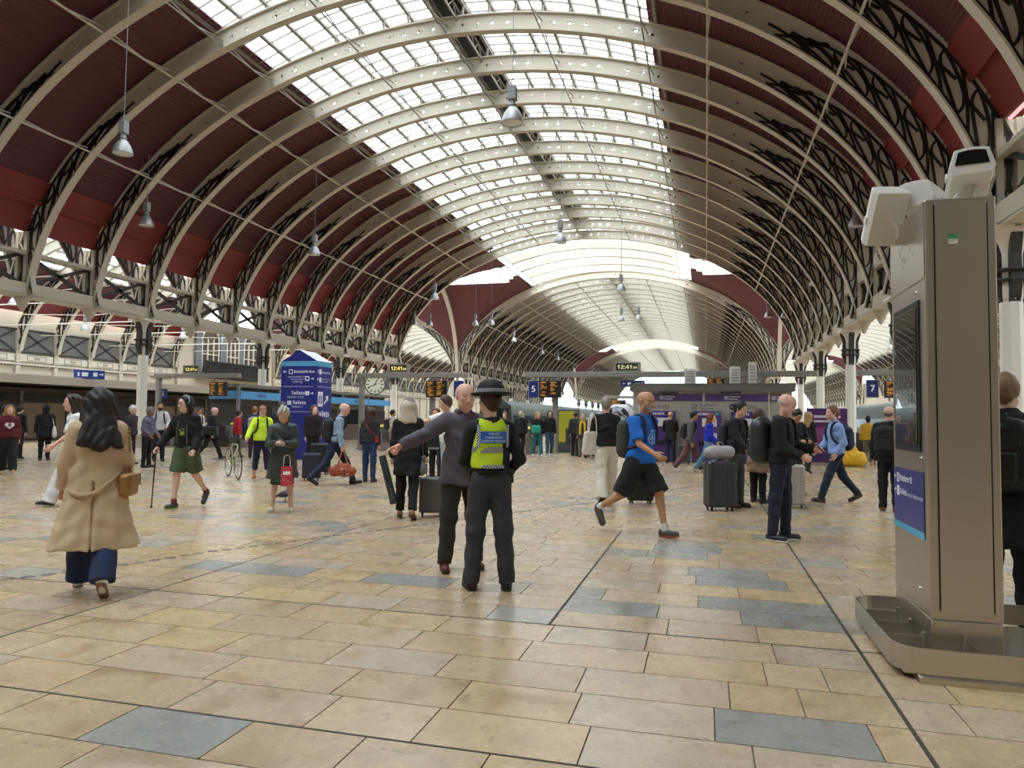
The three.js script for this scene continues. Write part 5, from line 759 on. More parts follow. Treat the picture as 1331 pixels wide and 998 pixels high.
  // ---- shoes
  const sh = o.shoes ?? { color: '#1b1a1a' }; for (const k of [L, Rr]) { const he = J['he' + k], to = J['to' + k], dn = nrm3(crs3(crs3(J['fdir' + k], [0, 1, 0]), J['fdir' + k])).map(v => -v), sole = S(0.036), base = add3(he, dn, sole); const dnn = dn[1] > 0 ? dn.map(v => -v) : dn;
    const sp = [cap(he, to, S(0.043), S(0.04), { k: 0.02, cut: [[dnn, add3(he, dnn, S(0.032))]] }), cap(add3(he, [0, S(0.03), 0]), mix3(he, to, 0.45), S(0.04), S(0.036), { k: 0.03 })]; if (sh.boot) sp.push(cap(J['an' + k], mix3(J['an' + k], J['kn' + k], 0.2), S(0.05), S(0.052), { k: 0.02, cut: [[[0, 1, 0], add3(J['an' + k], [0, S(0.07), 0])]] }));
    const m = part(t, 'shoe', sdfMesh(sp, Math.min(cell, 0.012)), cloth(sh.color, 0.5)); if (px > 50) part(m, 'sole', sdfMesh([cap(add3(he, dnn, S(0.01)), add3(to, dnn, S(0.01)), S(0.047), S(0.043), { cut: [[dnn, add3(he, dnn, S(0.036))], [dnn.map(v => -v), add3(he, dnn, S(sh.thin ?? 0.016))]] })], 0.008), cloth(sh.sole ?? '#1a1919', 0.7));
    if (sh.sock) part(t, 'sock', sdfMesh([cap(J['an' + k], mix3(J['an' + k], J['kn' + k], sh.sockLen ?? 0.22), S(0.042), S(0.045), { cut: [[nrm3(sub3(J['kn' + k], J['an' + k])), mix3(J['an' + k], J['kn' + k], sh.sockLen ?? 0.2)]] })], 0.009), cloth(sh.sock)); }
  // ---- upper garment
  const T = o.top ?? { color: '#2a2a30' }, tl = T.loose ?? 0.012, tp = [], hem = T.hem ?? 0.06, sleeve = T.sleeve ?? 1.0, hemP = add3(J.hip, up, S(hem)), dnu = up.map(v => -v);
  if (hem < 0.1) for (const k of [L, Rr]) tp.push(cap(add3(J['hp' + k], up, S(0.09)), mix3(J['hp' + k], J['kn' + k], Math.min(1, Math.max(0.12, -hem / 0.43 + 0.1))), S(0.09 + tl * 0.7) * gth, S(0.108 + bw * 0.25 + tl * 0.6) * gth, { k: 0.06, cut: [[dnu, hemP]] }));
  const long = hem < -0.05; const chestF = [1, 1, T.fz ?? 0.76];
  if (!long) tp.push(cap(add3(J.hip, up, S(-0.04)), J.waist, S(0.132 + tl) * gth, S(0.126 + tl) * gth, { f: [1, 1, 0.84], k: 0.05, cut: [[dnu, hemP]] })); else { const end = [J.hip[0], J.hip[1] + S(hem), J.hip[2] - S(0.01)]; tp.push(cap(J.waist, add3(end, [0, -S(0.1), 0]), S(0.13 + tl) * gth, S(0.19 + (T.flare ?? 0.03)) * gth, { f: [1, 1, T.ff ?? 0.82], k: 0.06, cut: [[[0, -1, 0], end]] })); }
  tp.push(cap(J.waist, J.chest, S(0.126 + tl) * gth, S(0.14 + tl) * Math.sqrt(gth), { f: chestF, k: 0.05 }), cap(J.chest, add3(J.chest, up, S(0.1)), S(0.138 + tl) * Math.sqrt(gth), S(0.118 + tl), { f: chestF, k: 0.05 }), cap(mix3(J.shL, J.shR, 0.12), mix3(J.shL, J.shR, 0.88), S(0.064 + tl * 0.5), S(0.064 + tl * 0.5), { k: 0.06 }), cap(add3(J.neck, [0, S(-0.06), 0]), add3(J.neck, nu, S(T.neck ?? 0.01)), S(0.082), S(0.066), { k: 0.04, cut: [[nu, add3(J.neck, nu, S((T.neck ?? 0.01) + 0.012))]] }));
  for (const k of [L, Rr]) { if (!sleeve) break; const el = J['el' + k], wr = J['wr' + k], shd = J['sh' + k], r0 = S(0.062 + tl * 0.8), r1 = S(0.05 + tl * 0.8), r2 = S(0.037 + tl * 0.8); if (sleeve <= 0.6) { const d = nrm3(sub3(el, shd)), e = mix3(shd, el, sleeve / 0.6 * 0.92); tp.push(cap(shd, add3(e, d, 0.05), r0, r1 + S(0.012), { k: 0.03, cut: [[d, e]] })); } else { const d = nrm3(sub3(wr, el)), e = mix3(el, wr, (sleeve - 0.6) / 0.4); tp.push(cap(shd, el, r0, r1, { k: 0.035 }), cap(el, add3(e, d, 0.04), r1, r2, { k: 0.02, cut: [[d, e]] })); } }
  if (T.bust) for (const sd of [1, -1]) tp.push(cap([sd * S(0.065), J.chest[1] - S(0.01), J.chest[2] + S(0.085)], [sd * S(0.065), J.chest[1] - S(0.03), J.chest[2] + S(0.085)], S(0.055), S(0.055), { k: 0.05 }));
  if (T.hoodDown) tp.push(cap(add3(J.neck, [-S(0.07), S(0.0), -S(0.06)]), add3(J.neck, [S(0.07), S(0.0), -S(0.06)]), S(0.055), S(0.055), { k: 0.03 }), cap(add3(J.neck, [0, -S(0.08), -S(0.08)]), add3(J.neck, [0, 0, -S(0.07)]), S(0.05), S(0.05), { k: 0.03 }));
  if (T.extra) tp.push(...T.extra(J, S));
  J.top = part(t, T.name ?? (long ? 'coat' : sleeve <= 0.6 ? 'shirt' : 'jacket'), sdfMesh(tp, cell, { amp: T.amp ?? 0.0065, freq: T.freq ?? 1.25, seed: H * 33, warp: T.warp?.(J, S), cut: T.cut?.(J, S) ?? [] }), cloth(T.color, T.rough ?? 0.88));
  if (T.collar) part(t, 'collar', sdfMesh([cap(add3(J.neck, [-S(0.05), S(0.03), S(0.03)]), add3(J.neck, [S(0.05), S(0.03), S(0.03)]), S(0.035), S(0.035), { k: 0.02 }), cap(add3(J.neck, [-S(0.055), S(0.035), -S(0.03)]), add3(J.neck, [S(0.055), S(0.035), -S(0.03)]), S(0.036), S(0.036), { k: 0.03 }), cap(add3(J.neck, [0, S(0.09), 0.01]), add3(J.neck, [0, S(0.03), 0.01]), S(0.054), S(0.054), { neg: true, k: 0.005 })], Math.min(cell, 0.009)), cloth(T.collar));
  J.S = S; J.up = up; J.nu = nu; J.add = (name, prims, color, op = {}) => part(t, name, sdfMesh(prims, op.cell ?? Math.min(cell, 0.012), op), cloth(color, op.rough ?? 0.85), op.label); J.addG = (name, geo, m, label) => part(t, name, geo, m, label);
  return J;
}
// flat printed patch laid on the front or back of a torso: a curved sheet following the chest
function patch(J, name, y, w, h, z, bend, m, back = false, lab) { const g = new THREE.PlaneGeometry(w, h, 10, 4), p = g.attributes.position; for (let i = 0; i < p.count; i++) { const x = p.getX(i); p.setZ(i, -bend * x * x); } if (back) g.rotateY(Math.PI); g.computeVertexNormals(); g.translate(0, y, z); return part(J.t, name, g, m, lab); }
// ---- luggage
const wheelG = (() => { const g = cyl(0.028, 0.028, 0.02, 0, 0, 0, 10); g.rotateZ(Math.PI / 2); return g; })();
function suitcase(o) { const { at: [X, D], w = 0.42, h = 0.6, d = 0.26, color, turn = 0, label, handle = 0.4, ribs = true } = o; const t = thing('suitcase', label, 'suitcase', [X, 0, -D], turn), m = mat(color, o.rough ?? 0.45);
  const sh = part(t, 'shell', rbox(w, h, d, 0.05, 0, h / 2 + 0.06, 0, 3), m); if (ribs) for (let k = -2; k <= 2; k++) part(sh, 'rib', rbox(0.018, h * 0.86, d + 0.012, 0.006, k * w * 0.17, h / 2 + 0.06, 0), m); part(t, 'zip_band', rbox(w + 0.006, h + 0.006, 0.012, 0.005, 0, h / 2 + 0.06, 0), black);
  for (const sx of [-1, 1]) for (const sz of [-1, 1]) { const q = wheelG.clone(); q.translate(sx * w * 0.36, 0.028, sz * d * 0.33); part(t, 'wheel', q, black); part(t, 'wheel_fork', rbox(0.035, 0.04, 0.035, 0.006, sx * w * 0.36, 0.055, sz * d * 0.33), black); }
  if (handle) part(t, 'pull_handle', [cyl(0.009, 0.009, handle, -0.08, h + 0.06 + handle / 2, -d * 0.3, 6), cyl(0.009, 0.009, handle, 0.08, h + 0.06 + handle / 2, -d * 0.3, 6), rbox(0.2, 0.03, 0.03, 0.01, 0, h + 0.06 + handle, -d * 0.3)], mat('#77777a', 0.35, 0.7)); part(t, 'carry_handle', tube([[-0.07, h + 0.055, 0.03], [-0.05, h + 0.085, 0.03], [0.05, h + 0.085, 0.03], [0.07, h + 0.055, 0.03]], 0.009, 6, 10), black); return t; }
function backpack(J, o) { // worn on the back of figure J, a thing of its own
  const s = J.s, c = J.world(add3(J.chest, [0, s * (o.dy ?? -0.06), -s * (o.back ?? 0.2)])), t = thing('backpack', o.label, 'backpack', [c.x, c.y, c.z], J.t.rotation.y), w = s * (o.w ?? 0.3), h = s * (o.h ?? 0.45), d = s * (o.d ?? 0.18);
  const g = sdfMesh([cap([-w * 0.28, -h * 0.3, 0], [-w * 0.28, h * 0.28, 0], d * 0.5, d * 0.45, { k: 0.05 }), cap([w * 0.28, -h * 0.3, 0], [w * 0.28, h * 0.28, 0], d * 0.5, d * 0.45, { k: 0.05 }), cap([0, -h * 0.3, 0], [0, h * 0.3, 0], d * 0.56, d * 0.5, { k: 0.05 })], o.cell ?? 0.016, { amp: 0.003, freq: 1.2 }); g.rotateX(-(o.tilt ?? 0)); part(t, 'bag', g, mat(o.color, o.rough ?? 0.75)); part(t, 'pocket', rbox(w * 0.62, h * 0.4, d * 0.3, 0.03, 0, -h * 0.16, -d * 0.5), mat(o.color, o.rough ?? 0.7)); part(t, 'zip', tube([[-w * 0.36, h * 0.05, -d * 0.46], [-w * 0.28, h * 0.36, -d * 0.4], [0, h * 0.44, -d * 0.38], [w * 0.28, h * 0.36, -d * 0.4], [w * 0.36, h * 0.05, -d * 0.46]], 0.006, 5, 16), black);
  part(t, 'grab_loop', tube([[-0.035, h * 0.44, -d * 0.05], [-0.03, h * 0.44 + 0.05, -d * 0.05], [0.03, h * 0.44 + 0.05, -d * 0.05], [0.035, h * 0.44, -d * 0.05]], 0.009, 5, 10), black); for (const sy of [-0.3, 0.12]) part(t, 'compression_strap', tube([[-w * 0.52, h * sy, 0], [-w * 0.4, h * sy, -d * 0.5], [0, h * sy, -d * 0.585], [w * 0.4, h * sy, -d * 0.5], [w * 0.52, h * sy, 0]], 0.007, 4, 14), black);
  const cl = add3(J.chest, [0, s * (o.dy ?? -0.06), -s * (o.back ?? 0.2)]), rel = p => sub3(p, cl), fwd = (y, z, x) => add3(add3(J.hip, J.up, s * y), [x, 0, s * z]);
  for (const sd of [1, -1]) { const x = sd * s * 0.105; part(t, 'strap', tube([rel(fwd(0.47, -0.13, x)), rel(fwd(0.55, -0.02, x)), rel(fwd(0.53, 0.07, x)), rel(fwd(0.42, 0.125, x * 1.05)), rel(fwd(0.3, 0.125, x * 1.2)), rel(fwd(0.2, 0.075, x * 1.5)), rel(fwd(0.15, -0.04, x * 1.55)), rel(fwd(0.16, -0.14, x * 1.1))], 0.019, 6, 32), mat(o.strap ?? '#1b1b1d', 0.8)); } return t; }

// ================================================================== PEOPLE
const checker = (a, b, nx, ny, extra) => printed(0, 0, nx * 12, ny * 12, (c, W, H) => { for (let i = 0; i < nx; i++) for (let j = 0; j < ny; j++) { c.fillStyle = (i + j) % 2 ? a : b; c.fillRect(i * 12, j * 12, 12, 12); } if (extra) extra(c, W, H); }, 0.6);
const strapTube = (J, pts, r, color) => J.addG('strap', tube(pts, r, 6, 20), cloth(color, 0.8));
// walk poses: leading leg, trailing leg
const WALK = (a = 22) => ({ legL: [a, 2, a - 8, 1, 6], legR: [-a * 0.75, 2, -a * 1.5, 1, -28] }), WALKR = (a = 22) => { const w = WALK(a); return { legL: w.legR, legR: w.legL }; };
{ // 1 woman in a trench coat, walking away
  const J = person({ label: 'person in a beige trench coat and wide blue jeans walking away, long dark hair', at: [-4.82, 4.86], H: 1.575, face: 176, female: true, skin: 'tan', hair: 'longdark', hairColor: '#1d1413', hairLen: 0.36, hairAmp: 0.003, hairVol: 1.3, hairBack: -0.185,
    pose: { lean: 3, head: [6, 0], armL: [4, 14, 14, 8], armR: [8, 12, 34, -2], legL: [12, 3, 8, 2, 0], legR: [-13, 1, -30, 0, -42] },
    bottom: { type: 'trousers', color: '#1e2c4e', wide: 0.045 }, shoes: { color: '#e2dcd2', sole: '#8a6a52' },
    top: { name: 'trench_coat', color: '#c0a585', hem: -0.57, flare: 0.21, ff: 0.78, loose: 0.034, collar: '#c0a585', amp: 0.005, freq: 1.2, warp: (J, S) => (x, y, z) => (z < 0 && y < J.hip[1] + 0.02 ? 0.03 * Math.exp(-((x - 0.01) ** 2) / 0.00006) : 0) + 0.005 * Math.max(0, Math.min(1, (J.waist[1] - y) / 0.35)) * Math.sin(11 * Math.atan2(x, z) + 2 * Math.sin(5 * y)) } }), S = J.S;
  for (const k of ['L', 'R']) { const d = nrm3(sub3(J['wr' + k], J['el' + k])), c = mix3(J['el' + k], J['wr' + k], 0.82); J.add('cuff_strap', [cap(add3(c, d, -0.012), add3(c, d, 0.012), S(0.064), S(0.064), { cut: [[d, add3(c, d, 0.014)], [d.map(v => -v), add3(c, d, -0.014)]] })], '#b09373'); const e = J['sh' + k]; J.add('epaulette', [cap(add3(mix3(J.neck, e, 0.55), [0, S(0.05), -0.01]), add3(e, [0, S(0.068), 0]), S(0.02), S(0.024), { f: [1, 0.5, 1] })], '#b59878'); }
  J.addG('belt', tube([[S(0.19), S(0.93), -S(0.12)], [S(0.1), S(0.9), -S(0.178)], [S(-0.02), S(0.93), -S(0.19)], [S(-0.12), S(1.02), -S(0.155)], [S(-0.19), S(1.1), -S(0.03)]], 0.02, 8, 24), cloth('#b09373'));
  for (let q = 0; q < 4; q++) { const b = new THREE.SphereGeometry(0.009, 8, 6); b.scale(1, 1, 0.5); b.translate(-0.014, J.hip[1] - 0.02 - q * 0.11, -S(0.152) - q * 0.014); J.addG('button', b, cloth('#5d4630', 0.4)); }
  J.addG('pocket_flap', rbox(0.1, 0.02, 0.02, 0.006, -S(0.21), J.hip[1] - 0.12, -S(0.1)), cloth('#b09373'));
  const b = thing('shoulder_bag', 'small gold brown quilted shoulder bag on a chain beside the trench coat', 'bag', J.world([-S(0.26), S(0.98), -S(0.06)]).toArray(), J.t.rotation.y + 1.25); part(b, 'bag', rbox(0.22, 0.19, 0.1, 0.04, 0, 0, 0, 4), mat('#9a7038', 0.45, 0.2)); part(b, 'flap', rbox(0.222, 0.1, 0.02, 0.01, 0, 0.04, -0.05), mat('#8b6330', 0.45, 0.2)); const lk = []; for (let q = 0; q < 20; q++) { const r = new THREE.TorusGeometry(0.012, 0.0035, 4, 8); r.rotateY(q % 2 ? 0 : Math.PI / 2); r.translate(-0.08 + q * 0.003, 0.1 + q * 0.019, 0.02); lk.push(r); } stuff(part(b, 'chain', lk, mat('#8f7444', 0.3, 0.8)));
}
{ // 2 community support officer
  const J = person({ label: 'person in police support uniform, yellow high visibility vest and bowler hat, seen from behind', at: [-1.8, 6.0], H: 1.68, face: -168, female: true, girth: 1.03, skin: 'light', hair: 'bun', hairColor: '#3b2116',
    pose: { lean: 1, head: [18, 4], armL: [10, 12, 62, -22], armR: [-12, 20, 50, -18], legL: [2, 5, 1, 4], legR: [-3, 5, -3, 4] }, bottom: { type: 'trousers', color: '#34353c', cargo: true, wide: 0.012 }, shoes: { color: '#141416', boot: true }, top: { name: 'shirt', color: '#17171b', hem: 0.1, sleeve: 1, loose: 0.008, amp: 0.004 } }), S = J.S;
  const vp = (e) => [cap(add3(J.hip, J.up, S(0.1)), J.waist, S(0.158 + e), S(0.158 + e), { f: [1, 1, 0.86], k: 0.05 }), cap(J.waist, J.chest, S(0.158 + e), S(0.17 + e), { f: [1, 1, 0.8], k: 0.05 }), cap(J.chest, add3(J.chest, J.up, S(0.1)), S(0.162 + e), S(0.14 + e), { f: [1, 1, 0.8], k: 0.05 }), cap(mix3(J.shL, J.shR, 0.25), mix3(J.shL, J.shR, 0.75), S(0.085 + e), S(0.085 + e), { k: 0.05 })];
  const y0 = J.hip[1] + S(0.12), y1 = J.neck[1] + S(0.005);
  const arms = ['L', 'R'].map(k => cap(add3(J['sh' + k], [0, S(0.02), 0]), mix3(J['sh' + k], J['el' + k], 0.5), S(0.078), S(0.08), { neg: true, k: 0.005 }));
  J.add('vest', [...vp(0), ...arms, cap(add3(J.neck, [0, -S(0.01), 0]), add3(J.neck, J.nu, S(0.1)), S(0.085), S(0.09), { neg: true, k: 0.005 })], '#c9e22e', { cut: [[[0, -1, 0], [0, y0, 0]], [[0, 1, 0], [0, y1 + 0.02, 0]]], cell: 0.0095, amp: 0.003 });
  J.add('reflective_band', [...vp(0.004), ...arms], '#8f908c', { cut: [[[0, -1, 0], [0, J.chest[1] - S(0.075), 0]], [[0, 1, 0], [0, J.chest[1] - S(0.02), 0]]], cell: 0.0085, rough: 0.35 });
  J.add('side_panel', [...vp(0.006)], '#15151a', { cut: [[[1, 0, 0], [-S(0.085), 0, 0]], [[0, -1, 0], [0, y0 - 0.02, 0]], [[0, 1, 0], [0, J.chest[1] + S(0.12), 0]]], cell: 0.0095, label: 'black side panel' });
  const zb = -S(0.152);
  patch(J, 'back_print', J.chest[1] + S(0.065), S(0.235), S(0.105), zb - 0.006, 2.1, printed(0, 0, 470, 210, (c, W, H) => { c.fillStyle = '#2b5fb0'; c.fillRect(0, 0, W, H); c.fillStyle = '#c8d6e8'; c.textAlign = 'center'; c.font = 'bold 56px sans-serif'; c.fillText('POLICE', W / 2, 62); c.font = 'bold 50px sans-serif'; c.fillText('COMMUNITY', W / 2, 126); c.fillText('SUPPORT OFFICER', W / 2, 190); }, 0.5), true, 'blue panel lettered Police Community Support Officer');
  for (const sd of [-1, 1]) { const p = patch(J, 'chequered_strip', J.chest[1] + S(0.075), S(0.035), S(0.2), zb + 0.012, 1, checker('#1d2f5e', '#d5dbe2', 3, 16), true); p.rotation.y = -sd * 0.62; p.position.x = sd * S(0.05); }
  patch(J, 'chequered_hem', y0 + 0.016, S(0.2), S(0.03), -S(0.15), 2.6, checker('#22284a', '#d8dade', 16, 2), true);
  J.add('utility_belt', [cap(add3(J.hip, [0, S(0.085), 0]), add3(J.hip, [0, S(0.09), 0]), S(0.155), S(0.155), { f: [1, 1, 0.84], cut: [[[0, -1, 0], [0, J.hip[1] + S(0.06), 0]], [[0, 1, 0], [0, J.hip[1] + S(0.115), 0]]] })], '#121214');
  J.addG('belt_pouch', rbox(0.07, 0.13, 0.06, 0.015, -S(0.175), J.hip[1] + S(0.05), -0.02), black); J.addG('belt_pouch', rbox(0.06, 0.15, 0.06, 0.015, S(0.165), J.hip[1] + S(0.04), 0.0), black); J.addG('radio', rbox(0.05, 0.1, 0.035, 0.01, S(0.1), J.chest[1] + S(0.06), S(0.15)), black);
  const hat = new THREE.Group(); hat.name = 'bowler_hat'; J.t.add(hat); const hc = J.W(0, 0.055, -0.005); hat.position.set(...hc); hat.setRotationFromMatrix(J.hm); hat.rotateX(0.1); hat.scale.set(1.16, 1.25, 1.3); hat.position.y += 0.012; hat.position.z -= 0.012;
  part(hat, 'crown', lathe([[0, 0.098], [0.045, 0.094], [0.08, 0.074], [0.1, 0.04], [0.105, 0.0], [0.105, -0.012]], 28), cloth('#17181c', 0.8)); part(hat, 'brim', lathe([[0.1, -0.012], [0.125, -0.02], [0.143, -0.012], [0.148, -0.002], [0.142, -0.006], [0.12, -0.012], [0.1, -0.004]], 28), cloth('#17181c', 0.8)); part(hat, 'hat_band', lathe([[0.1055, -0.008], [0.108, -0.006], [0.1075, 0.022], [0.104, 0.026]], 28), cloth('#8b8d92', 0.6), 'grey hat band');
}
{ // 3 older man pointing
  const J = person({ label: 'person, bald, in a grey jacket, pointing with an outstretched arm beside the officer', at: [-2.3, 6.72], H: 1.74, headScale: 1.1, face: 14, skin: 'pink', hair: 'fringe', hairColor: '#b9b0a8', browColor: '#a08c7c', girth: 1.08, handR: 'point',
    pose: { lean: 3, head: [6, -3], armR: [32, 56, 40, 60], armL: [-2, 14, 22, 6], legL: [-2, 5, -4, 4], legR: [3, 6, 1, 5] }, bottom: { type: 'trousers', color: '#2f2c22', wide: 0.012 }, shoes: { color: '#4f1d18', sole: '#2c1815' }, top: { name: 'jacket', color: '#57505a', hem: -0.12, flare: -0.03, loose: 0.024, collar: '#4a444d', amp: 0.007 } }), S = J.S;
  J.add('shirt_front', [cap([S(0.03), J.neck[1] - S(0.0), S(0.075)], [S(0.045), J.waist[1] - S(0.02), S(0.118)], S(0.045), S(0.05), { f: [1, 1, 0.6], k: 0.02 })], '#b5aca0'); J.add('shirt_collar', [cap([-S(0.05), J.neck[1] + S(0.02), S(0.055)], [S(0.0), J.neck[1] - S(0.03), S(0.085)], S(0.018), S(0.014)), cap([S(0.06), J.neck[1] + S(0.02), S(0.055)], [S(0.02), J.neck[1] - S(0.03), S(0.085)], S(0.018), S(0.014))], '#d6d2cc'); 
  J.addG('zip', tube([[-S(0.02), J.neck[1] - S(0.02), S(0.1)], [-S(0.015), J.chest[1], S(0.14)], [-S(0.01), J.waist[1], S(0.14)], [S(0.0), J.hip[1] - S(0.0), S(0.135)]], 0.006, 5, 20), cloth('#26242a', 0.5)); J.addG('chest_seam', tube([[-S(0.06), J.neck[1] - S(0.05), S(0.1)], [-S(0.1), J.chest[1] + S(0.05), S(0.12)], [-S(0.1), J.chest[1] - S(0.08), S(0.128)]], 0.004, 5, 16), cloth('#8c8590', 0.6));
  const pp = new THREE.SphereGeometry(0.022, 12, 8); pp.scale(1, 1, 0.35); pp.translate(S(0.0), J.waist[1] + S(0.02), S(0.152)); J.addG('red_toggle', pp, cloth('#c01820', 0.6), 'red round toggle');
}
{ // 4 youth with a cane
  const J = person({ label: 'person in a black hooded top, olive shorts and headphones walking with a cane', at: [-7.95, 9.75], H: 1.71, face: -32, female: true, skin: 'pale', hair: 'bob', hairColor: '#141114', handR: 'grip', handL: 'grip',
    pose: { lean: 3, head: [-26, 0], armR: [14, 22, 34, 18], armL: [0, 12, 34, 2], legL: [-16, 2, -46, 1, -50], legR: [10, 3, 4, 2, 0] }, bottom: { type: 'shorts', color: '#4c5940', len: 0.86, wide: 0.025, waist: 0.1 }, shoes: { color: '#3a3a3c', sole: '#9ab83a', sock: '#7a3a30', sockLen: 0.16 }, top: { name: 'hooded_top', color: '#131316', hem: 0.04, loose: 0.026, hoodDown: true } }), S = J.S;
  patch(J, 'shirt_print', J.chest[1] - S(0.06), S(0.15), S(0.15), S(0.157), 2.2, printed(0, 0, 128, 128, (c, W, H) => { c.fillStyle = '#131316'; c.fillRect(0, 0, W, H); c.fillStyle = '#8e9a3a'; c.beginPath(); c.moveTo(20, 40); c.lineTo(60, 16); c.lineTo(108, 30); c.lineTo(96, 62); c.lineTo(112, 96); c.lineTo(70, 112); c.lineTo(26, 100); c.lineTo(56, 72); c.closePath(); c.fill(); c.fillStyle = '#4f5a22'; c.fillRect(58, 44, 26, 20); }), false, 'green print on black shirt');
  for (const sd of [-1, 1]) J.addG('zip_edge', tube([[sd * S(0.05), J.neck[1] - S(0.04), S(0.1)], [sd * S(0.085), J.chest[1], S(0.148)], [sd * S(0.085), J.hip[1] + S(0.06), S(0.13)]], 0.005, 5, 16), cloth('#74747a', 0.5));
  for (const sd of [-1, 1]) { const g = cyl(0.042, 0.042, 0.035, 0, 0, 0, 14); g.rotateZ(Math.PI / 2); g.translate(...J.W(sd * 0.1, -0.005, -0.005)); J.addG('headphone_cup', g, cloth('#1b1b1e', 0.4)); } J.addG('headband', tube([J.W(-0.103, 0, -0.005), J.W(-0.098, 0.08, 0), J.W(0, 0.135, 0.005), J.W(0.098, 0.08, 0), J.W(0.103, 0, -0.005)], 0.012, 6, 20), cloth('#8f8f94', 0.4));
  J.addG('glasses', [-1, 1].map(sd => { const g = new THREE.TorusGeometry(0.024, 0.003, 5, 14); g.applyMatrix4(J.hm); g.translate(...J.W(sd * 0.033, 0.002, 0.104)); return g; }).concat([rod(J.W(-0.01, 0.004, 0.106), J.W(0.01, 0.004, 0.106), 0.003)]), cloth('#6e2d2a', 0.4));
  const g = J.world(J.gripR), c = thing('walking_cane', 'dark wooden walking cane held by the person in olive shorts', 'cane', [g.x, 0, g.z]); const tip = V(-8.41 - g.x, 0, -9.56 - g.z); part(c, 'shaft', rod([tip.x, 0.03, tip.z], [0, g.y, 0], 0.009, 0.012, 8), cloth('#3b2416', 0.5)); part(c, 'ferrule', cyl(0.016, 0.013, 0.04, tip.x, 0.02, tip.z, 8), cloth('#1c1512', 0.7)); part(c, 'handle', tube([[0, g.y - 0.02, 0], [0, g.y + 0.02, 0], [0.03, g.y + 0.035, 0.03], [0.07, g.y + 0.02, 0.07]], 0.014, 8, 12), cloth('#3b2416', 0.5));
}
{ // 5 woman in dark green coat, looking at her phone
  const J = person({ label: 'person with grey hair in a dark green raincoat looking down at a phone, bare shins', at: [-6.28, 9.85], H: 1.55, face: -8, female: true, skin: 'light', hair: 'short', hairColor: '#a9a39a', hairAmp: 0.007, girth: 1.08, handL: 'grip', handR: 'grip', pose: { lean: 4, head: [-4, -30], armL: [16, 8, 96, -38], armR: [16, 10, 98, -36], legL: [3, 5, -2, 4], legR: [-2, 5, -3, 5] }, bottom: { type: 'skirt', color: '#23382c', len: 1.1, wide: 0.01 }, shoes: { color: '#c9bba4', sole: '#ddd5c6' }, top: { name: 'raincoat', color: '#333a37', hem: -0.36, flare: 0.05, loose: 0.026, collar: '#2a302e', rough: 0.6 } }), S = J.S;
  J.addG('crossbody_strap', tube([[-S(0.12), J.neck[1] - S(0.03), S(0.03)], [-S(0.05), J.chest[1] + S(0.06), S(0.14)], [S(0.06), J.chest[1] - S(0.06), S(0.155)], [S(0.17), J.waist[1] - S(0.05), S(0.07)]], 0.016, 6, 20), cloth('#16181a', 0.7));
  J.addG('skirt_stripe', [0, 1, 2].map(q => { const g = new THREE.TorusGeometry(S(0.19), 0.004, 4, 28); g.rotateX(Math.PI / 2); g.scale(1, 1, 0.82); g.translate(0, J.knL[1] + 0.015 + q * 0.022, 0.01); return g; }), cloth('#6fa088'));
  const gp = J.world(mix3(J.gripL, J.gripR, 0.5)); const ph = thing('phone', 'phone in the hands of the person in the green raincoat', 'phone', [gp.x, gp.y + 0.02, gp.z], J.t.rotation.y); part(ph, 'case', (() => { const g = rbox(0.07, 0.145, 0.009, 0.004); g.rotateX(-0.9); return g; })(), black); part(ph, 'screen', (() => { const g = box(0.064, 0.138, 0.002, 0, 0, -0.005); g.rotateX(-0.9); return g; })(), mat('#2b3140', 0.1));
  const gb = J.world([S(0.1), S(0.66), S(0.24)]), b = thing('shopping_bag', 'red and white printed shopping bag hanging from the green raincoat sleeve', 'bag', [gb.x, gb.y - 0.17, gb.z], J.t.rotation.y + 0.15); part(b, 'bag', rbox(0.17, 0.29, 0.05, 0.008, 0, 0.145, 0), cloth('#b7283a', 0.6)); part(b, 'print', (() => { const g = face(0.165, 0.28); g.translate(0, 0.145, 0.0265); return g; })(), printed(0, 0, 100, 170, (c, W, H) => { c.fillStyle = '#c43040'; c.fillRect(0, 0, W, H); const R = rng(8); c.fillStyle = '#f0d8d4'; for (let q = 0; q < 30; q++) c.fillRect(R() * 90, R() * 160, 4 + 8 * R(), 3 + 3 * R()); c.fillStyle = '#fff'; c.fillRect(18, 40, 64, 30); })); part(b, 'handles', tube([[-0.05, 0.285, 0.01], [-0.03, 0.45, 0.0], [0.03, 0.45, 0.0], [0.05, 0.285, 0.01]], 0.006, 5, 14), cloth('#e3d3cd'));
}
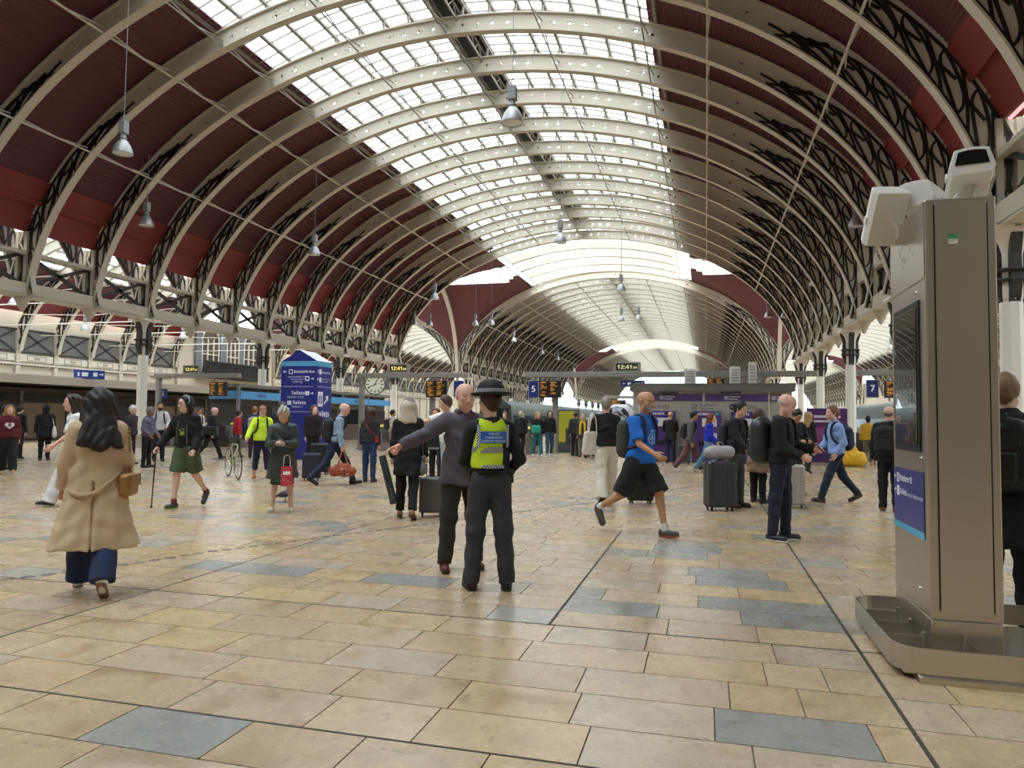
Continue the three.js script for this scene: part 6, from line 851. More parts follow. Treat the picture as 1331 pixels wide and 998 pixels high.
{ // 6 cyclist on foot
  const J = person({ label: 'person in a yellow high visibility jacket looking at a phone beside a bicycle', at: [-10.05, 14.86], H: 1.64, face: 4, female: true, girth: 1.1, skin: 'pink', hair: 'bun', hairColor: '#8a5a38', handL: 'grip', handR: 'grip', pose: { lean: 3, head: [10, -22], armL: [14, 12, 88, -14], armR: [20, 24, 44, 18], legL: [0, 6, -3, 4], legR: [4, 5, -6, 4] }, bottom: { type: 'capri', color: '#1d2440' }, shoes: { color: '#b96a3c', sole: '#e0d6c4' }, top: { name: 'jacket', color: '#cfee3a', hem: 0.0, loose: 0.026, collar: '#c4e032' } }), S = J.S;
  backpack(J, { label: 'dark backpack on the person in the yellow jacket', color: '#26282c' }); J.addG('glasses', rod(J.W(-0.05, 0.004, 0.1), J.W(0.05, 0.004, 0.1), 0.005), black);
  const gp = J.world(J.gripL), ph = thing('phone', 'phone held by the person in the yellow jacket', 'phone', [gp.x, gp.y + 0.03, gp.z], J.t.rotation.y); part(ph, 'case', (() => { const g = rbox(0.072, 0.15, 0.01, 0.004); g.rotateX(-0.8); return g; })(), cloth('#2e2327'));
  // bicycle
  const b = thing('bicycle', 'bicycle with drop handlebars held by the person in the yellow jacket', 'bicycle', [-10.72, 0, -14.75], 0); b.rotation.y = Math.atan2(10.72, 14.75) + 0.22; // local +z is forward
  const tyre = new THREE.TorusGeometry(0.33, 0.014, 8, 36); tyre.rotateY(Math.PI / 2); const rim = new THREE.TorusGeometry(0.31, 0.008, 6, 36); rim.rotateY(Math.PI / 2); const sp = []; for (let q = 0; q < 20; q++) { const a = q * Math.PI / 10; sp.push(rod([0, 0, 0], [0, 0.31 * Math.sin(a), 0.31 * Math.cos(a)], 0.0018, 0.0018, 4)); }
  for (const z of [0.5, -0.5]) { const w = part(b, 'wheel', tyre, cloth('#19191b', 0.8)); w.position.set(0, 0.345, z); part(w, 'rim', rim, chrome); stuff(part(w, 'spokes', sp, chrome)); part(w, 'hub', (() => { const g = cyl(0.025, 0.025, 0.08, 0, 0, 0, 8); g.rotateZ(Math.PI / 2); return g; })(), chrome); }
  const fm = cloth('#b8b48e', 0.35), BB = [0, 0.28, -0.06], ST = [0, 0.78, -0.2], HT = [0, 0.8, 0.36], HB = [0, 0.66, 0.4]; part(b, 'frame', [rod(ST, HT, 0.015), rod(HB, BB, 0.017), rod(BB, ST, 0.015), rod(HT, HB, 0.018), ...[-1, 1].flatMap(s => [rod(BB, [s * 0.05, 0.345, -0.5], 0.009), rod(ST, [s * 0.05, 0.345, -0.5], 0.008)])], fm); part(b, 'fork', [-1, 1].map(s => rod(HB, [s * 0.05, 0.345, 0.5], 0.011, 0.008)), fm); part(b, 'handlebar', [rod(HT, [0, 0.9, 0.37], 0.013), tube([[-0.2, 0.82, 0.46], [-0.2, 0.93, 0.48], [-0.19, 0.94, 0.4], [0, 0.93, 0.38], [0.19, 0.94, 0.4], [0.2, 0.93, 0.48], [0.2, 0.82, 0.46]], 0.013, 6, 30)], black); part(b, 'saddle', [rod(ST, [0, 0.93, -0.23], 0.013), rbox(0.13, 0.05, 0.25, 0.02, 0, 0.95, -0.22)], black); part(b, 'crankset', [at(cyl(0.09, 0.09, 0.01, 0, 0, 0, 16), 0.05, 0.28, -0.06, 0, 0, Math.PI / 2), rod([0.06, 0.28, -0.06], [0.06, 0.16, 0.06], 0.008), rod([-0.06, 0.28, -0.06], [-0.06, 0.4, -0.18], 0.008)].map(g => g), chrome);
}
{ // 7 man striding right with holdall
  const J = person({ label: 'person in a pale blue shirt and jeans striding right with a black backpack', at: [-7.75, 14.14], H: 1.8, face: 84, skin: 'pink', hair: 'fringe', hairColor: '#d6d0c6', handR: 'grip', pose: { lean: 12, head: [0, -14], ...WALK(30), armR: [4, 6, 10, 3], armL: [-18, 8, 6, 6] }, bottom: { type: 'trousers', color: '#1f2b47' }, shoes: { color: '#191a1f' }, top: { name: 'shirt', color: '#8fa5bf', hem: 0.02, loose: 0.018, collar: '#9fb2c8' } });
  backpack(J, { label: 'black backpack on the person striding right in a pale blue shirt', color: '#1c1d20', w: 0.34, h: 0.5, d: 0.22 });
  const g = J.world(J.gripR), b = thing('holdall_bag', 'orange and maroon patterned holdall carried by the person striding right', 'bag', [g.x, g.y - 0.55, g.z], J.t.rotation.y + Math.PI / 2); part(b, 'bag', sdfMesh([cap([-0.17, 0.11, 0], [0.17, 0.11, 0], 0.12, 0.12, { f: [1, 0.95, 0.8], k: 0.04 }), cap([-0.1, 0.22, 0], [0.1, 0.22, 0], 0.06, 0.06, { k: 0.06 })], 0.016, { amp: 0.006 }), new THREE.MeshStandardMaterial({ roughness: 0.6, color: '#9a4a2a' })); for (const s of [-1, 1]) part(b, 'handle', tube([[-0.12, 0.18, s * 0.06], [-0.06, 0.4, s * 0.03], [0, 0.56, 0], [0.06, 0.4, s * 0.03], [0.12, 0.18, s * 0.06]], 0.013, 6, 18), cloth('#b56a3c', 0.6));
  const R = rng(12); for (let q = 0; q < 16; q++) { const a = R() * 0.3 - 0.15, y = 0.05 + R() * 0.14, e = new THREE.SphereGeometry(0.03, 6, 5); e.scale(1, 0.7, 0.25); e.translate(a, y, (q % 2 ? 1 : -1) * 0.093); part(b, 'printed_patch', e, cloth(['#5a1f2c', '#c98a5a', '#d8b49a'][q % 3], 0.6)); }
}
{ const J = person({ label: 'person in a dark jacket and jeans with a red crossbody bag, seen from behind', at: [-7.4, 15.1], H: 1.62, face: 160, female: true, hair: 'long', hairColor: '#3a1f18', hairLen: 0.22, bottom: { type: 'trousers', color: '#2b3f63' }, shoes: { color: '#4d3330' }, top: { color: '#2c2b33', hem: -0.0, loose: 0.022 } }), S = J.S; J.addG('crossbody_strap', tube([[S(0.1), J.neck[1] - 0.02, -S(0.06)], [0, J.chest[1], -S(0.14)], [-S(0.17), J.waist[1], -S(0.06)]], 0.012, 5, 14), cloth('#a03a3c')); const g = J.world([-S(0.2), J.waist[1] - S(0.1), 0]); const b = thing('crossbody_bag', 'small red bag at the hip of the person in the dark jacket', 'bag', [g.x, g.y, g.z], J.t.rotation.y); part(b, 'bag', rbox(0.07, 0.15, 0.2, 0.03), cloth('#a8283c', 0.5)); part(b, 'flap', rbox(0.074, 0.07, 0.205, 0.02, 0, 0.045, 0), cloth('#8f2034', 0.5)); }
{ // 9 woman with poster tube and suitcase
  const J = person({ label: 'person in a long black coat and knitted cap holding a poster tube, from behind', at: [-4.2, 9.82], H: 1.66, face: 172, female: true, hair: 'long', hairLen: 0.2, hairVol: 1.12, hairBack: -0.1, hairColor: '#c7bda8', hat: 'beanie', hatColor: '#8d7f7e', handL: 'grip', handR: 'grip', pose: { lean: 1, head: [-6, 0], armL: [-2, 10, 12, 6], armR: [8, 10, 24, 10], legL: [6, 2, 4, 2], legR: [-10, 2, -22, 1, -20] }, bottom: { type: 'trousers', color: '#141417', len: 0.9 }, shoes: { color: '#8a6a44', sole: '#3a2a20' }, top: { name: 'coat', color: '#111114', hem: -0.3, flare: 0.02, loose: 0.026 } }), S = J.S;
  const g = J.world(J.gripL), t = thing('poster_tube', 'dark grey poster tube held low by the person in the long black coat', 'tube', [g.x - 0.1, g.y - 0.03, g.z + 0.06], 0); part(t, 'tube', rod([-0.07, 0.13, 0.0], [0.15, -0.52, 0.05], 0.055, 0.055, 14), cloth('#33343a', 0.6)); part(t, 'end_cap', rod([0.146, -0.51, 0.049], [0.158, -0.545, 0.051], 0.06, 0.06, 14), cloth('#1e1f23', 0.5)); part(t, 'strap', tube([[-0.04, 0.05, 0.06], [0.04, -0.12, 0.12], [0.1, -0.32, 0.09]], 0.008, 5, 12), cloth('#1b1b1e'));
  const gb = J.world([-S(0.24), S(0.98), 0.02]), b = thing('shoulder_bag', 'grey soft shoulder bag of the person in the long black coat', 'bag', [gb.x, gb.y - 0.14, gb.z], J.t.rotation.y); part(b, 'bag', sdfMesh([cap([0, -0.08, -0.08], [0, -0.08, 0.08], 0.07, 0.07, { f: [0.7, 1.2, 1] }), cap([0, 0.08, -0.04], [0, 0.08, 0.04], 0.05, 0.05, { k: 0.05, f: [0.7, 1, 1] })], 0.014, { amp: 0.003 }), cloth('#5f5e5f', 0.7)); part(b, 'strap', tube([[0, 0.1, -0.05], [0.03, 0.4, -0.04], [0.08, 0.55, -0.02], [0.03, 0.4, 0.05], [0, 0.1, 0.06]], 0.01, 5, 18), cloth('#4b4a4c'));
  suitcase({ at: [-3.95, 10.15], w: 0.36, h: 0.52, d: 0.24, color: '#57534f', label: 'grey ribbed cabin suitcase beside the person in the long black coat', handle: 0.42, turn: 0.35 });
}
{ const J = person({ label: 'person in a white t-shirt and pale blue jeans behind the pointing person', at: [-4.75, 13.04], H: 1.82, face: -50, skin: 'pink', hair: 'short', hairColor: '#4a3326', handR: 'point', pose: { lean: 4, head: [-30, -6], armR: [70, 18, 82, 8], armL: [8, 10, 30, 0], legL: [4, 2, 0, 2], legR: [-6, 2, -8, 2] }, bottom: { type: 'trousers', color: '#9fb8c4', wide: 0.015 }, shoes: { color: '#e6e4df', sole: '#f0eeea' }, top: { name: 't_shirt', color: '#e3e0dc', hem: 0.02, sleeve: 0.55, loose: 0.02 } }); }
{ // 11 man in blue t-shirt walking
  const J = person({ label: 'person with a grey beard in a bright blue t-shirt and black shorts striding right', at: [-0.82, 9.42], H: 1.84, face: 52, skin: 'tan', hair: 'none', beard: '#9a8f86', browColor: '#6a5648', pose: { lean: 5, head: [-8, -4], armR: [26, 10, 62, -4], armL: [-24, 10, -8, 4], legL: [30, 2, 10, 1, 4], legR: [-24, 2, -62, 1, -62] }, bottom: { type: 'shorts', color: '#1e1e20', len: 0.98, wide: 0.03, waist: 0.1 }, shoes: { color: '#47423f', sole: '#b4532e', sock: '#dcdad6', sockLen: 0.17 }, top: { name: 't_shirt', color: '#1a66c0', hem: -0.02, sleeve: 0.56, loose: 0.018, amp: 0.006 } }), S = J.S;
  patch(J, 'chest_print', J.chest[1] - S(0.035), S(0.17), S(0.19), S(0.141), 2.4, printed(0, 0, 200, 224, (c, W, H) => { c.fillStyle = '#1a66c0'; c.fillRect(0, 0, W, H); c.strokeStyle = '#c9d6e6'; c.lineWidth = 7; c.beginPath(); c.arc(100, 132, 76, 0, 7); c.stroke(); c.lineWidth = 3; c.beginPath(); c.arc(100, 132, 58, 0, 7); c.stroke(); c.strokeStyle = '#dfe8f2'; c.lineWidth = 8; c.beginPath(); c.moveTo(34, 140); c.quadraticCurveTo(50, 112, 62, 138); c.quadraticCurveTo(78, 150, 92, 124); c.quadraticCurveTo(110, 150, 126, 126); c.quadraticCurveTo(144, 148, 166, 122); c.stroke(); c.fillStyle = '#dfe8f2'; c.beginPath(); c.arc(100, 102, 14, 0, 7); c.fill(); c.beginPath(); c.arc(100, 172, 12, 0, 7); c.fill(); c.fillStyle = '#e8e3e6'; c.fillRect(66, 14, 70, 16); c.fillStyle = '#c23a4a'; c.fillRect(92, 10, 18, 24); }, 0.85), false, 'white round print on the blue t-shirt').rotation.x = 0.04;
  backpack(J, { label: 'grey green backpack worn over the bright blue t-shirt', color: '#3a3d38', w: 0.32, h: 0.48, d: 0.2 }); J.addG('watch', (() => { const g = new THREE.TorusGeometry(0.032, 0.009, 6, 14); g.translate(...J.wrL); return g; })(), cloth('#b5302c', 0.5));
  J.addG('glasses', [rod(J.W(0.03, 0.012, 0.1), J.W(0.075, 0.012, 0.02), 0.003), rod(J.W(-0.045, 0.0, 0.1), J.W(0.045, 0.0, 0.1), 0.0025)], cloth('#4a4038', 0.4));
}
{ // 12 woman in cream trousers
  const J = person({ label: 'person with short grey hair in a black top and cream trousers, seen from behind', at: [-1.66, 12.5], H: 1.77, face: -172, female: true, skin: 'pink', hair: 'short', hairColor: '#8d857c', girth: 1.06, pose: { lean: 2, ...WALKR(16), armL: [4, 14, 14, 4] }, bottom: { type: 'trousers', color: '#d9d2c0', wide: 0.04 }, shoes: { color: '#1d1c1e' }, top: { color: '#121214', hem: 0.02, loose: 0.024 } }), S = J.S;
  const g = J.world([S(0.25), S(1.06), -0.06]), b = thing('tote_bag', 'white canvas tote bag on the shoulder of the person in cream trousers', 'bag', [g.x, g.y, g.z], J.t.rotation.y + 0.5); part(b, 'bag', sdfMesh([-0.15, -0.08, 0, 0.08, 0.15].flatMap(x => [cap([x, -0.15 + 0.02 * Math.abs(x), 0], [x * 0.82, 0.15, 0], 0.062, 0.045, { k: 0.03, f: [1, 1, 0.8] })]), 0.012, { amp: 0.003, freq: 0.8 }), cloth('#ddd6c8', 0.9)); for (const s of [-1, 1]) part(b, 'handle', tube([[-0.08, 0.18, s * 0.02], [-0.05, 0.4, s * 0.03], [0.0, 0.5, s * 0.02], [0.05, 0.4, s * 0.03], [0.08, 0.18, s * 0.02]], 0.012, 5, 16), cloth('#e6e0d4'));
  suitcase({ at: [-1.12, 12.95], w: 0.44, h: 0.62, d: 0.28, color: '#1b1b1e', label: 'black suitcase behind the person in the blue t-shirt', handle: 0.35, turn: 0.3 });
}
{ // 13 bald man with black backpack
  const J = person({ label: 'person, bald, in a black hooded jacket and navy trousers with a large dark backpack', at: [0.9, 9.58], H: 1.75, face: 72, skin: 'pink', hair: 'fringe', hairColor: '#c9b6aa', handR: 'grip', handL: 'grip', pose: { lean: 4, head: [0, -26], armR: [10, 8, 66, -10], armL: [14, 10, 84, -8], legL: [3, 3, -2, 2], legR: [-4, 3, -5, 2] }, bottom: { type: 'trousers', color: '#1d2233' }, shoes: { color: '#1e2636', sole: '#ece8e2' }, top: { name: 'hooded_jacket', color: '#121316', hem: -0.01, loose: 0.026, hoodDown: true } });
  backpack(J, { label: 'large glossy dark grey backpack on the bald person in navy trousers', color: '#262a2a', w: 0.36, h: 0.56, d: 0.26, rough: 0.4, back: 0.25 });
  const g = J.world(J.gripL), ph = thing('phone', 'phone held by the bald person with the dark backpack', 'phone', [g.x, g.y + 0.03, g.z], J.t.rotation.y); part(ph, 'case', (() => { const q = rbox(0.072, 0.15, 0.01, 0.004); q.rotateX(-0.8); return q; })(), black);
}
{ // 14 man with big suitcase
  const J = person({ label: 'person with black hair in a black jacket standing behind a tall dark suitcase', at: [0.5, 13.0], H: 1.74, face: 62, skin: 'light', hair: 'short', hairColor: '#120f10', handR: 'grip', pose: { lean: 4, head: [0, -10], armR: [22, 12, 46, 2], armL: [6, 10, 40, -6] }, bottom: { type: 'trousers', color: '#3b4038' }, top: { color: '#141417', hem: -0.02, loose: 0.028, hoodDown: true } }); backpack(J, { label: 'dark backpack on the black-haired person behind the tall suitcase', color: '#1c1d21' });
  suitcase({ at: [0.22, 12.45], w: 0.47, h: 0.74, d: 0.32, color: '#34343b', label: 'tall dark grey suitcase with a pale bag on top', handle: 0, turn: 0.35, rough: 0.35 });
  const b = thing('travel_pouch', 'pale grey soft bag lying on the tall dark suitcase', 'bag', [0.22, 0.83, -12.45], 0.35); part(b, 'bag', sdfMesh([cap([-0.15, 0.12, 0], [0.15, 0.13, 0], 0.115, 0.11, { f: [1, 0.95, 0.9] })], 0.014, { amp: 0.007 }), cloth('#a7a3a6', 0.8)); part(b, 'handle', tube([[-0.06, 0.22, 0], [-0.04, 0.28, 0.02], [0.04, 0.28, 0.02], [0.06, 0.22, 0]], 0.01, 6, 12), cloth('#817d80'));
}
suitcase({ at: [1.42, 13.3], w: 0.44, h: 0.68, d: 0.28, color: '#a9a197', label: 'silver ribbed suitcase right of the bald person in navy trousers', handle: 0.45, turn: -0.1, rough: 0.35 });
{ const J = person({ label: 'person in black looking down at a phone beside the silver suitcase', at: [1.72, 15.6], H: 1.66, face: 40, hair: 'short', hairColor: '#1c1513', skin: 'tan', handL: 'grip', handR: 'grip', pose: { lean: 5, head: [0, -30], armL: [14, 8, 86, -24], armR: [14, 8, 86, -24] }, bottom: { type: 'trousers', color: '#17171a' }, top: { color: '#141416', hem: -0.02, loose: 0.026 } }); }
person({ label: 'person in a brown coat half hidden behind the bald backpacker', at: [0.92, 13.9], H: 1.63, face: 150, female: true, hair: 'long', hairColor: '#4a2c20', bottom: { type: 'trousers', color: '#121214' }, top: { name: 'coat', color: '#8a6f55', hem: -0.36, flare: 0.04, loose: 0.02 } });
{ const J = person({ label: 'person in a light blue long-sleeved shirt and dark jeans striding left', at: [2.33, 14.46], H: 1.76, face: -66, skin: 'pink', hair: 'short', hairColor: '#7a5236', pose: { lean: 3, head: [8, 6], ...WALK(27), armL: [-10, 10, 30, -6], armR: [12, 10, 50, -8] }, bottom: { type: 'trousers', color: '#1b2638' }, shoes: { color: '#3a2f28', boot: true, sole: '#1c1815' }, top: { name: 'shirt', color: '#8aa6d8', hem: 0.0, loose: 0.02, collar: '#8aa6d8' } }); backpack(J, { label: 'navy backpack on the person in the light blue shirt', color: '#232c46' }); }
{ const J = person({ label: 'person, bald, in black with a black backpack, seen from behind left of the kiosk', at: [2.92, 13.16], H: 1.69, face: 168, skin: 'pink', hair: 'fringe', hairColor: '#8f7a6c', bottom: { type: 'trousers', color: '#15161a' }, shoes: { color: '#6b3a26', sole: '#d8cfc4' }, top: { color: '#121214', hem: -0.08, loose: 0.03, hoodDown: true } }); backpack(J, { label: 'black backpack on the bald person left of the kiosk', color: '#17161a', w: 0.34, h: 0.5, d: 0.2 }); }
{ const J = person({ label: 'person with fair hair in black close behind the steel kiosk at the right edge', at: [2.17, 6.2], H: 1.77, face: 172, hair: 'short', hairColor: '#7d6248', girth: 1.15, bottom: { type: 'trousers', color: '#0e0e10' }, top: { name: 'coat', color: '#0e0f11', hem: -0.4, loose: 0.04, neck: 0.04 } }); backpack(J, { label: 'black backpack at the right edge behind the kiosk', color: '#0f0f12', w: 0.36, h: 0.55, d: 0.22, rough: 0.4 }); }
person({ label: 'person with grey hair cut off by the right edge of the picture', at: [3.45, 9.0], H: 1.74, face: 170, hair: 'short', hairColor: '#b5b1ab', top: { color: '#1f2532', hem: -0.05, loose: 0.03 } });
// couple passing the ticket hall
{ const J = person({ label: 'person in a grey jacket and mauve trousers walking right past the ticket hall', at: [-0.45, 21.4], H: 1.74, face: 84, hair: 'short', hairColor: '#141213', skin: 'tan', pose: { lean: 8, ...WALK(26) }, bottom: { type: 'trousers', color: '#6b4a4e', wide: 0.015 }, shoes: { color: '#d8d0cc', sole: '#eee' }, top: { color: '#5d5b5e', hem: -0.02, loose: 0.026 } }); backpack(J, { label: 'dark backpack on the person in mauve trousers', color: '#212225' }); }
person({ label: 'person with long red hair in a royal blue jacket and jeans walking right', at: [0.06, 21.1], H: 1.66, face: 80, female: true, hair: 'long', hairColor: '#6e2f1c', skin: 'pale', pose: { lean: 6, ...WALKR(24), armR: [16, 8, 40, 0] }, bottom: { type: 'trousers', color: '#5f86a0', wide: 0.015 }, shoes: { color: '#cfb9b4', sole: '#e6dcd8' }, top: { color: '#1c2fb0', hem: 0.02, loose: 0.02 } });
person({ label: 'person in a black suit using the left ticket machine, seen from behind', at: [-1.18, 25.5], H: 1.72, face: 178, hair: 'fringe', hairColor: '#8a6a54', pose: { armR: [30, 8, 80, -6], armL: [30, 8, 80, -6] }, bottom: { type: 'trousers', color: '#232640' }, top: { name: 'coat', color: '#15151a', hem: -0.12, loose: 0.026 } });
suitcase({ at: [-0.72, 25.3], w: 0.42, h: 0.62, d: 0.28, color: '#4a4848', label: 'dark grey suitcase standing at the left ticket machine', handle: 0.6 });
// left group
{ const J = person({ label: 'person with long fair hair in a maroon sweatshirt with a white heart', at: [-16.0, 13.5], H: 1.54, face: 6, female: true, girth: 1.15, hair: 'long', hairColor: '#a5784e', hairLen: 0.26, skin: 'pink', pose: { ...WALK(10) }, bottom: { type: 'trousers', color: '#17181e', wide: 0.05 }, shoes: { color: '#b98a5a', sole: '#d9c7b0' }, top: { name: 'sweatshirt', color: '#5c1722', hem: -0.0, loose: 0.035 } }), S = J.S; patch(J, 'heart_print', J.chest[1] - S(0.03), S(0.25), S(0.19), S(0.189), 2.1, printed(0, 0, 160, 120, (c, W, H) => { c.fillStyle = '#5c1722'; c.fillRect(0, 0, W, H); c.fillStyle = '#e2dad6'; c.beginPath(); c.moveTo(80, 112); c.lineTo(10, 52); c.quadraticCurveTo(8, 8, 48, 8); c.quadraticCurveTo(72, 10, 80, 30); c.quadraticCurveTo(90, 8, 116, 8); c.quadraticCurveTo(152, 10, 150, 52); c.closePath(); c.fill(); c.fillStyle = '#a38a72'; c.beginPath(); c.arc(78, 58, 26, 0, 7); c.fill(); c.fillStyle = '#2b1a18'; c.beginPath(); c.arc(84, 40, 18, 0, 7); c.fill(); }), false, 'white heart print'); }
{ const J = person({ label: 'person all in black with a pale tote bag standing beside the left group', at: [-20.0, 18.1], H: 1.66, face: 170, girth: 1.15, hair: 'none', hat: 'hood', hatColor: '#131316', bottom: { type: 'trousers', color: '#121215' }, top: { name: 'coat', color: '#131317', hem: -0.2, loose: 0.03 } }), g = J.world([-0.26, 0.92, -0.05]); const b = thing('tote_bag', 'pale tote bag on the person all in black at the left', 'bag', [g.x, g.y, g.z], J.t.rotation.y); part(b, 'bag', sdfMesh([cap([0, -0.1, -0.1], [0, -0.1, 0.1], 0.1, 0.1, { f: [0.5, 1.2, 1] }), cap([0, 0.1, -0.06], [0, 0.1, 0.06], 0.06, 0.06, { k: 0.08, f: [0.5, 1, 1] })], 0.02), cloth('#cfcac4')); part(b, 'handle', tube([[0, 0.12, -0.06], [0.06, 0.42, 0], [0, 0.12, 0.06]], 0.012, 5, 12), cloth('#cfcac4')); }
{ const J = person({ label: 'person in black with a bright blue bag at the far left', at: [-21.3, 18.3], H: 1.64, face: 150, female: true, hair: 'short', hairColor: '#141214', bottom: { type: 'trousers', color: '#15161c' }, top: { color: '#17171c', hem: -0.05, loose: 0.03 } }); backpack(J, { label: 'bright blue backpack at the far left', color: '#23358f', w: 0.26, h: 0.36, d: 0.14 }); }
person({ label: 'person with auburn hair behind the person all in black', at: [-19.9, 19.4], H: 1.66, face: 150, female: true, hair: 'long', hairColor: '#5f2f22', bottom: { type: 'trousers', color: '#1a1a20' }, top: { color: '#2a1c22', hem: -0.1, loose: 0.026 } });
person({ label: 'person in dark clothes cut off at the left edge', at: [-17.6, 14.7], H: 1.6, face: 140, hair: 'short', hairColor: '#191516', bottom: { type: 'trousers', color: '#1b1b20' }, top: { color: '#232b2e', hem: -0.05, loose: 0.03 } });
suitcase({ at: [-20.4, 17.2], w: 0.5, h: 0.62, d: 0.34, color: '#222226', label: 'black suitcase standing left of the person all in black', handle: 0 });
person({ label: 'person in a white t-shirt and white trousers walking left behind the trench coat', at: [-9.85, 9.5], H: 1.77, face: -82, skin: 'pink', hair: 'curly', hairColor: '#2c1c18', pose: { lean: 4, ...WALK(28), armL: [24, 12, 50, 0], armR: [-16, 12, 10, 4], head: [0, 4] }, bottom: { type: 'trousers', color: '#dcd9d8', wide: 0.045 }, shoes: { color: '#1b1b1d', sole: '#e0dcd6' }, top: { name: 't_shirt', color: '#dfdcdb', hem: 0.0, sleeve: 0.58, loose: 0.03 } });
person({ label: 'person with cropped grey hair in a slate grey hooded top, side on', at: [-15.0, 16.8], H: 1.6, face: 62, skin: 'brown', hair: 'short', hairColor: '#6d6864', girth: 1.1, pose: { lean: 4, armR: [-4, 14, 44, -8], armL: [4, 10, 44, -8] }, bottom: { type: 'trousers', color: '#14161f' }, top: { name: 'hooded_top', color: '#5d5a6b', hem: 0.0, loose: 0.03, hoodDown: true } });
{ const J = person({ label: 'person with a black beard in a white shirt behind the slate grey top', at: [-16.7, 19.2], H: 1.8, face: 6, skin: 'tan', hair: 'short', hairColor: '#191312', beard: '#1d1614', pose: { armL: [10, 16, 60, -20], armR: [10, 16, 60, -20] }, bottom: { type: 'trousers', color: '#1d1f28' }, top: { name: 'shirt', color: '#c9c7cc', hem: 0.0, loose: 0.024 } }); backpack(J, { label: 'black backpack on the bearded person in a white shirt', color: '#1a1a1d' }); }
person({ label: 'person with white hair between the trench coat and the slate grey top', at: [-16.3, 17.6], H: 1.66, face: 58, skin: 'pink', hair: 'short', hairColor: '#d8d5d0', bottom: { type: 'trousers', color: '#23252e' }, top: { color: '#3a2c34', hem: -0.05, loose: 0.026 } });
{ const J = person({ label: 'person in a white shirt at the gates behind the cane walker', at: [-21.6, 27.2], H: 1.7, face: 20, skin: 'tan', hair: 'short', hairColor: '#1a1414', bottom: { type: 'trousers', color: '#24262e' }, top: { name: 'shirt', color: '#d3d2d2', hem: 0.0, loose: 0.022 } }); backpack(J, { label: 'dark backpack on the person in white at the gates', color: '#22262c' }); }
{ const J = person({ label: 'person, bald, in a long black coat walking right with a black shoulder bag', at: [-15.95, 20.7], H: 1.73, face: 84, skin: 'pink', hair: 'fringe', hairColor: '#d5cdc4', girth: 1.12, pose: { lean: 6, ...WALK(26) }, bottom: { type: 'trousers', color: '#17171b' }, top: { name: 'coat', color: '#131316', hem: -0.22, loose: 0.03 } }), g = J.world([-0.28, 0.95, -0.05]); const b = thing('shoulder_bag', 'black shoulder bag of the bald person in the long black coat', 'bag', [g.x, g.y, g.z], J.t.rotation.y); part(b, 'bag', rbox(0.12, 0.3, 0.42, 0.05), cloth('#151517', 0.6)); part(b, 'flap', rbox(0.13, 0.16, 0.425, 0.04, -0.003, 0.08, 0), cloth('#1b1b1e', 0.6)); }
person({ label: 'smaller person in a red jacket near the café kiosk', at: [-15.3, 21.2], H: 1.55, face: 110, hair: 'short', hairColor: '#241a17', pose: WALK(14), bottom: { type: 'trousers', color: '#4c4a4a' }, top: { color: '#b3202f', hem: -0.02, loose: 0.03 } });
{ const J = person({ label: 'person in a blue jacket with a pale backpack near the café kiosk', at: [-15.2, 22.0], H: 1.72, face: 168, hair: 'short', hairColor: '#9c6b3f', bottom: { type: 'trousers', color: '#4c3440' }, top: { color: '#22366e', hem: -0.04, loose: 0.03 } }); backpack(J, { label: 'white and orange backpack on the person in the blue jacket', color: '#c9bdb2' }); }
{ const J = person({ label: 'person with a backpack and jeans behind the yellow jacket', at: [-11.3, 17.6], H: 1.78, face: 160, hair: 'short', hairColor: '#3a2a20', bottom: { type: 'trousers', color: '#2c4066' }, top: { color: '#25262c', hem: 0.0, loose: 0.026 } }); backpack(J, { label: 'black backpack behind the yellow jacket', color: '#1a1b1e' }); }
person({ label: 'person in a dark plum jacket in front of the blue totem', at: [-10.9, 18.6], H: 1.72, face: 20, skin: 'pale', hair: 'curly', hairColor: '#6a4c34', pose: { armL: [12, 8, 40, -10] }, bottom: { type: 'trousers', color: '#17161b' }, top: { color: '#2a1a22', hem: -0.04, loose: 0.03 } });
suitcase({ at: [-8.75, 14.9], w: 0.42, h: 0.56, d: 0.3, color: '#2b2e3d', label: 'navy soft suitcase left of the striding person with the holdall', handle: 0, turn: 0.5, rough: 0.8, ribs: false });
suitcase({ at: [-9.5, 16.6], w: 0.46, h: 0.72, d: 0.3, color: '#17181b', label: 'black suitcase at the foot of the blue totem', handle: 0, turn: 0.2, rough: 0.7, ribs: false });
person({ label: 'person in a navy coat standing beyond the dark jacket near the gates', at: [-13.4, 27.3], H: 1.68, face: 40, female: true, hair: 'pony', hairColor: '#5c4630', bottom: { type: 'trousers', color: '#14151a' }, top: { name: 'coat', color: '#24303c', hem: -0.26, loose: 0.026 } });
{ const J = person({ label: 'person in a beige jacket with a navy backpack near the gates', at: [-12.2, 26.8], H: 1.7, face: 96, hair: 'short', hairColor: '#1a1516', skin: 'tan', bottom: { type: 'trousers', color: '#8a7c68' }, top: { color: '#bdb09a', hem: -0.03, loose: 0.03 } }); backpack(J, { label: 'navy backpack on the beige jacket', color: '#1c2233' }); }
suitcase({ at: [-11.85, 26.6], w: 0.3, h: 0.6, d: 0.26, color: '#8e1f30', label: 'small red suitcase beside the beige jacket', handle: 0.3 });
person({ label: 'person with auburn hair behind the pale knitted cap', at: [-5.9, 15.4], H: 1.62, face: -20, female: true, hair: 'bob', hairColor: '#7c4528', bottom: { type: 'trousers', color: '#19191d' }, top: { color: '#18181b', hem: -0.1, loose: 0.026 } });
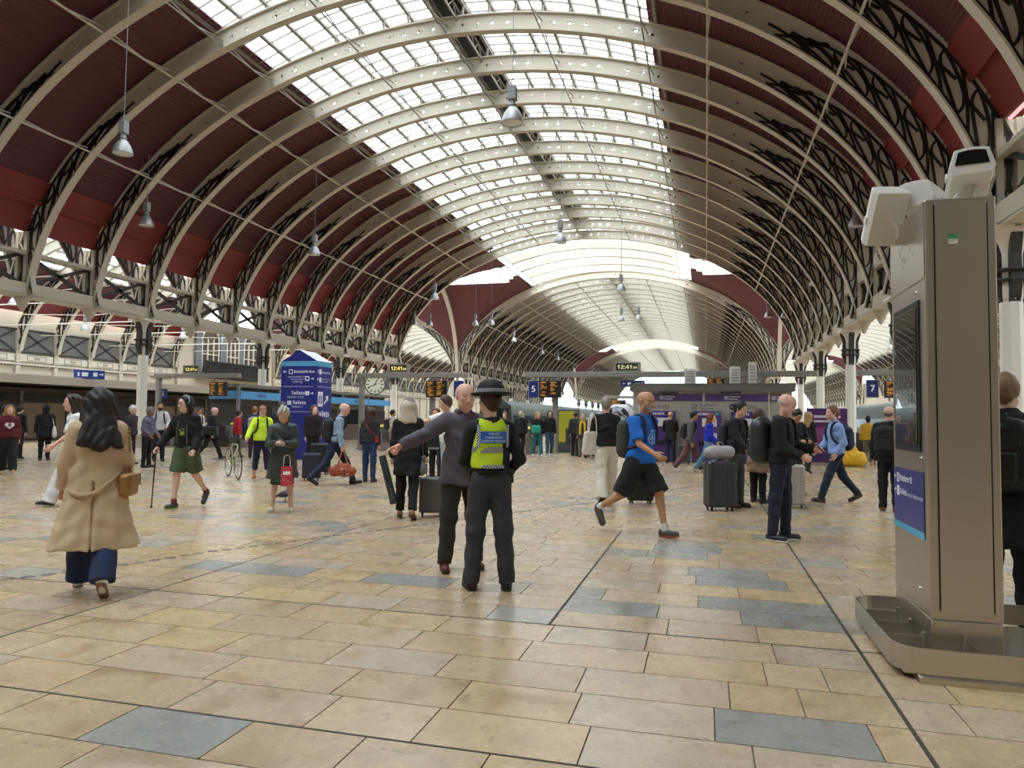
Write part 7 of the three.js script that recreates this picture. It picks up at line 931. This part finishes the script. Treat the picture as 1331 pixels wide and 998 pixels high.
// gate group in the middle
person({ label: 'person with black hair at the gates right of the officer', at: [-8.0, 28.6], H: 1.74, face: 10, hair: 'short', hairColor: '#171213', skin: 'tan', bottom: { type: 'trousers', color: '#23252c' }, top: { color: '#292427', hem: -0.05, loose: 0.03 } });
person({ label: 'person with curly hair in a dark coat and jeans beside the officer', at: [-7.55, 27.2], H: 1.66, face: -30, female: true, hair: 'curly', hairColor: '#6f5544', bottom: { type: 'trousers', color: '#4a607c' }, shoes: { color: '#dcd8d4' }, top: { name: 'coat', color: '#2b1d22', hem: -0.2, loose: 0.028 } });
person({ label: 'person, bald, in a dark coat at the gates left of the teal bag', at: [-7.2, 28.2], H: 1.74, face: 0, hair: 'none', skin: 'light', bottom: { type: 'trousers', color: '#1c1d22' }, top: { color: '#232226', hem: -0.08, loose: 0.03 } });
{ const J = person({ label: 'person with fair hair in blue jeans carrying a teal bag at the gates', at: [-6.3, 27.3], H: 1.66, face: 20, female: true, hair: 'long', hairColor: '#b18a5c', pose: WALK(14), bottom: { type: 'trousers', color: '#2f6f80', wide: 0.02 }, shoes: { color: '#ddd' }, top: { color: '#1d1d20', hem: 0.0, loose: 0.024 } }), g = J.world([-0.12, 1.08, 0.2]); const b = thing('crossbody_bag', 'teal bag held by the fair-haired person at the gates', 'bag', [g.x, g.y, g.z], J.t.rotation.y); part(b, 'bag', rbox(0.36, 0.3, 0.14, 0.05, 0, 0, 0, 3), cloth('#2fa08c', 0.6)); part(b, 'pocket', rbox(0.26, 0.14, 0.03, 0.012, 0, -0.05, 0.07), cloth('#27907e', 0.6)); }
person({ label: 'person with brown hair in a black jacket and jeans at the gates', at: [-5.9, 27.7], H: 1.7, face: 10, female: true, hair: 'long', hairColor: '#4a2e20', pose: WALKR(14), bottom: { type: 'trousers', color: '#3a5770' }, shoes: { color: '#ccc' }, top: { color: '#17171a', hem: 0.0, loose: 0.024 } });
{ const J = person({ label: 'person in a dark coat with a long yellow scarf at the gates', at: [-4.65, 28.0], H: 1.62, face: 0, female: true, hair: 'bob', hairColor: '#c9a878', bottom: { type: 'trousers', color: '#77736e' }, top: { color: '#3a3a3c', hem: -0.16, loose: 0.026 } }), S = J.S; for (const sd of [-1, 1]) J.addG('scarf', tube([[sd * S(0.03), J.neck[1] + 0.03, S(0.09)], [sd * S(0.085), J.chest[1] + 0.08, S(0.17)], [sd * S(0.1), J.waist[1], S(0.19)], [sd * S(0.105), J.hip[1], S(0.19)]], 0.045, 6, 16), cloth('#d8bb2e', 0.8), 'yellow scarf'); }
person({ label: 'person in a dark jacket close behind the yellow scarf', at: [-5.1, 28.9], H: 1.72, face: 160, hair: 'short', hairColor: '#4a3626', bottom: { type: 'trousers', color: '#202228' }, top: { color: '#2c2d2a', hem: -0.05, loose: 0.03 } });
person({ label: 'person in a navy top reaching to a suitcase right of the yellow scarf', at: [-4.05, 28.4], H: 1.7, face: -10, hair: 'fringe', hairColor: '#7d6a5e', skin: 'pink', pose: { armR: [20, 10, 50, -8] }, bottom: { type: 'trousers', color: '#26262b' }, top: { color: '#202a5e', hem: 0.0, loose: 0.026 } });
suitcase({ at: [-4.25, 27.6], w: 0.5, h: 0.5, d: 0.34, color: '#1a1a1d', label: 'black suitcase in front of the person in the navy top', handle: 0.5 });
// right background
{ const J = person({ label: 'person in a yellow jacket by the columns, seen from behind', at: [5.55, 28.0], H: 1.66, face: 172, skin: 'dark', hair: 'short', hairColor: '#15100e', bottom: { type: 'trousers', color: '#6a6048' }, shoes: { color: '#d5862c' }, top: { color: '#c99a2c', hem: -0.04, loose: 0.03 } }); const b = thing('travel_bag', 'big yellow soft bag on the floor by the columns', 'bag', [4.65, 0, -26.4], 0.2); part(b, 'bag', sdfMesh([cap([-0.3, 0.28, 0], [0.3, 0.26, 0], 0.27, 0.27, { f: [1, 1, 0.8] }), cap([-0.1, 0.5, 0], [0.1, 0.55, 0], 0.14, 0.14, { k: 0.15 })], 0.03, { amp: 0.012, freq: 0.6, cut: [[[0, -1, 0], [0, 0, 0]]] }), cloth('#d6a61c', 0.6)); part(b, 'strap', tube([[-0.2, 0.5, 0.1], [0, 0.75, 0.08], [0.2, 0.5, 0.1]], 0.02, 6, 14), cloth('#c08f14')); }
person({ label: 'person with long fair hair in a black jacket left of the striding blue shirt', at: [2.85, 22.4], H: 1.66, face: 150, female: true, hair: 'long', hairColor: '#a3814f', pose: WALK(12), bottom: { type: 'trousers', color: '#1b1b1f' }, top: { color: '#17171a', hem: -0.06, loose: 0.026 } });
person({ label: 'person in dark clothes with a backpack waiting by the purple poster', at: [3.0, 26.3], H: 1.7, face: 30, hair: 'short', hairColor: '#3a2b22', bottom: { type: 'trousers', color: '#22232a' }, top: { color: '#2e3136', hem: -0.04, loose: 0.03 } });
suitcase({ at: [2.6, 25.6], w: 0.46, h: 0.66, d: 0.3, color: '#20242f', label: 'navy suitcase by the purple poster', handle: 0.4 });
// ---- pigeon
{
  const t = thing('pigeon', 'dark grey pigeon walking behind the green raincoat', 'pigeon', [-6.94, 0, -11.0], 0); t.rotation.y = Math.atan2(6.94, 11) + 1.2; part(t, 'body', sdfMesh([cap([0, 0.13, -0.06], [0, 0.15, 0.05], 0.052, 0.058, { k: 0.03 }), cap([0, 0.12, -0.1], [0, 0.08, -0.2], 0.04, 0.016, { k: 0.03, f: [1, 0.7, 1] }), cap([0, 0.17, 0.08], [0, 0.26, 0.1], 0.035, 0.02, { k: 0.03 }), cap([0, 0.27, 0.105], [0, 0.272, 0.115], 0.023, 0.022, { k: 0.02 })], 0.007), cloth('#33353a', 0.6)); for (const s of [-1, 1]) { part(t, 'wing', sdfMesh([cap([s * 0.048, 0.15, 0.04], [s * 0.03, 0.11, -0.15], 0.035, 0.012, { f: [0.4, 1, 1] })], 0.006), cloth('#47494f', 0.6)); part(t, 'leg', [rod([s * 0.02, 0.0, 0.0], [s * 0.02, 0.09, 0.0], 0.005), rod([s * 0.02, 0.004, -0.01], [s * 0.02, 0.004, 0.035], 0.004)], cloth('#8a3a34')); } part(t, 'beak', rod([0, 0.268, 0.13], [0, 0.262, 0.155], 0.006, 0.002), cloth('#22201f'));
}

scene.traverse(o => { if (o.isMesh) { o.castShadow = true; o.receiveShadow = true; } });
renderer.render(scene, camera);
